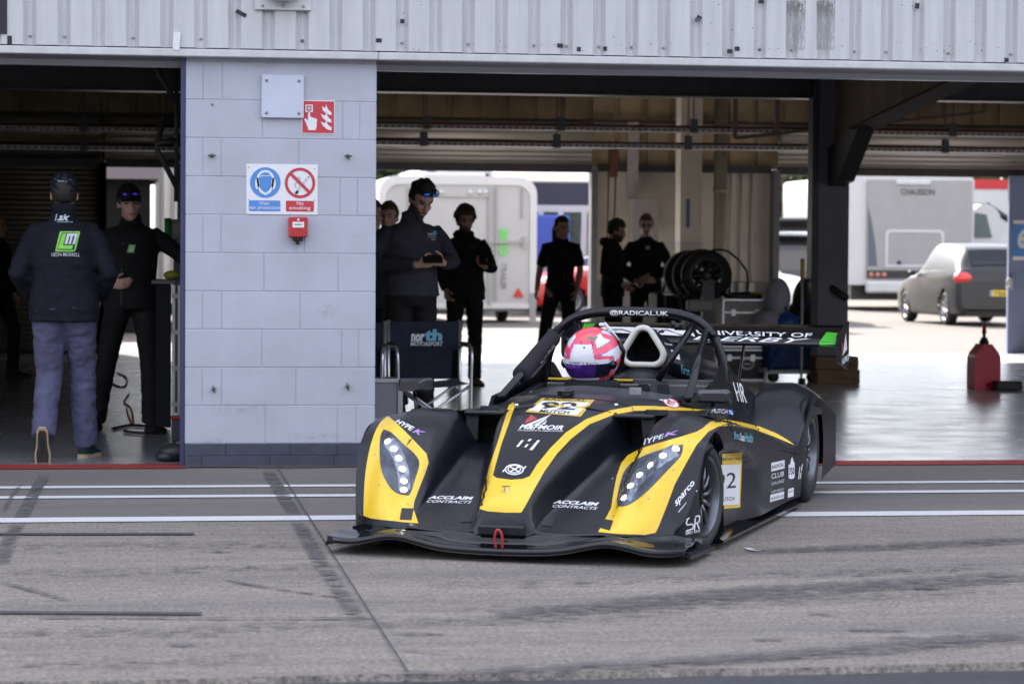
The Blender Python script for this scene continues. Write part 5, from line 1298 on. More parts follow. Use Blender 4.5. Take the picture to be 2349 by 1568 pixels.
DEF = dict(neck=(0, .015, 1.485), head=(0, -.01, 1.60), shoulder=(.170, .01, 1.37), elbow=(.235, .03, 1.13), wrist=(.235, -.05, .88), hip=(.09, 0, .92), knee=(.10, -.02, .50), ankle=(.105, .02, .085), pelvis=(0, 0, .95), waist=(0, 0, 1.06), chest=(0, .0, 1.28))
def person(label, loc, rz, H=1.75, pose=None, head=(0, 0, 0), top=C_black, hem=.86, sleeve=True, collar='stand', legs=C_black, shoe=C_black, hair=M_hairD, hairstyle='short', skin=M_skin, beard=False, build=1.0, curl=(.5, .5), hd=None, hn=None, group=None, detail=1, sleeve_m=None, feet=None, trouser_w=1.0, wr=.008):
    k = H/1.75; t = thing('person', label, 'person', loc, rz, group)
    J = {}
    for a, v in DEF.items():
        if a in ('shoulder', 'elbow', 'wrist', 'hip', 'knee', 'ankle'): J[a+'L'] = Vector(v); J[a+'R'] = Vector((-v[0], v[1], v[2]))
        else: J[a] = Vector(v)
    for a, v in (pose or {}).items(): J[a] = Vector(v)
    for a in J: J[a] = J[a]*k
    bw_ = build
    Mh = (Matrix.Rotation(head[0], 3, 'Z') @ Matrix.Rotation(head[1], 3, 'X') @ Matrix.Rotation(head[2], 3, 'Y')); hs = .96*k; Hc = J['head']
    hp_ = lambda x, y, z: Hc+Mh @ (Vector((x, y, z))*hs)
    # ---- body: one continuous skin
    b = MB(); up = (0, -1, 0)
    b.ball(hp_(0, .012, .032), (.077*hs, .096*hs, .100*hs), 20, 14, Mh); b.ball(hp_(0, -.022, -.040), (.060*hs, .074*hs, .088*hs), 18, 12, Mh); b.ball(hp_(0, -.066, -.102), (.028*hs, .024*hs, .022*hs), 12, 8, Mh)
    b.tube([hp_(0, -.086, .018), hp_(0, -.104, -.020), hp_(0, -.108, -.032), hp_(0, -.090, -.042)], [.008*hs, .0125*hs, .0155*hs, .010*hs], 10)
    b.ball(hp_(0, -.076, .024), (.056*hs, .020*hs, .011*hs), 12, 8, Mh)
    b.ball(hp_(0, -.088, -.072), (.024*hs, .012*hs, .010*hs), 12, 8, Mh)
    for s in (1, -1):
        b.ball(hp_(s*.080, .012, -.008), (.009*hs, .020*hs, .032*hs), 10, 8, Mh); b.ball(hp_(s*.040, -.062, -.022), (.022*hs, .022*hs, .024*hs), 10, 8, Mh)
    nk = J['neck']; b.tube([hp_(0, .02, -.04), hp_(0, .022, -.10).lerp(nk, .4), nk, (nk+J['chest'])/2+Vector((0, .01, 0))], [(.056*k, .056*k), (.055*k, .056*k), (.066*k, .060*k), (.10*k, .08*k)], 16, up=up)
    ch, wa, pe = J['chest'], J['waist'], J['pelvis']
    b.tube([nk-Vector((0, 0, .05*k)), ch+Vector((0, 0, .12*k)), ch, wa, pe, pe-Vector((0, 0, .08*k))], [(.08*k, .06*k), (.15*bw_*k, .085*k), (.155*bw_*k, .10*bw_*k), (.135*bw_*k, .095*bw_*k), (.155*bw_*k, .10*k), (.13*k, .09*k)], 20, up=up)
    for s in 'LR':
        sh, el, wr_ = J['shoulder'+s], J['elbow'+s], J['wrist'+s]
        b.tube([sh.lerp(ch, .4), sh, sh.lerp(el, .5), el, el.lerp(wr_, .35), wr_], [.055*k, .054*k, .044*k, .038*k, .038*k, .026*k], 12)
        b.tube([J['hip'+s]+Vector((0, 0, .06*k)), J['hip'+s], J['hip'+s].lerp(J['knee'+s], .5), J['knee'+s], J['knee'+s].lerp(J['ankle'+s], .35), J['ankle'+s]], [.085*k, .085*k, .07*k, .052*k, .052*k, .034*k], 12)
        i = 0 if s == 'L' else 1; sg = 1 if s == 'L' else -1
        d_ = Vector(hd[i]) if hd and hd[i] else (wr_-el); n_ = Vector(hn[i]) if hn and hn[i] else Vector((-sg, 0, 0)) if abs((wr_-el).normalized().x) < .8 else Vector((0, 0, 1))
        dn = d_.normalized(); nn = (n_-dn*n_.dot(dn)).normalized(); front = Vector((0, -1, 0)); tt = dn.cross(nn)
        side = 1 if tt.dot(front+Vector((0, 0, .6))) > 0 else -1
        hand(b, wr_, d_, n_, curl[i], side, k)
    Mi = Mh.transposed()
    def pick(c):
        q = (Mi @ (c-Hc))/hs; x, y, z = q
        if y < -.03 and z > -.14:
            if abs(abs(x)-.033) < .017 and abs(z-.026) < .0055: return 2
            if abs(abs(x)-.031) < .0125 and abs(z-.004) < .0058 and y < -.055: return 2
            if abs(x) < .024 and abs(z+.071) < .006 and y < -.07: return 1
        if beard and -.16 < z < -.035 and y < .03 and (z < -.052 or abs(x) > .045) and not (abs(x) < .022 and -.078 < z < -.062): return 3
        return 0
    body = remesh(b, 'body', [skin, M_lip, M_eye, M_beard], t, .0068*k if detail else .011, 2, pick)
    # ---- jacket / top
    b = MB(); hz = hem*k; off = .012
    tz = nk.z-.015*k
    def cen(z):
        zs = [pe.z, wa.z, ch.z, nk.z]; return Vector((float(np.interp(z, zs, [pe.x, wa.x, ch.x, nk.x])), float(np.interp(z, zs, [pe.y, wa.y, ch.y, nk.y])), z))
    P = [cen(z) for z in np.linspace(hz, ch.z, 5)]; 
    rw = [(float(np.interp(p.z/k, [.78, .95, 1.08, 1.28], [.188, .185, .165, .185]))*bw_*k, float(np.interp(p.z/k, [.78, .95, 1.08, 1.28], [.132, .130, .120, .130]))*bw_*k) for p in P]
    P += [cen(ch.z+.06*k), cen(ch.z+.11*k), cen(ch.z+.15*k), cen(tz-.03*k), cen(tz)]; rw += [(.184*bw_*k, .120*bw_*k), (.170*bw_*k, .108*bw_*k), (.128*bw_*k, .092*k), (.082*k, .076*k), (.070*k, .068*k)]
    b.tube(P, rw, 28, up=up)
    for s in 'LR':
        sh, el, wr_ = J['shoulder'+s], J['elbow'+s], J['wrist'+s]; ew = el.lerp(wr_, .94)
        if sleeve is True: b.tube([sh.lerp(ch+Vector((0, 0, .05*k)), .55), sh.lerp(el, .02), sh.lerp(el, .3), sh.lerp(el, .6), el, el.lerp(wr_, .5), ew], [v*k*(.5+.5*bw_) for v in (.050, .062, .062, .057, .054, .051, .042)], 16)
        else: b.tube([sh.lerp(ch+Vector((0, 0, .1*k)), .45), sh, sh.lerp(el, .5), sh.lerp(el, .85)], [.07*k, .068*k, .062*k, .060*k], 16)
    if collar == 'stand': b.tube([nk-Vector((0, 0, .06*k)), nk+Vector((0, .012, .01*k)), nk+Vector((0, .016, (.034 if rz < 2 else .062)*k))], [(.09*k, .085*k), (.070*k, .070*k), (.070*k, .072*k)], 20, up=up)
    elif collar == 'hood': b.ball(nk+Vector((0, .075*k, -.015*k)), (.11*k, .07*k, .06*k), 16, 10); b.tube([nk-Vector((0, 0, .06*k)), nk+Vector((0, .02, .01*k))], [(.10*k, .09*k), (.083*k, .080*k)], 20, up=up)
    mats_ = [top, sleeve_m or top]
    def pk(c):
        if sleeve_m is None: return 0
        best = 9
        for s in 'LR':
            for a_, b_ in ((J['shoulder'+s], J['elbow'+s]), (J['elbow'+s], J['wrist'+s])):
                u_ = max(0, min(1, (c-a_).dot(b_-a_)/(b_-a_).length_squared)); best = min(best, (c-a_-(b_-a_)*u_).length)
        return 1 if best < .085*k else 0
    jk = remesh(b, 'jacket' if sleeve is True else 'shirt', mats_, t, .012*k, 3, pk, wr*k, (7, 7, 11))
    # ---- trousers and shoes
    b = MB(); b.tube([pe+Vector((0, 0, .09*k)), pe, pe-Vector((0, 0, .09*k))], [(.160*bw_*k, .112*bw_*k), (.165*bw_*k, .12*bw_*k), (.15*bw_*k, .115*k)], 24, up=up)
    for s in 'LR':
        h_, kn, an = J['hip'+s], J['knee'+s], J['ankle'+s]
        b.tube([h_+Vector((0, 0, .05*k)), h_-Vector((0, 0, .05*k)), h_.lerp(kn, .5), kn, kn.lerp(an, .45), an+Vector((0, 0, -.02*k))], [v*k*trouser_w for v in (.092, .094, .083, .070, .066, .064)], 18)
    tr_ = remesh(b, 'trousers', legs, t, .012*k, 2, None, wr*1.25*k, (8, 8, 14))
    for s in 'LR':
        an = J['ankle'+s]; sg = 1 if s == 'L' else -1; fd = Vector(feet[0 if s == 'L' else 1]) if feet else Vector((sg*.22, -1, 0)); fd.normalize(); upv = Vector((0, 0, 1)); upv = (upv-fd*upv.dot(fd)).normalized()
        base = an-upv*.045*k; b = MB(); pts = [base-fd*.065*k, base-fd*.045*k, base, base+fd*.06*k-upv*.006*k, base+fd*.12*k-upv*.014*k, base+fd*.175*k-upv*.02*k, base+fd*.195*k-upv*.022*k]
        b.tube(pts, [(.018*k, .02*k), (.034*k, .04*k), (.040*k, .050*k), (.042*k, .042*k), (.048*k, .030*k), (.040*k, .020*k), (.018*k, .012*k)], 14, up=tuple(upv)); b.tube([an+Vector((0, 0, .05*k)), an], [.045*k, .048*k], 12)
        sh_o = remesh(b, 'shoe', shoe, t, .008*k, 2)
        b = MB(); wd_fd = fd.cross(upv); out = [(-.078, -.02), (-.078, .02), (-.05, .034), (.03, .036), (.10, .048), (.16, .044), (.20, .022), (.206, 0), (.20, -.022), (.16, -.044), (.10, -.048), (.03, -.036), (-.05, -.034)]
        Mx = Matrix((( fd.x, wd_fd.x, upv.x, 0), (fd.y, wd_fd.y, upv.y, 0), (fd.z, wd_fd.z, upv.z, 0), (0, 0, 0, 1))); Mx.translation = base-upv*.042*k
        b.prism([(x*k, y*k) for x, y in out], Mx, .024*k); b.m = 1; M2_ = Mx.copy(); M2_.translation = base-upv*.0445*k; b.prism([(x*k*.9+.006*k, y*k*.76) for x, y in out], M2_, .002*k); b.build('sole', [C_sole, mat('dark_rubber_sole', (.035, .022, .018), .7)] if shoe is C_shoe else [mat('dark_sole', (.03, .03, .03), .8)]*2, sh_o)
    # ---- hair or cap
    if hairstyle:
        b = MB(); V0 = len(b.v); n_, m_ = 40, 28
        b.ball((0, 0, 0), 1, n_, m_)
        out = []
        for v in b.v:
            v = Vector(v); q = Vector((v.x*.083, v.y*.103+.018, v.z*.108+.036))
            face = (q.y < -.028 and q.z < .062+.2*max(0, -.06-q.y)*0) or (q.z < -.045-.045*(q.y > .04)) or (abs(q.x) > .06 and q.z < .0 and q.y < .03)
            amp = dict(short=.004, curly=.016, long=.006, cap=0, thick=.010).get(hairstyle, .004)
            if hairstyle == 'long': face = (q.y < -.012 and q.z < .082) or (q.z < -.12)
            nz_ = noise.fractal(v*(3.2 if hairstyle == 'curly' else 2.2)*1.7+Vector((7, 3, 1)), .7, 2, 3)
            sc = 1+(amp/.09)*(.6+nz_*1.2) if not face else .84
            if hairstyle == 'thick' and q.z > .07: sc += .12*(1 if q.y < .03 else .4)
            if hairstyle == 'curly' and not face: sc += .10*(.5+.5*sstep(-.02, .10, q.z))
            q = Vector((q.x*sc, (q.y-.018)*sc+.018, (q.z-.036)*sc+.036)); out.append(hp_(*q))
        b.v = [tuple(v) for v in out]
        ho = b.build('hair', hair, t)
        if hairstyle == 'curly':
            b2 = MB(); rr = random.Random(5)
            for _ in range(230):
                th = rr.uniform(0, 2*math.pi); ph = math.acos(rr.uniform(-.15, 1)); v = Vector((math.sin(ph)*math.cos(th), math.sin(ph)*math.sin(th), math.cos(ph)))
                q = Vector((v.x*.105, v.y*.120+.018, v.z*.125+.042))
                if q.y < -.045 and q.z < .075: continue
                b2.ball(hp_(*q), rr.uniform(.010, .018)*hs, 6, 5)
            b2.build('curls', hair, ho)['kind'] = 'stuff'
        if hairstyle == 'long':
            b2 = MB(); b2.tube([hp_(0, .05, .06), hp_(0, .085, -.04), hp_(.01, .085, -.14), hp_(.015, .075, -.24), hp_(.02, .06, -.30)], [(.07*hs, .05*hs), (.085*hs, .045*hs), (.085*hs, .04*hs), (.07*hs, .035*hs), (.03*hs, .02*hs)], 16, up=(0, -1, 0))
            b2.build('hair_length', hair, ho)
    return t, hp_, Mh, hs, jk
def cap(t, hp_, hs, m, brim=True, backwards=False):
    b = MB(); b.ball((0, 0, 0), 1, 36, 24); out = []
    for v in b.v:
        v = Vector(v); q = Vector((v.x*.089, v.y*.108+.014, v.z*.112+.038)); zc_ = .036-.02*(q.y > 0)*min(1, q.y/.08)
        if q.z < zc_: q = Vector((q.x*.97, (q.y-.014)*.97+.014, zc_)) if q.z < zc_-.004 else q; 
        out.append(hp_(*q))
    b.v = [tuple(v) for v in out]; c = b.build('cap', m, t)
    if brim:
        b = MB(); s = 1 if backwards else -1
        R0 = [[hp_(.078*math.sin(a), .014+s*(.098*math.cos(a)), .040) for a in np.linspace(-1.15, 1.15, 15)], [hp_(.074*math.sin(a), .014+s*(.098*math.cos(a)+.075*max(0, math.cos(a*1.3))), .028+.006*math.cos(a)-.012) for a in np.linspace(-1.15, 1.15, 15)]]
        b.grid(R0); b.grid([[p-Vector((0, 0, .004)) for p in r] for r in R0]); b.build('brim', m, c)
    return c
def shades(hp_, c, label_obj, z=.075, col=(.05, .12, .5)):
    b = MB(); 
    for s in (1, -1): b.ball(hp_(s*.036, -.108, z), (.026, .008, .016), 14, 8)
    o = b.build('sunglasses_lens', mat('mirrored_lens_'+('blue' if col[0] < .1 else 'violet'), col, .08, .9, coat=.5), c)
    b = MB(); b.tube([hp_(-.085, .02, z+.004), hp_(-.078, -.07, z+.010), hp_(-.06, -.106, z+.014), hp_(0, -.113, z+.008), hp_(.06, -.106, z+.014), hp_(.078, -.07, z+.010), hp_(.085, .02, z+.004)], .0042, 6); b.build('sunglasses_frame', M_tube, c)

def at(px, Y): p = WY(px, 1000, Y); return (p.x, Y, .003)
# 1 man in navy jacket walking away
t, hp_, Mh, hs, jk = person('man walking away in a navy jacket with green emblem and faded blue-grey trousers', at(147, .62), R(180-4), 1.76,
    pose=dict(elbowL=(.275, .05, 1.13), wristL=(.20, -.17, .97), elbowR=(-.275, .05, 1.13), wristR=(-.20, -.17, .97), hipL=(.09, 0, .93), kneeR=(-.10, -.13, .52), ankleR=(-.115, -.16, .085), kneeL=(.095, -.05, .50), ankleL=(.105, .20, .165), head=(0, -.01, 1.60)),
    head=(R(2), R(-4), 0), top=C_navy, hem=.835, legs=C_blue, shoe=C_shoe, hairstyle='short', build=1.13, feet=[(0.02, -.35, -.93), (-.3, -1, 0)], trouser_w=1.12, wr=.013)
c = cap(t, hp_, hs, C_navy)
BJ = bvh_of([jk]); RJ = cam_ray_in(t)
d = ClothDecal(BJ, RJ, .002); NV, GR, WH = 1, 0, 2
d.poly([(139, 531), (183, 531), (183, 535), (173, 575), (168, 577), (127, 577), (128, 570), (137, 533)], 0); d.off = .0032; d.poly([(142, 534), (179, 534), (170, 573), (131, 573)], 1)
d.off = .0044; d.poly([(144, 536), (152, 536), (144, 563), (167, 563), (165, 571), (133, 571)], 0)
for a in ([(154, 536), (178, 536), (177, 541), (153, 541)], [(154, 538), (160, 538), (154, 560), (148, 560)], [(163, 538), (168, 538), (162, 560), (157, 560)], [(172, 538), (177.5, 538), (171.5, 560), (166, 560)]): d.poly(a, 2)
d.off = .002; d.text('LEON MORRELL', [(119, 579), (183, 579.5), (183, 588), (119, 587.5)], 2, bold=.01)
d.text('3X', [(134, 494), (160, 495), (160, 506), (132, 506)], 2, bold=.05, shear=.3); d.text('CHAMPION', [(131, 507.5), (166, 508), (166, 511), (131, 510.5)], 2)
for sg_, x0 in ((1, 128), (-1, 152)):
    for kk in range(4): d.poly(ell(x0+sg_*kk*.8, 505-kk*4, 2.2, 1.1, 8, rot=-.8*sg_), 2)
d.line([(81, 713), (120, 709), (170, 706), (222, 706)], 1.2, 3)
d.build('jacket_print', [mat('lime_print', (.22, .62, .06), .5), mat('navy_print', (.02, .025, .04), .6), mat('white_print', (.62, .66, .72), .5), mat('grey_seam', (.09, .09, .11), .7)], t)
BC = bvh_of([c]); d = ClothDecal(BC, RJ, .002); d.text('RACING', [(133, 414), (153, 415), (153, 418), (133, 417)], 0); d.poly([(128, 410), (131, 411), (130, 413), (127, 412)], 1); d.poly([(158, 412), (161, 411), (162, 414), (159, 414)], 1); d.build('cap_print', [mat('white_print', 0), mat('blue_print', (.04, .15, .5), .5)], t)
# 2 man in the cap facing the camera
t, hp_, Mh, hs, jk = person('man in black cap and jacket facing the camera, one arm stretched out sideways', at(300, 3.0), R(4), 1.76,
    pose=dict(elbowL=(.34, -.02, 1.24), wristL=(.52, -.10, 1.08), elbowR=(-.30, .06, 1.14), wristR=(-.14, -.13, 1.03), kneeL=(.13, -.04, .50), ankleL=(.14, .0, .085), kneeR=(-.16, .10, .50), ankleR=(-.22, .30, .085), head=(-.015, -.02, 1.595)),
    head=(R(6), R(2), R(-3)), top=C_black, hem=.86, skin=M_skin2, build=1.04, hd=[None, (.9, -.3, .1)], hn=[(0, 0, -1), (0, 1, .2)], curl=(.3, .35))
c = cap(t, hp_, hs, C_black); shades(hp_, c, t, .070, (.16, .03, .9))
RJ = cam_ray_in(t); d = ClothDecal(bvh_of([jk]), RJ, .002); d.poly([(296, 561), (311, 562), (307, 580), (291, 579)], 0); d.off = .0034; d.poly([(300, 564), (308, 564), (305, 576), (296, 576)], 1); d.build('jacket_print', [mat('lime_print', 0), mat('white_print', 0)], t)
d = ClothDecal(bvh_of([jk]), RJ, .0015); d.line([(283, 520), (281, 560), (279, 620), (278, 700)], 1.4, 0); d.build('zip', [mat('grey_seam', 0)], t)
# 3 dark figure at the left edge
person('dark figure in black with fair hair, cut by the left edge of the photo', at(-6, 11.0), R(60), 1.66, top=C_black, hairstyle='long', hair=mat('fair_hair', (.25, .18, .09), .6), detail=0,
       pose=dict(kneeL=(.10, -.14, .50), ankleL=(.10, -.12, .085), kneeR=(-.10, .02, .5), ankleR=(-.1, .25, .10)))
# 4 big man looking at his phone
t, hp_, Mh, hs, jk = person('tall bearded man in a charcoal jacket looking down at a phone in both hands', at(942, 3.2), R(10), 1.81,
    pose=dict(head=(.045, -.075, 1.595), neck=(.0, -.0, 1.485), elbowL=(.30, -.0, 1.17), wristL=(.145, -.25, 1.165), elbowR=(-.31, -.0, 1.15), wristR=(-.03, -.27, 1.15), shoulderL=(.18, 0, 1.37), shoulderR=(-.18, 0, 1.37)),
    head=(R(10), R(27), R(6)), top=C_grey, sleeve_m=C_char, hem=.93, beard=True, build=1.08, hd=[(-.75, -.35, .12), (.85, -.35, .12)], hn=[(-.2, .6, .6), (.2, .6, .6)], curl=(.55, .55), hairstyle='thick', skin=M_skin, wr=.007)
shades(hp_, t, t, .098, (.02, .20, .75))
RJ = cam_ray_in(t); d = ClothDecal(bvh_of([jk]), RJ, .002)
d.text('north', [(981, 532), (999, 532), (999, 540), (981, 540)], 0, bold=.02); d.poly([(993, 529), (1001, 530), (1001, 538), (993, 537)], 1, off=.003); d.text('MOTORSPORT', [(982, 542), (1001, 542), (1001, 545), (982, 545)], 0); d.text('TEAM', [(988, 547), (998, 547), (998, 551), (988, 551)], 0); d.line([(957, 508), (963, 560), (969, 620), (971, 680)], 2.2, 2)
d.build('jacket_print', [mat('white_print', 0), mat('light_blue_print', (.08, .30, .55), .5), M_dark], t)
mb = MB(); mb.box((0, 0, 0), (.145, .009, .072), bev=.004); mb.m = 1; mb.box((0, .0052, 0), (.135, .0008, .064))
ph = mb.build('phone', [M_tube, mat('phone_screen', (.02, .02, .025), .1)]); M4 = basis(t); q = M4 @ (Vector((.055, -.33, 1.19))*(1.81/1.75)); ph.location = q; ph.rotation_euler = (R(-35), 0, R(10)); tag(ph, 'black phone held in both hands by the tall bearded man', 'phone')
# 5, 6 two people behind him
person('short-haired person in black mostly hidden behind the shoulder of the tall bearded man', at(889, 5.2), R(-20), 1.70, hair=M_hairB, detail=0, skin=M_skin)
person('person in black hidden by the pillar edge, only a sliver of head and body showing', at(851, 4.8), R(20), 1.71, hair=M_hairD, detail=0)
# 7 curly hair
t, hp_, Mh, hs, jk = person('young man with curly hair in a black hoodie holding a phone, wearing tan boots', at(1064, 9.4), R(2), 1.74,
    pose=dict(elbowL=(.27, .0, 1.14), wristL=(.16, -.20, 1.16), elbowR=(-.25, .02, 1.14), wristR=(-.20, -.12, .92)), head=(R(4), R(8), 0), collar='hood', hem=.84, shoe=C_boot, hairstyle='curly', hair=M_hairB, beard=True, build=1.08, hd=[(-.55, -.5, .5), None], hn=[(-.3, .5, .5), None], curl=(.6, .5), wr=.012)
d = ClothDecal(bvh_of([jk]), cam_ray_in(t), .003); d.text('RACE', [(1076, 566), (1089, 566), (1089, 571), (1076, 571)], 0); d.build('hoodie_print', [mat('dim_red_print', (.25, .02, .02), .6)], t)
M4 = basis(t); mb = MB(); mb.box((0, 0, 0), (.07, .009, .14), bev=.004); ph = mb.build('phone', M_tube); ph.location = M4 @ Vector((.13, -.27, 1.23)); ph.rotation_euler = (R(-30), 0, 0); tag(ph, 'black phone in the hand of the curly-haired young man', 'phone')
# 8 woman walking
t, hp_, Mh, hs, jk = person('woman with long dark hair in a dark polo shirt walking past the white trailer', at(1283, 12.6), R(-28), 1.72,
    pose=dict(head=(.03, -.03, 1.59), elbowR=(-.26, .05, 1.14), wristR=(-.27, -.03, .90), elbowL=(.22, .04, 1.14), wristL=(.20, -.03, .90), kneeR=(-.10, -.20, .51), ankleR=(-.12, -.30, .10), kneeL=(.09, .02, .50), ankleL=(.11, .36, .15)), head=(R(50), R(6), 0), sleeve=False, collar='stand', hem=.86, hairstyle='long', build=.92, top=cloth('dark_polo', (.014, .013, .020)))
# 9 dark-haired man in profile, 10 man in glasses
person('dark-haired man in a black hoodie seen in profile, talking to the man in glasses', at(1402, 13.0), R(62), 1.69, head=(R(12), R(12), 0), collar='hood', hem=.84, hairstyle='thick', beard=True, build=1.02, wr=.012,
       pose=dict(elbowL=(.24, -.02, 1.14), wristL=(.19, -.22, 1.02), wristR=(-.22, -.20, .98), head=(0, -.05, 1.59)))
t, hp_, Mh, hs, jk = person('man in glasses and a black sweatshirt standing with his hands together', at(1478, 13.4), R(-6), 1.76, head=(R(-4), R(4), 0), collar='none', hem=.88, hairstyle='short', hair=M_hairG, skin=M_skin2, build=1.0,
       pose=dict(elbowL=(.27, .03, 1.14), wristL=(.06, -.17, .98), elbowR=(-.27, .03, 1.14), wristR=(-.06, -.18, 1.0)), hd=[(-.8, -.3, .1), (.8, -.3, -.1)], curl=(.6, .6))
b = MB()
for s in (1, -1): b.tube([hp_(s*.034+.020*math.cos(a), -.104, .004+.014*math.sin(a)) for a in np.linspace(0, 2*math.pi, 13)[:-1]], .003, 6, closed=True); b.tube([hp_(s*.054, -.10, .006), hp_(s*.078, -.02, .006)], .003, 6)
b.tube([hp_(-.014, -.108, .006), hp_(.014, -.108, .006)], .003, 6); b.build('glasses', M_tube, t)
d = ClothDecal(bvh_of([jk]), cam_ray_in(t), .003); d.poly([(1481, 564), (1490, 564), (1490, 572), (1481, 572)], 0); d.build('chest_print', [mat('dim_white_print', (.3, .3, .32), .6)], t)

# ================================================================ DRIVER (world place from the car)
CB = basis(car)
drv_loc = CB @ Vector((-1.47, -.125, 0))
t = thing('person', 'racing driver in a white and neon pink helmet with violet visor, seated in the cockpit', 'person', (drv_loc.x, drv_loc.y, .16), CAR_RZ+R(90)+R(-3))
b = MB(); up = (0, -1, 0)    # local: facing -y = car forward
b.tube([(0, .06, .03), (0, .03, .14), (0, .0, .30), (0, -.01, .40), (0, -.02, .47)], [(.17, .11), (.165, .12), (.20, .12), (.15, .09), (.07, .07)], 20, up=up)
for s in (1, -1):
    b.tube([(s*.15, 0, .37), (s*.20, -.02, .34), (s*.23, -.20, .22), (s*.14, -.42, .27)], [.06, .058, .045, .032], 12)
    b.tube([(s*.08, .04, .07), (s*.11, -.30, .18), (s*.10, -.62, .08)], [.085, .065, .045], 12)
    hand(b, (s*.14, -.42, .27), (-s*.3, -1, .2), (-s, 0, 0), 1.0, 1)
b.ball((0, -.02, .60), (.078, .095, .11), 18, 12); b.tube([(0, -.02, .45), (0, -.02, .54)], .055, 14)
remesh(b, 'body', [mat('black_race_suit', (.02, .02, .025), .8)], t, .011, 2)
HM = Matrix.Translation((0, -.02, .612)) @ Matrix.Rotation(R(-4), 4, 'Z') @ Matrix.Rotation(R(6), 4, 'X')
M_hel = bpy.data.materials.new('helmet_shell_paint'); M_hel.use_nodes = True
M_hw = mat('helmet_white', (.66, .67, .72), .22, coat=.6); M_hp = mat('helmet_neon_coral', (.88, .07, .11), .25, coat=.6); M_hvi = mat('helmet_violet_line', (.20, .06, .50), .3, coat=.5)
def helm(a, e, off=0):
    """azimuth a (0 = front), elevation e in radians -> surface point"""
    rx, ry, rz_ = .136+off, .156+off, .145+off
    c = math.cos(e); x = rx*c*math.sin(a); y = -ry*c*math.cos(a); z = rz_*math.sin(e)
    if e < 0:
        f_ = 1-.10*(-e)**1.5; x *= f_; y = y*f_-.022*sstep(0, -.7, e)*max(0, math.cos(a))
        z = max(z, -.135)*.98
    return Vector((x, y*(1 if y < 0 else .98), z))
b = MB(); n_, m_ = 200, 130; P = []
for i in range(m_+1):
    e = -1.12+(math.pi/2+1.12)*i/m_; P.append([helm(2*math.pi*j/n_, e) for j in range(n_+1)])
faces = {0: [], 1: [], 2: []}; b.v = [tuple(HM @ p) for r in P for p in r]
def hcol(a, e):
    a = (a+math.pi) % (2*math.pi)-math.pi; A = abs(a)
    def band(v, w_): return 1 if abs(v) < w_ else (2 if abs(v) < w_+.022 else None)
    if e > .92-.20*math.cos(2*A): return 1
    if A < .40 and e > .56: return 1 if (A < .37 and e > .585) else 2
    for v, w_, ok in ((A-.54+.20*(e-.3), .075, e > .0), (e-(.22+.30*math.sin((A-.5)*1.2)), .12, .55 < A < 2.7), (e-(.66-.38*(A-1.7)), .13, A > 1.0),
                      (e-(.08-.1*(A-.6)), .05, .6 < A < 1.3), (e-(-.40+.32*(A-.9)), .12, 1.15 < A < 2.2), (A-1.98-.3*e, .17, e < .5),
                      (A-.98+.6*(e+.8), .20, e < -.62), (e+.62, .16, 1.2 < A < 2.7), (A-2.75, .30, e > -.3)):
        if ok:
            q = band(v, w_)
            if q: return q
    return 0
for i in range(m_):
    for j in range(n_):
        a = 2*math.pi*(j+.5)/n_; e = -1.12+(math.pi/2+1.12)*(i+.5)/m_; b.f.append((i*(n_+1)+j, i*(n_+1)+j+1, (i+1)*(n_+1)+j+1, (i+1)*(n_+1)+j)); b.mi.append(hcol(a, e)); b.sm.append(True)
hel = b.build('helmet', [M_hw, M_hp, M_hvi], t)
def hpatch(nm, a0, a1, e0, e1, off, m, parent, na=30, ne=8, ef=None):
    b = MB(); b.grid([[HM @ helm(a, (e0+(e1-e0)*i/ne)+(ef(a) if ef else 0), off) for a in np.linspace(a0, a1, na)] for i in range(ne+1)]); return b.build(nm, m, parent, normals=False)
vis = hpatch('visor', -1.15, 1.15, -.62, -.10, .006, mat('violet_mirror_visor', (.22, .07, .62), .10, .8, coat=.6, nz=.6, nscale=6), hel, 40, 10)
st = hpatch('visor_strip', -1.0, 1.0, -.12, .03, .009, M_hw, vis, 40, 3)
hpatch('visor_lower_rim', -.75, .75, -.70, -.62, .008, M_hw, vis, 30, 2)
hpatch('visor_dark_edge', .55, 1.12, -.60, -.14, .0075, mat('dark_visor_side', (.01, .01, .02), .1, coat=.5), vis, 12, 6)
for s in (1, -1):
    b = MB(); c0 = HM @ helm(s*1.18, -.20, .004); nrm = (c0-(HM @ Vector((0, 0, 0)))).normalized(); b.cyl(c0, c0+nrm*.010, .022, 16); b.cyl(c0, c0+nrm*.014, .012, 12); b.build('visor_pivot', M_tube, hel)
b = MB()
for k_ in (0, 1):
    a0 = .10+.62*k_; A = [(a0, -.82), (a0+.34, -.78), (a0+.36, -.88), (a0+.04, -.92)] if k_ else [(-.42, -.74), (-.24, -.84), (-.26, -.92), (-.44, -.84)]
    b.add([HM @ helm(a_, e_, .004) for a_, e_ in A], [(0, 1, 2, 3)])
b.build('chin_vent', mat('pink_vent', (.45, .12, .22), .4), hel, normals=False)
b = MB(); A = HM @ helm(1.9, 1.15, .01); B_ = HM @ helm(2.0, .45, .012); b.tube([A+Vector((0, 0, .02)), A.lerp(B_, .5)+Vector((0, .004, .012)), B_], [(.012, .010), (.013, .008), (.010, .005)], 8); b.box(HM @ helm(1.75, 1.22, .022), (.03, .03, .016), bev=.004); b.build('top_duct', M_hw, hel)
b = MB(); b.tube([HM @ helm(2.0, .5, .010), HM @ helm(2.05, .1, .016), HM @ helm(2.1, -.4, .018), HM @ helm(2.2, -.8, .0)]+[Vector((.10, .10, .35))], .011, 10); b.build('air_hose', M_tube, hel)
d = ClothDecal(bvh_of([hel, vis, st]), cam_ray_in(t), .0012)
d.step = None
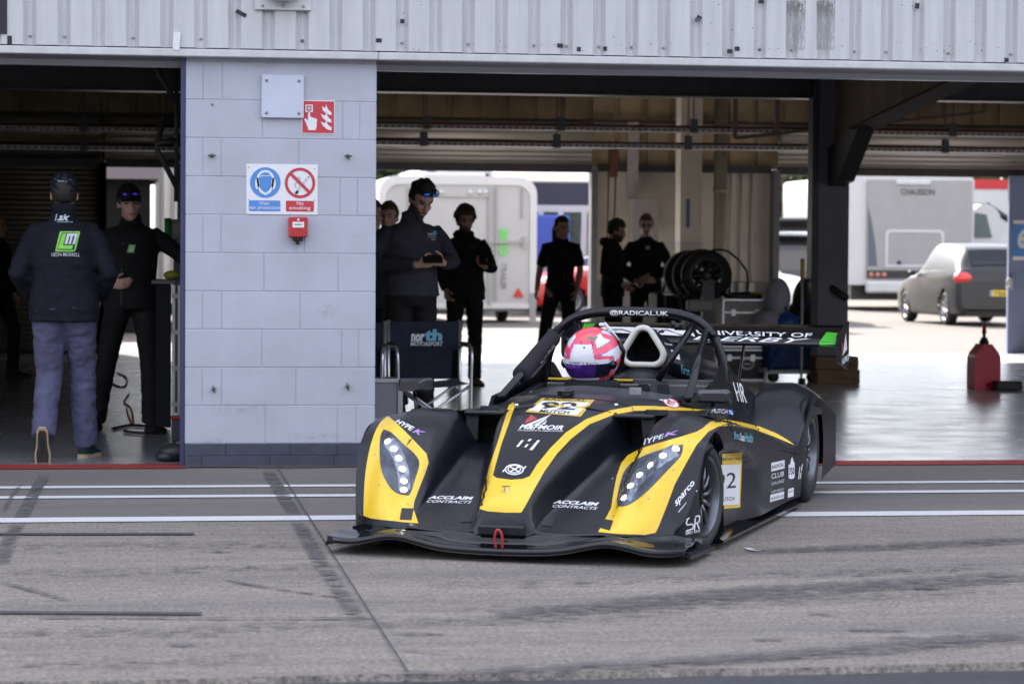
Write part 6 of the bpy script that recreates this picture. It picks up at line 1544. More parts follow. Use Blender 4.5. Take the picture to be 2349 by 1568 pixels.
d.text('SIMPLY RACE', [(1306, 829), (1372, 832), (1372, 840), (1306, 836)], 0); d.text('BELL', [(1399, 874), (1413, 869), (1413, 874), (1399, 880)], 0, bold=.02)
for x, y in ((1340, 797), (1360, 791), (1333, 785), (1358, 785)): d.poly(ell(x, y, 2, 2, 8), 0)
d.poly([(1344, 774), (1356, 770), (1372, 772), (1366, 781), (1352, 780)], 1); d.line([(1350, 774), (1364, 778)], 1, 0)
d.build('helmet_print', [M_vk, mat('dull_gold_print', (.25, .22, .16), .4)], hel)
b = MB(); b.tube([Vector((.11*math.cos(a), -.02+.11*math.sin(a), .47)) for a in np.linspace(0, 2*math.pi, 25)[:-1]], .03, 10, closed=True); b.build('neck_collar', mat('black_collar', (.015, .015, .018), .8), t)
# ================================================================ OPPOSITE SIDE OF THE PIT LANE (added unseen behind the camera to darken what the paint reflects)
g_ = thing('added_grandstand', 'long grey stand added unseen across the track to darken reflections', 'added_grandstand', (0, -62, 0))
mb = MB(); mb.span((-90, -70, 0), (90, -62, 7)); mb.span((-90, -76, 7), (90, -70, 11)); mb.build('seating', mat('grandstand_grey', (.09, .09, .10), .8, nz=.3, nscale=2), g_, world=True)
mb = MB(); mb.span((-90, -76, 14), (90, -60, 14.4)); mb.build('roof', mat('grandstand_roof', (.3, .3, .3), .7), g_, world=True)
o = MB().span((-60, -22, 0), (60, -21.7, 1.1)).build('added_pit_wall', mat('pit_wall_paint', (.25, .25, .26), .7)); tag(o, 'low concrete pit wall added unseen behind the camera', 'wall')

# ================================================================ PROPS IN THE GARAGES
M_alu = mat('brushed_aluminium', (.55, .55, .56), .3, .85); M_chairf = mat('navy_canvas', (.018, .022, .036), .85, nz=.2, nscale=20, bump=.3, bscale=120)
M_bplast = mat('black_plastic', (.02, .02, .02), .5)
def director_chair(label, px, Y, rz):
    p = WY(px, 900, Y); t = thing('directors_chair', label, 'folding chair', (p.x, Y, .003), rz, 'folding canvas chairs')
    w_ = .25
    mb = MB(); rows = [[Vector((x, .06+.035*math.cos(x/w_*1.5)*(1-(z-.52)/.3)-.0, z)) for x in np.linspace(-w_, w_, 12)] for z in np.linspace(.60, .80, 5)]
    mb.grid(rows); mb.build('back_canvas', M_chairf, t)
    mb = MB(); mb.grid([[Vector((x*.8, .075+.04*(.60-z)/.2, z)) for x in np.linspace(-w_, w_, 12)] for z in np.linspace(.40, .61, 5)]); mb.build('lumbar_canvas', M_chairf, t)
    mb = MB(); mb.grid([[Vector((x, y, .415-.03*math.cos(x/w_*1.5)-.02*(y < 0))) for x in np.linspace(-w_*.96, w_*.96, 10)] for y in np.linspace(-.38, .05, 8)]); mb.build('seat_canvas', mat('grey_canvas', (.07, .07, .08), .8), t)
    for s in (1, -1):
        mb = MB(); mb.tube([(s*w_, .07, .81), (s*w_, .06, .40), (s*w_, .05, .02)], .0125, 10)
        mb.tube(spline([(s*w_, .05, .62), (s*(w_+.005), -.02, .64), (s*(w_+.005), -.26, .64), (s*(w_+.005), -.36, .62), (s*(w_+.003), -.385, .55), (s*w_, -.38, .40), (s*w_, -.38, .02)], 5), .0115, 10); mb.build('side_frame', M_alu, t)
        mb = MB(); mb.box((s*(w_+.005), -.14, .655), (.045, .26, .018), bev=.008); mb.build('armrest', M_bplast, t)
    for y in (-.38, .05):
        for s in (1, -1): mb = MB(); mb.tube([(s*w_, y+.01*s, .38), (-s*w_, y+.01*s, .04)], .010, 8); mb.build('cross_leg', M_alu, t)
    return t
ch1 = director_chair('navy canvas folding chair with sponsor lettering on its back, nearer the racing car', 976, 2.35, R(3))
f = Flat((-.25, .0, .60), (1, 0, 0), (0, 0, 1)); 
d = Decal(bvh_of([o_ for o_ in COL.objects if o_.parent == ch1 and o_.name.startswith('back_canvas')]), cam_ray_in(ch1), .002)
d.text('nor', [(944, 765), (974, 765), (973, 784), (943, 784)], 0, bold=.045); d.text('th', [(975, 753), (1015, 756), (1014, 781), (973, 783)], 1, bold=.05); d.text('MOTORSPORT', [(943, 784.5), (1016, 783), (1015, 793), (942, 793)], 0, bold=.02)
d.build('back_lettering', [mat('white_print', 0), mat('pale_blue_print', (.16, .42, .55), .5)], ch1)
ch2 = director_chair('navy canvas folding chair half hidden behind the block pillar', 796, 2.0, R(-8))
# grey equipment case
p0 = WY(856, 900, 1.2); t = thing('equipment_case', 'grey case with aluminium edges standing at the right edge of the pillar', 'case', (1.2, 1.2, 0))
mb = MB(); mb.span((.98, 1.2, .20), (1.40, 1.7, .455)); mb.build('case_body', mat('grey_laminate', (.17, .175, .19), .5, nz=.15, nscale=60), t, world=True)
mb = MB()
for z in (.20, .455): mb.span((.97, 1.188, z-.012), (1.41, 1.199, z+.012))
for x in (.985, 1.395): mb.span((x-.015, 1.186, .20), (x+.015, 1.1985, .455))
mb.build('edge_trim', M_alu, t, world=True)
mb = MB(); mb.span((1.0, 1.22, .05), (1.38, 1.68, .186)); mb.build('base', M_bplast, t, world=True)
# tyre rack with slicks
def loose_wheel(label, loc, rz, r=.262, wd=.25, tilt=0):
    t = thing('spare_wheel', label, 'spare wheel', loc, rz, 'spare wheels on the rack'); Mx = Matrix.Rotation(math.pi/2, 4, 'X'); h = wd
    mb = MB(); mb.lathe([(.172, -.01), (.19, 0), (r-.03, 0), (r-.006, -.018), (r, -.05), (r, -h+.05), (r-.01, -h+.01), (.18, -h)], Mx, 56); mb.build('tyre', M_rubber, t)
    mb = MB(); mb.lathe([(.175, -.012), (.166, -.01), (.155, -.03), (.145, -.1), (.14, -.2)], Mx, 48); mb.lathe([(0, -.06), (.05, -.06), (.06, -.09)], Mx, 24)
    for k_ in range(10):
        a = 2*math.pi*k_/10; mb.tube([Mx @ Vector((rr*math.cos(a+dd), rr*math.sin(a+dd), z)) for rr, z, dd in ((.05, -.075, 0), (.10, -.07, .05), (.15, -.06, .1))], .012, 6)
    mb.build('rim', mat('spare_rim', (.10, .10, .11), .35, .6), t); return t
pw = WY(1622, 632, 10.6)
for i, lb in enumerate(('spare wheel on the rack nearest the camera, its rim showing', 'middle spare wheel on the rack', 'rearmost spare wheel on the rack, mostly hidden')):
    loose_wheel(lb, (pw.x-.035*i, 10.6+.265*i, pw.z), R(-8))
t = thing('tyre_rack', 'dark tubular tyre rack on a stand carrying spare wheels', 'rack', (pw.x, 10.8, 0))
mb = MB()
for dy in (0, .8):
    mb.tube([(pw.x-.30, 10.6+dy, pw.z-.18), (pw.x-.24, 10.6+dy, pw.z+.02)], .014, 8)
    mb.tube(spline([(pw.x+.05, 10.6+dy, pw.z+.26), (pw.x+.22, 10.6+dy, pw.z+.25), (pw.x+.42, 10.6+dy, pw.z+.05), (pw.x+.42, 10.6+dy, pw.z-.2)], 2), .013, 8); mb.tube([(pw.x+.42, 10.6+dy, pw.z-.2), (pw.x-.3, 10.6+dy, pw.z-.2)], .013, 8)
for dx in (-.28, .40): mb.tube([(pw.x+dx, 10.6, pw.z-.2), (pw.x+dx, 11.4, pw.z-.2)], .013, 8); mb.tube([(pw.x+dx, 10.6, pw.z-.2), (pw.x+dx, 10.6, .02)], .014, 8); mb.tube([(pw.x+dx, 11.4, pw.z-.2), (pw.x+dx, 11.4, .02)], .014, 8)
mb.build('frame', mat('dark_blue_tube', (.02, .025, .04), .4), t, world=True)
mb = MB(); mb.span((pw.x-.1, 10.35, .1), (pw.x+.02, 10.42, pw.z-.05)); mb.span((pw.x-.42, 10.3, .02), (pw.x+.1, 10.5, .12)); mb.build('jack_post', mat('jack_grey', (.06, .06, .065), .4, .4), t, world=True)
mb = MB(); mb.span((pw.x-.28, 10.2, pw.z-.36), (pw.x-.02, 10.33, pw.z-.24), bev=.02); mb.span((pw.x-.32, 10.2, pw.z-.8), (pw.x-.14, 10.33, pw.z-.4), bev=.02); mb.build('drum', mat('pale_metal_drum', (.30, .29, .28), .5), t, world=True)
# dark toolbox behind the people
o = MB().box((0, 0, .44), (.62, .5, .86), bev=.02).build('tool_cabinet', mat('black_cabinet', (.008, .008, .010), .6, spec=.2)); p = WY(1560, 800, 12.4); o.location = (p.x, 12.4, .003); tag(o, 'black tool cabinet between the man in glasses and the spare wheels', 'tool cabinet')
# aluminium cases
pc = WY(1708, 760, 10.4)
def alu_case(label, x, y, z, w_, d_, h_, m):
    t = thing('flight_case', label, 'flight case', (x, y, z), R(-6), 'flight cases by the column')
    mb = MB(); mb.box((0, 0, h_/2), (w_-.01, d_-.01, h_-.01)); mb.build('case_body', m, t)
    mb = MB()
    for sx in (-1, 1):
        for sy in (-1, 1): mb.box((sx*(w_/2-.008), sy*(d_/2-.008), h_/2), (.024, .024, h_), bev=.003)
        for zz in (.012, h_-.012): mb.box((sx*(w_/2-.008), 0, zz), (.022, d_, .022), bev=.003)
    for sy in (-1, 1):
        for zz in (.012, h_-.012, h_*.72): mb.box((0, sy*(d_/2-.006), zz), (w_, .022, .022), bev=.003)
    mb.build('edge_trim', M_alu, t)
    mb = MB()
    for sx in (-.12, .12): mb.box((sx, -d_/2-.008, h_*.72), (.05, .012, .07), bev=.003)
    mb.build('latch', M_alu, t); return t
alu_case('pale aluminium flight case, upper one, with tools lying on its lid', pc.x, 10.5, .34, .46, .42, .50, mat('pale_case_panel', (.40, .37, .35), .5))
alu_case('darker flight case with a white emblem underneath the pale one', pc.x-.04, 10.5, .003, .50, .46, .33, mat('dark_case_panel', (.05, .05, .055), .5))
mb = MB(); mb.box((0, 0, .02), (.34, .25, .04), bev=.01); mb.tube([(-.15, -.1, .05), (.05, .05, .055), (.16, 0, .05)], .014, 8); o = mb.build('tool_tray', M_bplast); o.location = (pc.x, 10.48, .842); tag(o, 'dark tool tray lying on the pale flight case', 'tray')
mb = MB(); mb.box((0, 0, .012), (.14, .05, .024), bev=.006); o = mb.build('battery_tool', mat('yellow_plastic', (.45, .32, .02), .4)); o.location = (pc.x+.12, 10.36, .885); tag(o, 'small yellow tool lying on the tray of the pale flight case', 'tool')
fl = Flat((pc.x-.2, 10.26, .06), (1, 0, 0), (0, 0, 1)); fl.put(ring(ell(.20, .12, .075, .06), ell(.20, .12, .055, .04)), 0); fl.poly([(.16, .11), (.24, .11), (.24, .13), (.16, .13)], 0); o = fl.build('case_emblem', [M_w], None); tag(o, 'white oval emblem plate on the lower flight case', 'emblem')
# blue trolley
pt = WY(1800, 760, 10.2); M_blue = mat('blue_enamel', (.02, .10, .35), .4); M_bfab = mat('blue_tarpaulin', (.02, .05, .17), .7, nz=.3, nscale=6)
t = thing('blue_trolley', 'blue tubular trolley loaded with a pale fabric bundle beside the steel column', 'trolley', (pt.x, 10.2, 0))
mb = MB()
for dy in (-.2, .2):
    for a, b_ in (((.30, dy, 1.02), (-.22, dy, .12)), ((-.14, dy, .95), (.28, dy, .10)), ((.30, dy, 1.02), (.30, dy, .10)), ((-.25, dy, .42), (.30, dy, .42))): mb.tube([(pt.x+a[0], 10.2+a[1], a[2]), (pt.x+b_[0], 10.2+b_[1], b_[2])], .016, 8)
mb.tube([(pt.x+.12, 10.0, 1.03), (pt.x+.38, 10.0, 1.03)], .02, 8); mb.cyl((pt.x-.02, 9.96, .60), (pt.x-.02, 10.0, .60), .11, 20); mb.build('frame', M_blue, t, world=True)
mb = MB(); mb.span((pt.x-.22, 10.02, .14), (pt.x+.30, 10.40, .41), bev=.03); mb.build('tarpaulin_bag', M_bfab, t, world=True)
mb = MB(); mb.span((pt.x-.26, 9.99, .09), (pt.x+.31, 10.42, .13), bev=.01); mb.build('tray', M_trim, t, world=True)
for dx in (-.16, .24): MB().cyl((pt.x+dx, 10.0, .06), (pt.x+dx, 10.04, .06), .055, 18).build('castor', M_bplast, t, world=True)
b = MB(); b.ball((pt.x-.10, 10.1, .86), (.13, .14, .20), 18, 12); b.ball((pt.x-.20, 10.1, .62), (.15, .14, .12), 18, 12); o = b.build('fabric_bundle', mat('pale_grey_cloth', (.42, .40, .46), .8, bump=.5, bscale=8)); tag(o, 'pale grey fabric bundle draped over the blue trolley', 'cloth bundle')
b = MB(); b.ball((pt.x+.22, 10.25, .80), (.13, .14, .26), 18, 12); b.tube([(pt.x+.2, 10.1, 1.03), (pt.x+.38, 9.95, .98), (pt.x+.52, 9.75, .86)], [.03, .04, .035], 10); b.box((pt.x+.20, 10.3, .55), (.28, .2, .5), bev=.05); o = b.build('black_bag', M_bplast); tag(o, 'black bag with a hanging strap on the blue trolley by the column', 'bag')
pp = WY(1838, 870, 9.3); t = thing('broom', 'grey-handled broom with a yellow top leaning upright against the column', 'broom', (pp.x, 9.3, 0))
mb = MB(); mb.cyl((pp.x, 9.3, .02), (pp.x+.0, 9.3, 1.05), .013, 10); mb.build('handle', mat('grey_handle', (.45, .43, .40), .5), t, world=True)
mb = MB(); mb.box((pp.x, 9.3, 1.15), (.035, .05, .21), bev=.008); mb.build('yellow_head', mat('yellow_plastic', 0), t, world=True)
mb = MB(); mb.tube([(pp.x-.03, 9.28, .05), (pp.x+.03, 9.28, .05)], .035, 10); mb.build('brush', M_bplast, t, world=True)
# red fuel jug and black box
pf = G(2256, 893); t = thing('fuel_jug', 'red plastic racing fuel jug with a black neck and red spout on the garage floor', 'fuel jug', (pf.x, pf.y, .003), R(5))
b = MB(); prof = [(-.128, 0), (.128, 0), (.132, .01), (.132, .31), (.118, .345), (.052, .425), (.044, .44), (-.044, .44), (-.052, .425), (-.118, .345), (-.132, .31), (-.132, .01)]
Mx = Matrix(((1, 0, 0, 0), (0, 0, 1, -.10), (0, 1, 0, 0), (0, 0, 0, 1))); b.prism(prof, Mx, .20); jb = b.build('jug_body', mat('red_polythene', (.62, .012, .045), .35, coat=.2), t)
bv_ = jb.modifiers.new('round', 'BEVEL'); bv_.width = .018; bv_.segments = 3; bv_.limit_method = 'ANGLE'
b = MB(); b.cyl((0, 0, .44), (0, 0, .475), .046, 20); b.cyl((0, 0, .475), (0, 0, .50), .034, 20); b.cyl((0, 0, .50), (0, 0, .54), .016, 12); b.build('neck', M_bplast, t)
b = MB(); b.cyl((0, 0, .54), (0, 0, .60), .024, 14, .018); b.cyl((0, 0, .60), (0, 0, .635), .014, 12); b.build('spout', mat('red_polythene', 0), t)
b = MB(); b.cyl((-.0, -.101, .045), (0, -.112, .045), .012, 12); b.build('drain_plug', M_bplast, t)
pb = G(2316, 896); o = MB().box((0, 0, .045), (.26, .2, .085), bev=.012).build('black_tray', M_bplast); o.location = (pb.x, pb.y+.1, .003); tag(o, 'low black plastic tray on the floor beside the red fuel jug', 'tray')
# left garage
mat('black_cabinet', (.008, .008, .010), .6, spec=.2)
t = thing('work_cabinet', 'tall black work cabinet with aluminium edge strips beside the man in the cap', 'cabinet', (-.15, 3, 0))
xc = WY(357, 800, 2.75).x
mb = MB(); mb.span((xc, 2.75, .05), (-.05, 3.6, 1.045), bev=.006); mb.build('cabinet_body', mat('black_cabinet', 0), t, world=True)
mb = MB(); mb.span((xc-.03, 2.72, 1.047), (-.02, 3.63, 1.075), bev=.004); mb.build('worktop', mat('worktop_grey', (.10, .10, .10), .4), t, world=True)
mb = MB()
for px_ in (398, 411): x = WY(px_, 800, 2.74).x; mb.span((x-.010, 2.735, .06), (x+.010, 2.748, 1.04))
mb.build('edge_strip', M_alu, t, world=True)
mb = MB()
for z in (.2, .45, .7, .95): x = WY(404, 800, 2.74).x; mb.span((x-.03, 2.73, z), (x+.03, 2.744, z+.03))
mb.build('hinge', M_galv, t, world=True)
b = MB(); b.ball((0, 0, .03), (.06, .07, .035), 14, 10); o = b.build('cleaning_cloth', mat('yellow_green_cloth', (.22, .22, .03), .8)); o.location = (WY(405, 640, 2.8).x-.03, 2.85, 1.078); tag(o, 'yellow-green cloth lying on the black work cabinet', 'cloth')
pg = WY(404, 525, 5.0); t = thing('cable_reel', 'round green and cream reel standing up behind the work cabinet', 'reel', (pg.x, 5, pg.z))
b = MB(); b.cyl((-.09, 0, 0), (-.04, 0, 0), .085, 24); b.build('green_disc', mat('green_plastic', (.03, .26, .06), .4), t)
b = MB(); b.cyl((-.04, 0, 0), (.10, 0, 0), .075, 24); b.build('drum', mat('cream_drum', (.35, .30, .25), .5), t)
b = MB(); b.box((0, 0, -(pg.z)/2-.03), (.04, .04, pg.z-.09)); b.build('post', M_steelL, t)
pr_ = G(406, 1010); t = thing('red_lidded_box', 'small grey plastic box with a red lid standing against the pillar jamb', 'box', (pr_.x, pr_.y, .003))
b = MB(); b.box((0, 0, .07), (.075, .10, .14), bev=.006); b.build('box_body', mat('dark_grey_plastic', (.05, .05, .06), .5), t); b = MB(); b.box((0, 0, .153), (.083, .108, .022), bev=.006); b.build('lid', mat('red_lid', (.40, .02, .02), .4), t)
pb = G(398, 1060); b = MB(); b.ball((0, 0, .06), (.10, .10, .055), 18, 12); b.ball((-.05, -.03, .035), (.07, .07, .035), 14, 10); b.ball((.04, .02, .10), (.055, .06, .045), 14, 10); o = b.build('cloth_bag', M_bplast); o.location = (pb.x+.01, pb.y+.08, -.002); tag(o, 'small crumpled black bag on the floor at the foot of the pillar jamb', 'bag')
def cable(label, pts, r, m):
    P = [G(*p)+Vector((0, 0, r+.004)) for p in pts]; mb = MB(); mb.tube([Vector(p) for p in crom([tuple(p) for p in P], 6)], r, 6); o = mb.build('floor_cable', m); tag(o, label, 'cable', 'cables on the garage floor'); return o
cable('thick black cable snaking round the feet of the man in the cap', [(258, 988), (300, 980), (350, 984), (380, 992), (330, 998), (285, 994)], .012, M_bplast)
cable('orange cable coiled on the floor behind the men in the left garage', [(290, 940), (296, 960), (306, 975), (300, 940), (285, 925), (296, 905)], .008, mat('orange_cable', (.45, .12, .02), .5))
cable('black air line looping on the floor of the left garage', [(262, 850), (252, 868), (262, 885), (285, 890), (290, 870), (270, 858)], .010, M_bplast)
mb = MB(); mb.tube([(-.10, 1.8, 2.18), (-.16, 1.8, 1.95), (-.03, 1.8, 1.70)], .018, 8); mb.tube([(-.16, 1.8, 1.98), (-.03, 1.8, 2.0)], .02, 8); mb.tube([(-.03, 1.8, 2.25), (-.14, 1.8, 2.42), (-.16, 1.8, 2.5)], .02, 8); mb.tube([(-.03, 1.8, 1.6), (-.03, 1.8, 2.6)], .015, 8)
o = mb.build('wall_bracket', M_bplast); tag(o, 'black swivelling bracket arms fixed high beside the pillar jamb', 'bracket')
# half-open blue door at the right
t = thing('blue_door', 'pale blue steel door standing open at the right edge, with a 6 on a blue plate', 'door', (11.8, 17.3, 0))
x0 = WY(2311, 600, 17.4).x
mb = MB(); mb.span((x0, 17.36, .01), (x0+1.2, 17.42, 2.36), bev=.004); mb.build('leaf', mat('pale_blue_door', (.20, .24, .38), .45, nz=.1, nscale=3), t, world=True)
mb = MB(); hz = WY(2305, 650, 17.3).z; mb.tube([(x0+.02, 17.35, hz+.06), (x0-.03, 17.30, hz+.05), (x0-.04, 17.30, hz-.06), (x0+.02, 17.35, hz-.07)], .014, 8); mb.box((x0+.03, 17.345, hz), (.06, .03, .16), bev=.005); mb.build('handle', M_alu, t, world=True)
fl = Flat((x0, 17.358, 0), (1, 0, 0), (0, 0, 1), .003); a = WY(2326, 510, 17.36); b_ = WY(2420, 592, 17.36)
fl.poly([(a.x-x0-.01, b_.z-.03), (b_.x-x0, b_.z-.03), (b_.x-x0, a.z+.03), (a.x-x0-.01, a.z+.03)], 1); fl.off = .005; fl.poly([(a.x-x0-.01, b_.z+.02), (b_.x-x0, b_.z+.02), (b_.x-x0, a.z-.02), (a.x-x0-.01, a.z-.02)], 0)
fl.off = .007; e = WY(2334, 524, 17.36); g2 = WY(2356, 570, 17.36); fl.text('6', [(e.x-x0, e.z), (g2.x-x0, e.z), (g2.x-x0, g2.z), (e.x-x0, g2.z)], 1, bold=.05); fl.build('number_plate', [M_b, M_w], t, None)
for o_ in COL.objects:
    if o_.name.startswith('number_plate') and o_.parent == t:
        me = o_.data; Mi = basis(t).inverted()
        for v in me.vertices: v.co = Mi @ v.co

# ================================================================ THE PADDOCK BEHIND, in sunlight
M_wpaint = mat('white_vehicle_paint', (.52, .51, .50), .35, nz=.06, nscale=2, coat=.3); M_glass = mat('dark_vehicle_glass', (.008, .010, .013), .10, spec=.35); M_gtrim = mat('grey_trim', (.25, .25, .26), .5)
def road_wheel(t, x, y, r, side, wd=.2, rimcol=None, Mw=None):
    ax = Matrix.Translation((x, y, r)) @ Matrix.Rotation(-side*math.pi/2, 4, 'X')
    mb = MB(); mb.lathe([(r*.66, -.02), (r*.70, 0), (r*.93, 0), (r, -.03), (r, -wd+.03), (r*.93, -wd), (0, -wd)], ax, 36); wr = mb.build('wheel', M_rubber, t)
    mb = MB(); mb.lathe([(r*.68, -.01), (r*.64, -.01), (r*.62, -.05)], ax, 32); mb.lathe([(0, -.02), (r*.14, -.02), (r*.16, -.05)], ax, 16); mb.lathe([(0, -.09), (r*.62, -.09)], ax, 24)
    for k in range(7):
        a = 2*math.pi*k/7; mb.tube([ax @ Vector((rr*math.cos(a), rr*math.sin(a), -.03)) for rr in (r*.1, r*.64)], [r*.07, r*.055], 6)
    mb.build('rim', rimcol or mat('silver_rim', (.35, .35, .36), .3, .7), wr); return wr
# horse-box style white trailer
YT = 33.0; s0 = WY(1165, 738, YT)
xl, xr = WY(868, 600, YT).x, WY(1231, 600, YT).x
t = thing('box_trailer', 'white box trailer with rounded roof corners, green and grey lettering and a red triangle', 'trailer', ((xl+xr)/2, YT+1.2, 0), 0)
zt_, zb_ = WY(1050, 404, YT).z, WY(1050, 707, YT).z
def rr_poly(x0, x1, z0, z1, r, n=7):
    P = [(x0, z0), (x1, z0)]
    for k in range(n+1): a = math.pi/2*k/n; P.append((x1-r+r*math.cos(a), z1-r+r*math.sin(a)))
    for k in range(n+1): a = math.pi/2*k/n; P.append((x0+r-r*math.sin(a), z1-r+r*math.cos(a)))
    return P
XZ = lambda y: Matrix(((1, 0, 0, 0), (0, 0, 1, y), (0, 1, 0, 0), (0, 0, 0, 1)))
b = MB(); b.prism(rr_poly(xl, xr, zb_, zt_, .34), XZ(YT+.04), 2.6, True); b.build('body', M_wpaint, t, world=True)
M_tw = mat('trailer_panel', (.40, .39, .38), .5, nz=.05, nscale=4)
b = MB(); 
outr = rr_poly(xl, xr, zb_, zt_, .34); inr = rr_poly(xl+.13, xr-.13, zb_+.10, zt_-.16, .26); v_, f_ = ring(outr, inr); Mz = XZ(YT); b.add([Mz @ Vector((p[0], p[1], .0)) for p in v_], f_, False)
for pl in (inr, outr): k = len(pl); b.add([Mz @ Vector((p[0], p[1], 0)) for p in pl]+[Mz @ Vector((p[0], p[1], .045)) for p in pl], [(i, (i+1) % k, k+(i+1) % k, k+i) for i in range(k)], False)
b.build('rear_frame', M_wpaint, t, world=True)
b = MB(); v_, f_ = fill(inr); b.add([Mz @ Vector((p[0], p[1], .03)) for p in v_], f_, False); b.build('rear_panel', M_tw, t, world=True)
b = MB()
def xz(px, py, Y): p = WY(px, py, Y); return p.x, p.z
for px_, y0, y1, w_ in ((939, 430, 690, .05), (1124, 430, 700, .06), (1139, 430, 690, .03), (1198, 430, 500, .03)):
    x, za = xz(px_, y0, YT); _, zb2 = xz(px_, y1, YT); b.span((x-w_/2, YT-.02, zb2), (x+w_/2, YT+.028, za))
xa, za = xz(900, 553, YT); xb, _ = xz(1205, 553, YT); b.span((xa, YT-.05, za-.02), (xb, YT-.021, za+.02)); b.span((xb-.05, YT-.06, za-.12), (xb, YT-.02, za+.1))
b.build('door_bars', mat('trailer_grey', (.30, .29, .28), .5), t, world=True)
b = MB(); xa, za = xz(1005, 430, YT); xb, zc2 = xz(1124, 452, YT); b.span((xa, YT-.01, zc2), (xb, YT+.029, za)); b.build('light_bar', mat('trailer_band', (.38, .37, .36), .5), t, world=True)
b = MB()
for px_ in (1012, 1078, 1100, 1113): x, z = xz(px_, 441, YT); MB().cyl((x, YT-.012, z), (x, YT-.03, z), .05, 16).build('marker_lamp', M_trim, t, world=True)
fl = Flat((0, YT-.0, 0), (1, 0, 0), (0, 0, 1), .006); 
def up(txt, px_, y0, y1, w_, m, bold):   # lettering running down the panel
    x, z0 = xz(px_, y0, YT); _, z1 = xz(px_, y1, YT); fl.text(txt, [(x+w_, z0), (x+w_, z1), (x, z1), (x, z0)], m, bold=bold)
up('eco', 1145, 522, 588, .18, 0, .05); up('-TRAILER', 1149, 600, 664, .11, 1, .01)
o = fl.build('lettering', [mat('eco_green', (.16, .50, .14), .5), mat('grey_letters', (.16, .16, .17), .5)], t)
Mi = basis(t).inverted(); [setattr(v, 'co', Mi @ (v.co+Vector((0, .029-.01, 0)))) for v in o.data.vertices]
b = MB(); x, z = xz(1189, 681, YT); b.prism([(x-.10, z), (x+.10, z), (x, z+.18)], XZ(YT-.02), .02); b.build('red_triangle', mat('reflector_red', (.5, .02, .01), .3), t, world=True)
b = MB(); b.span((xl+.1, YT+.1, zb_-.05), (xr-.1, YT+2.5, zb_+.01)); b.build('chassis', M_gtrim, t, world=True)
b = MB(); x, z = xz(1222, 700, YT); b.span((x-.06, YT-.02, zb_-.35), (x+.06, YT+.02, zb_+.3)); b.build('corner_steady', M_gtrim, t, world=True)
for px_, dy in ((1165, .9), (930, .9)):
    x = WY(px_, 738, YT).x; mb = MB(); Mw = Matrix.Translation((x-.10, YT+dy, .31)) @ Matrix.Rotation(math.pi/2, 4, 'Y'); mb.lathe([(0, 0), (.2, 0), (.27, .01), (.31, .05), (.31, .17), (.27, .2), (0, .2)], Mw, 28); mb.build('wheel', M_rubber, t, world=True)
b = MB(); xa, za = xz(1040, 409, YT+1); b.span((xa-.6, YT+.8, zt_), (xa+.6, YT+1.6, zt_+.10), bev=.03); b.build('roof_vent', M_wpaint, t, world=True)
# motorhome behind it, left
def flatbox_vehicle(name, label, cat, pxl, pxr, pyt, Y, depth, m, zb=.45, rnd=.25, extra=None):
    xl_, xr_ = WY(pxl, 600, Y).x, WY(pxr, 600, Y).x; z = WY((pxl+pxr)/2, pyt, Y).z
    t = thing(name, label, cat, ((xl_+xr_)/2, Y+depth/2, 0)); b = MB(); b.prism(rr_poly(xl_, xr_, zb, z, rnd), XZ(Y), depth, True); b.build('body', m, t, world=True)
    b = MB(); b.span((xl_+.15, Y+.15, .25), (xr_-.15, Y+depth-.15, zb+.01)); b.build('chassis', M_bplast, t, world=True)
    for x in (xl_+.16, xr_-.16):
        for y in (Y+.8, Y+depth-.9):
            mb = MB(); Mw = Matrix.Translation((x-.11, y, .34)) @ Matrix.Rotation(math.pi/2, 4, 'Y'); mb.lathe([(0, 0), (.2, 0), (.3, .01), (.34, .05), (.34, .17), (.3, .22), (0, .22)], Mw, 24); mb.build('wheel', M_rubber, t, world=True)
    return t, xl_, xr_, z
t, a, b_, z = flatbox_vehicle('motorhome', 'white motorhome roof with a small dark vent showing above the trailer', 'motorhome', 960, 1132, 380, 41, 5.5, M_wpaint)
b = MB(); x, zz = xz(990, 393, 41); b.cyl((x, 40.99, zz), (x, 40.95, zz), .10, 16); x, zz = xz(1060, 404, 41); b.span((x-.5, 40.96, zz-.10), (x+.6, 40.995, zz+.06)); b.build('side_window', M_glass, t, world=True)
t, a, b_, z = flatbox_vehicle('white_van', 'white van seen in a sliver between the pillar and the trailer', 'van', 820, 900, 452, 38, 4.8, M_wpaint)
b = MB(); b.span((a+.1, 37.96, z-.7), (b_-.1, 37.99, z-.2)); b.build('rear_window', M_glass, t, world=True)
# awning with navy valance
YA = 44.0; xa, xb = WY(1130, 600, YA).x, WY(1420, 600, YA).x
t = thing('team_awning', 'cream-roofed team awning with a navy valance behind the trailer', 'awning', ((xa+xb)/2, YA+2, 0))
zv0, zv1 = WY(1250, 470, YA).z, WY(1250, 413, YA).z; zr_ = WY(1250, 376, YA).z
b = MB(); b.add([(xa, YA, zv1), (xb, YA, zv1+.0), (xb, YA+3, zr_+.8), (xa+.6, YA+3, zr_+.8), (xa, YA, zv1-.05), (xb, YA, zv1-.05)], [(0, 1, 2, 3), (4, 5, 1, 0)]); b.build('canopy', mat('cream_canvas', (.50, .45, .38), .7), t, world=True)
b = MB(); b.span((xa+.2, YA-.02, zv0), (xb, YA+.02, zv1-.051)); b.build('valance', mat('navy_canvas_valance', (.022, .026, .045), .7), t, world=True)
b = MB(); b.span((xa+.2, YA-.03, zv0-.16), (xb, YA+.03, zv0-.004))
for px_ in (1240, 1286, 1340): x = WY(px_, 500, YA).x; b.span((x-.06, YA-.04, .01), (x+.06, YA+.04, zv0-.15))
b.build('frame', mat('awning_frame', (.42, .42, .44), .5), t, world=True)
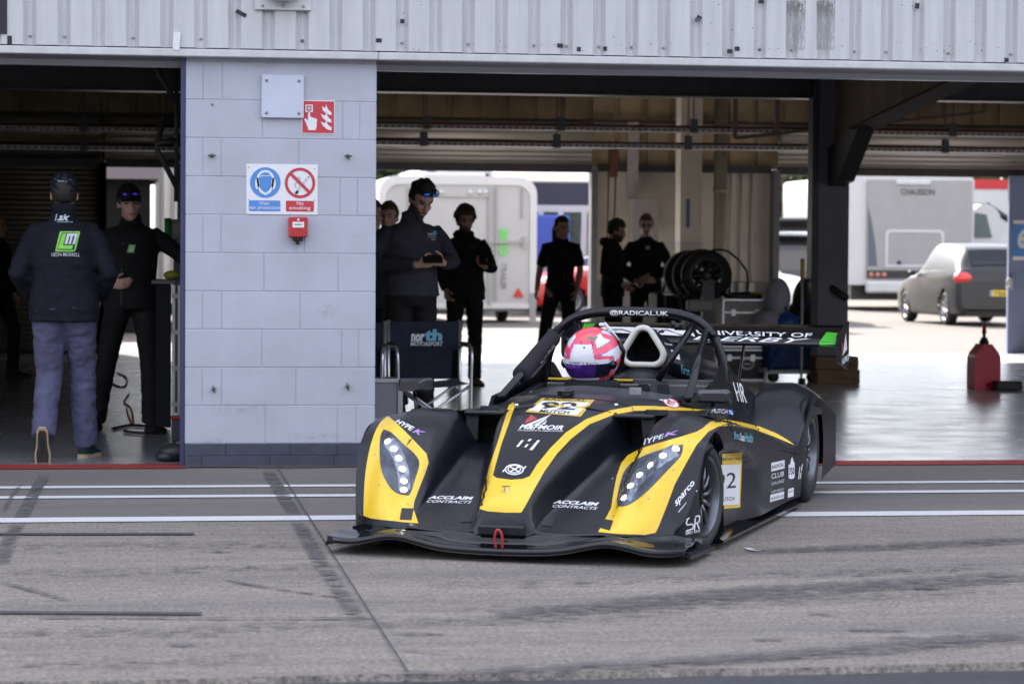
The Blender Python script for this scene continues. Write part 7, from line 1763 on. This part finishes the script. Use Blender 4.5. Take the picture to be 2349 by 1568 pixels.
b = MB(); b.span((xa+.2, YA+3.0, .01), (xb, YA+3.1, zv0)); b.build('back_sheet', mat('green_grey_sheet', (.07, .10, .08), .7, nz=.6, nscale=2), t, world=True)
o = MB().box((0, 0, .6), (.9, .6, 1.2), bev=.05).build('blue_tool_chest', mat('chest_blue', (.02, .06, .35), .4)); p = WY(1258, 600, 43); o.location = (p.x, 43, 1.0); tag(o, 'bright blue tool chest under the awning behind the woman', 'tool chest')
o = MB().box((0, 0, .5), (1.2, .7, .98), bev=.04).build('workbench', M_gtrim); o.location = (p.x, 43, .0); tag(o, 'grey bench under the blue tool chest', 'bench')

def car_body(name, label, loc, rz, paint, L=4.3, W=1.76, H=1.42, style='hatch', plate=None, rim=None, group=None):
    t = thing(name, label, 'car', loc, rz, group); w = W/2
    # x forward; stations: x, bottom, belt, top, half width, half width at the roof
    k = L/4.3
    S = [(2.15, .35, .52, .56, .62, .5), (2.08, .22, .62, .68, .78, .6), (1.75, .2, .74, .83, .85, .7), (1.1, .2, .86, .95, .875, .74), (.72, .2, .90, 1.02, .88, .72), (.30, .2, .92, 1.27, .88, .64), (0, .2, .93, H-.02, .88, .62), (-.6, .2, .95, H, .88, .62), (-1.2, .2, .97, H-.03, .88, .61), (-1.65, .22, .99, H-.10, .87, .60), (-1.98, .24, 1.0, 1.16, .85, .62), (-2.10, .26, .98, 1.03, .82, .66), (-2.15, .34, .80, .84, .78, .66)]
    if style == 'estate': S[9] = (-1.75, .22, .99, H-.04, .87, .62); S[10] = (-2.02, .24, 1.0, H-.22, .86, .64)
    rows = []
    for x, zb, zm, zt, wb, wt in S:
        f = w/.88; rows.append([(x*k, 0, zt+.012), (x*k, wt*.7*f, zt+.004), (x*k, wt*f, zt-.03 if zt-zm > .12 else zt-.01), (x*k, (wt*.35+wb*.65)*f, (zm+zt)/2 if zt-zm > .12 else zm+.02), (x*k, wb*f*.985, zm), (x*k, wb*f, zm-.14 if zm-.14 > zb else zm-.02), (x*k, wb*f, (zb+zm)/2-.05), (x*k, wb*f*.97, zb+.02), (x*k, wb*f*.85, zb-.02)])
    q = lattice(rows, 5, 4); n, m = q.shape[:2]; ax = [(1.32*k, .33), (-1.30*k, .33)]
    fs = []
    for i in range(n-1):
        for j in range(m-1):
            c = (q[i, j]+q[i+1, j+1])/2
            if abs(c[1]) > w*.80 and any((c[0]-a)**2+(c[2]-.30)**2 < .365**2 for a, _ in ax): continue
            fs.append((i*m+j, i*m+j+1, (i+1)*m+j+1, (i+1)*m+j))
    b = MB(); b.add([tuple(p) for p in q.reshape(-1, 3)], fs, True); b.add([tuple(q[0, j]) for j in range(m)], [tuple(range(m))]); b.add([tuple(q[-1, j]) for j in range(m)], [tuple(range(m))]); bo = b.build('body', paint, t)
    Q = np.array([r[:5] for r in rows])
    def sv(x, v, off, side):   # point on the glasshouse, v: 0 belt .. 1 roof edge
        xs = Q[::-1, 0, 0]; g = lambda j, c: float(np.interp(x, xs, Q[::-1, j, c]))
        y = np.interp(v, [0, .5, 1], [g(4, 1), g(3, 1), g(2, 1)]); z = np.interp(v, [0, .5, 1], [g(4, 2), g(3, 2), g(2, 2)]); return Vector((x, side*(y+off), z))
    for side in (1, -1):
        for a0, a1 in ((.52, -.28), (-.34, -1.12), (-1.18, -1.68)):
            b = MB(); nn = 8; R0 = []
            for i in range(nn+1):
                x = (a0+(a1-a0)*i/nn)*k; hi = .90 if x < .2*k else .90*max(.12, (.62*k-x)/(.42*k)); hi = hi if x > -1.4*k else .9*max(.2, (x+1.95*k)/(.5*k)); R0.append([sv(x, v, .006, side) for v in np.linspace(.10, min(.9, hi), 4)])
            b.grid(R0); b.build('side_window', M_glass, t, normals=False)
    xs = Q[::-1, 0, 0]
    def topv(x, y): return float(np.interp(x, xs, Q[::-1, 0, 2]))-.018*(y/.6)**2+.006
    b = MB(); b.grid([[Vector((x, y, topv(x, y)+.004)) for y in np.linspace(-.52*w/.88-(.7-x)*.0, .52*w/.88, 9)] for x in np.linspace(.70*k, .08*k, 7)]); b.build('windscreen', M_glass, t, normals=False)
    b = MB(); b.grid([[Vector((x, y, topv(x, y)+.022)) for y in np.linspace(-.55*w/.88, .55*w/.88, 9)] for x in np.linspace((-1.70 if style == 'hatch' else -1.80)*k, -2.02*k, 9)]); b.build('rear_window', M_glass, t, normals=False)
    for s in (1, -1):
        b = MB(); b.ball((-2.05*k, s*w*.82, .90), (.12, .19*w/.88, .125), 14, 10); b.build('tail_light', mat('tail_light_red', (.55, .02, .015), .2, coat=.6), t)
        b = MB(); b.ball((2.0*k, s*w*.72, .62), (.10, .15, .07), 14, 10); b.build('headlamp', mat('headlamp_glass', (.5, .5, .52), .15, .3), t)
        b = MB(); b.ball((.55*k, s*(w+.06), .98), (.05, .09, .06), 12, 8); b.build('door_mirror', paint, t)
        for x, r_ in ax: road_wheel(t, x, s*(w-.02), .315, s, rimcol=rim)
    b = MB(); b.span((-1.9*k, -w*.86, .17), (1.9*k, w*.86, .30)); b.build('underbody', M_bplast, t)
    b = MB(); b.box((-2.155*k, 0, .62), (.012, .52, .11)); pl = b.build('number_plate', mat('yellow_plate', (.62, .46, .02), .4), t)
    if plate:
        fl = Flat((-2.164*k, .25, .57), (0, -1, 0), (0, 0, 1), .002); fl.text(plate, [(.04, .085), (.30, .085), (.30, .015), (.04, .015)], 0, bold=.02); fl.poly([(-.005, 0), (.03, 0), (.03, .10), (-.005, .10)], 1); fl.build('plate_characters', [M_k, M_b], pl)
    return t
M_hatch = mat('warm_grey_metallic', (.026, .026, .030), .38, .1, spec=.4)
pr1 = G(2168, 745); yf = pr1.y+2.62; xf = WY(2079, 700, yf).x; ang = math.atan2(yf-pr1.y, xf-pr1.x)
cw_ = Vector((math.cos(ang), math.sin(ang), 0)); cen_ = pr1+cw_*1.30*1.0-Vector((-math.sin(ang), math.cos(ang), 0))*.86
hb = car_body('parked_car', 'warm grey hatchback parked behind the right doorway, seen from its rear left corner', (cen_.x, cen_.y, 0), ang, M_hatch, plate='YE6', H=1.55, W=1.82)
p = WY(1682, 700, 27.5); car_body('parked_car', 'white car half hidden behind the steel column, its windscreen towards the garage', (p.x, 28.6, 0), R(-52), M_wpaint)
M_sv = mat('black_suv_paint', (.015, .015, .018), .25, coat=.6)
p = WY(1812, 600, 33.5); sv_ = car_body('parked_suv', 'black estate car with its tailgate raised behind the white car', (p.x+.3, 35.6, 0), R(78), M_sv, L=4.6, W=1.85, H=1.78, style='estate')
b = MB(); M4 = Matrix.Translation((-2.0, 0, 1.80)) @ Matrix.Rotation(R(12), 4, 'Y'); b.box((-.45, 0, 0), (.95, 1.4, .07), rot=None, bev=.02); b.v = [tuple(M4 @ Vector(v)) for v in b.v]; b.build('tailgate', M_sv, sv_)
b = MB(); b.box((-2.17, 0, 1.12), (.02, 1.1, .55)); b.build('boot_opening', M_inner, sv_)
M_redp = mat('red_car_paint', (.45, .012, .015), .3, coat=.6)
p = WY(1325, 620, 39.5); car_body('parked_car', 'red car parked under the awning beyond the walking woman', (p.x+.9, 40.5, 0), R(195), M_redp, H=1.35, group=None)
p = WY(1225, 600, 46.5); car_body('parked_car', 'red car mostly hidden behind the white trailer, a sliver showing at its right edge', (p.x-1.4, 47.5, 0), R(180), M_redp, H=1.4)
# coachbuilt motorhome at the right
YM = 45.0; xl_, xr_ = WY(1988, 600, YM).x, WY(2232, 600, YM).x; zt_ = WY(2110, 404, YM).z
t = thing('motorhome', 'silver and white coachbuilt motorhome, its rear wall behind the grey hatchback', 'motorhome', ((xl_+xr_)/2, YM+3, 0)); M_silv = mat('silver_grey_gelcoat', (.30, .29, .28), .45, nz=.05, nscale=3)
b = MB(); b.prism(rr_poly(xl_-.45, xr_+.03, .62, zt_, .12), XZ(YM+.06), 6.4, True); b.build('body', M_wpaint, t, world=True)
b = MB(); b.prism(rr_poly(xl_, xr_-.04, .98, zt_-.10, .06), XZ(YM), .05); b.build('rear_wall', M_silv, t, world=True)
b = MB(); x0_, z0_ = xz(2030, 612, YM); x1_, z1_ = xz(2166, 527, YM); v_, f_ = ring(rr_poly(x0_, x1_, z0_, z1_, .12), rr_poly(x0_+.07, x1_-.07, z0_+.06, z1_-.07, .08)); b.add([XZ(YM-.012) @ Vector((p[0], p[1], 0)) for p in v_], f_, False); b.build('locker_frame', M_wpaint, t, world=True)
b = MB(); x, z = xz(2062, 602, YM); b.cyl((x, YM-.01, z), (x, YM-.03, z), .05, 12); b.build('locker_lock', M_bplast, t, world=True)
b = MB(); x0_, z0_ = xz(1988, 638, YM); x1_, z1_ = xz(2215, 622, YM); b.span((x0_, YM-.03, z0_), (x1_, YM-.001, z1_)); lb_ = b.build('lamp_strip', M_bplast, t, world=True)
b = MB(); 
for px_ in (1997, 2012, 2027): x, z = xz(px_, 630, YM); MB().cyl((x, YM-.031, z), (x, YM-.05, z), .06, 14).build('rear_lamp', mat('amber_lamp', (.5, .18, .12), .3), t, world=True)
b = MB(); x0_, z0_ = xz(1985, 672, YM); x1_, z1_ = xz(2225, 645, YM); b.span((x0_, YM-.12, z0_), (x1_, YM+.05, z1_-.01), bev=.05); b.build('bumper', M_wpaint, t, world=True)
b = MB(); x0_, z0_ = xz(2055, 424, YM); x1_, z1_ = xz(2135, 414, YM); b.span((x0_, YM-.05, z0_), (x1_, YM-.001, z1_), bev=.02); b.build('high_lamp', M_trim, t, world=True)
fl = Flat((0, YM-.001, 0), (1, 0, 0), (0, 0, 1), .006); x0_, z0_ = xz(2066, 447, YM); x1_, z1_ = xz(2144, 434, YM); fl.text('CHAUSSON', [(x0_, z1_), (x1_, z1_), (x1_, z0_), (x0_, z0_)], 0, bold=.02)
fl.poly([xz(1991, 610, YM), xz(2012, 610, YM), xz(2008, 560, YM), xz(2000, 510, YM), xz(1991, 472, YM)], 1); o = fl.build('lettering', [M_k, mat('dark_swoosh', (.09, .10, .12), .4)], t); Mi = basis(t).inverted(); [setattr(v, 'co', Mi @ v.co) for v in o.data.vertices]
b = MB(); b.span((xl_-.3, YM+.3, .25), (xr_-.1, YM+6, .63)); b.build('chassis', M_bplast, t, world=True)
for x in (xl_-.28, xr_-.2): mb = MB(); Mw = Matrix.Translation((x-.1, YM+1.4, .34)) @ Matrix.Rotation(math.pi/2, 4, 'Y'); mb.lathe([(0, 0), (.2, 0), (.3, .01), (.34, .05), (.34, .17), (.3, .22), (0, .22)], Mw, 24); mb.build('wheel', M_rubber, t, world=True)
# white van and red-topped truck
t, a, b_, z = flatbox_vehicle('white_van', 'white van cab between the motorhome and the blue door', 'van', 2222, 2296, 466, 47.5, 5, M_wpaint, rnd=.5)
b = MB(); P = [xz(2234, 545, 47.5), xz(2275, 545, 47.5), xz(2262, 492, 47.5), xz(2236, 488, 47.5)]; b.prism(P, XZ(47.47), .02); b.build('side_window', mat('van_window', (.10, .13, .12), .15), t, world=True)
t, a, b_, z = flatbox_vehicle('race_truck', 'white race truck with a red band along the top, far right', 'truck', 2200, 2420, 412, 56, 9, M_wpaint, rnd=.05)
b = MB(); b.span((a, 55.97, z-.28), (b_, 55.998, z+.0)); b.build('red_band', M_redp, t, world=True)
b = MB(); b.tube([WY(2262, 470, 55.5), WY(2320, 508, 55.5)], .09, 8); o = b.build('roof_bar', M_bplast); tag(o, 'dark sloping bar in front of the red-topped truck', 'bar')
# left doorway: lorry side and dark canopy
t, a, b_, z = flatbox_vehicle('white_lorry', 'white lorry side filling the right of the narrow left doorway', 'lorry', 356, 480, 330, 27, 7, M_wpaint, rnd=.08)
b = MB(); 
for px_ in (372, 398): x = WY(px_, 500, 27).x; b.span((x-.03, 26.95, .6), (x+.03, 26.995, z-.1))
b.build('side_rails', M_gtrim, t, world=True)
xa, za = xz(150, 410, 26); xb, _ = xz(346, 405, 26)
t = thing('dark_canopy', 'canopy with a pale roof edge, its shaded inside coloured solid black, seen through the narrow left doorway', 'canopy', (xa, 28, 0))
b = MB(); b.span((xa-2, 26, .01), (xb, 29, za)); b.build('shaded_interior_block', mat('interior_shade_black', (.003, .003, .004), .9), t, world=True)  # solid near-black block stands in for the shade inside the canopy
b = MB(); b.span((xa-2, 25.7, za+.002), (xb+.12, 29.2, za+.75)); b.build('roof_sheet', mat('pale_mauve_sheet', (.14, .125, .14), .8), t, world=True)
# trees far behind
M_leaf = mat('tree_leaves', (.055, .085, .025), .8, nz=.5, nscale=1.5); M_bark = mat('tree_bark', (.08, .06, .045), .9)
rt = random.Random(11)
def tree(label, px, Y, h, r):
    x = WY(px, 600, Y).x; t = thing('tree', label, 'tree', (x, Y, 0), 0, 'trees beyond the paddock')
    b = MB(); b.tube([(0, 0, 0), (.1, 0, h*.3), (0, .1, h*.6), (0, 0, h*.85)], [.3, .22, .12, .04], 8)
    for k in range(7): a = rt.uniform(0, 6.28); z = h*rt.uniform(.3, .6); b.tube([(0, 0, z), (math.cos(a)*r*.4, math.sin(a)*r*.4, z+h*.15), (math.cos(a)*r*.7, math.sin(a)*r*.7, z+h*.25)], [.10, .06, .02], 6)
    b.build('trunk', M_bark, t); b = MB(); vs = []; fs = []
    cl = [(Vector((rt.gauss(0, .42)*r, rt.gauss(0, .42)*r, h*rt.uniform(.38, .95))), rt.uniform(.22, .4)*r) for _ in range(26)]
    for c, rr in cl:
        for _ in range(70):
            d = Vector((rt.gauss(0, 1), rt.gauss(0, 1), rt.gauss(0, .8))).normalized(); p = c+d*rr*rt.uniform(.6, 1.05); u = Vector((rt.gauss(0, 1), rt.gauss(0, 1), rt.gauss(0, 1))).normalized()*.22; w = u.cross(d).normalized()*.2
            i = len(vs); vs += [p-u, p+w, p+u, p-w]; fs.append((i, i+1, i+2, i+3))
    b.add(vs, fs, False); b.build('crown', M_leaf, t, normals=False)
tree('broad green tree far beyond the paddock, seen through the gap left of the steel column', 1786, 120, 9, 3.2)
tree('smaller green tree right of it beyond the paddock', 1842, 135, 6.5, 2.6)
tree('green tree behind the red-topped truck', 2275, 110, 9, 4)
tree('green tree seen above the van between pillar and trailer', 878, 90, 8, 3)
tree('green tree rising behind the awning', 1310, 100, 6.5, 3.6)
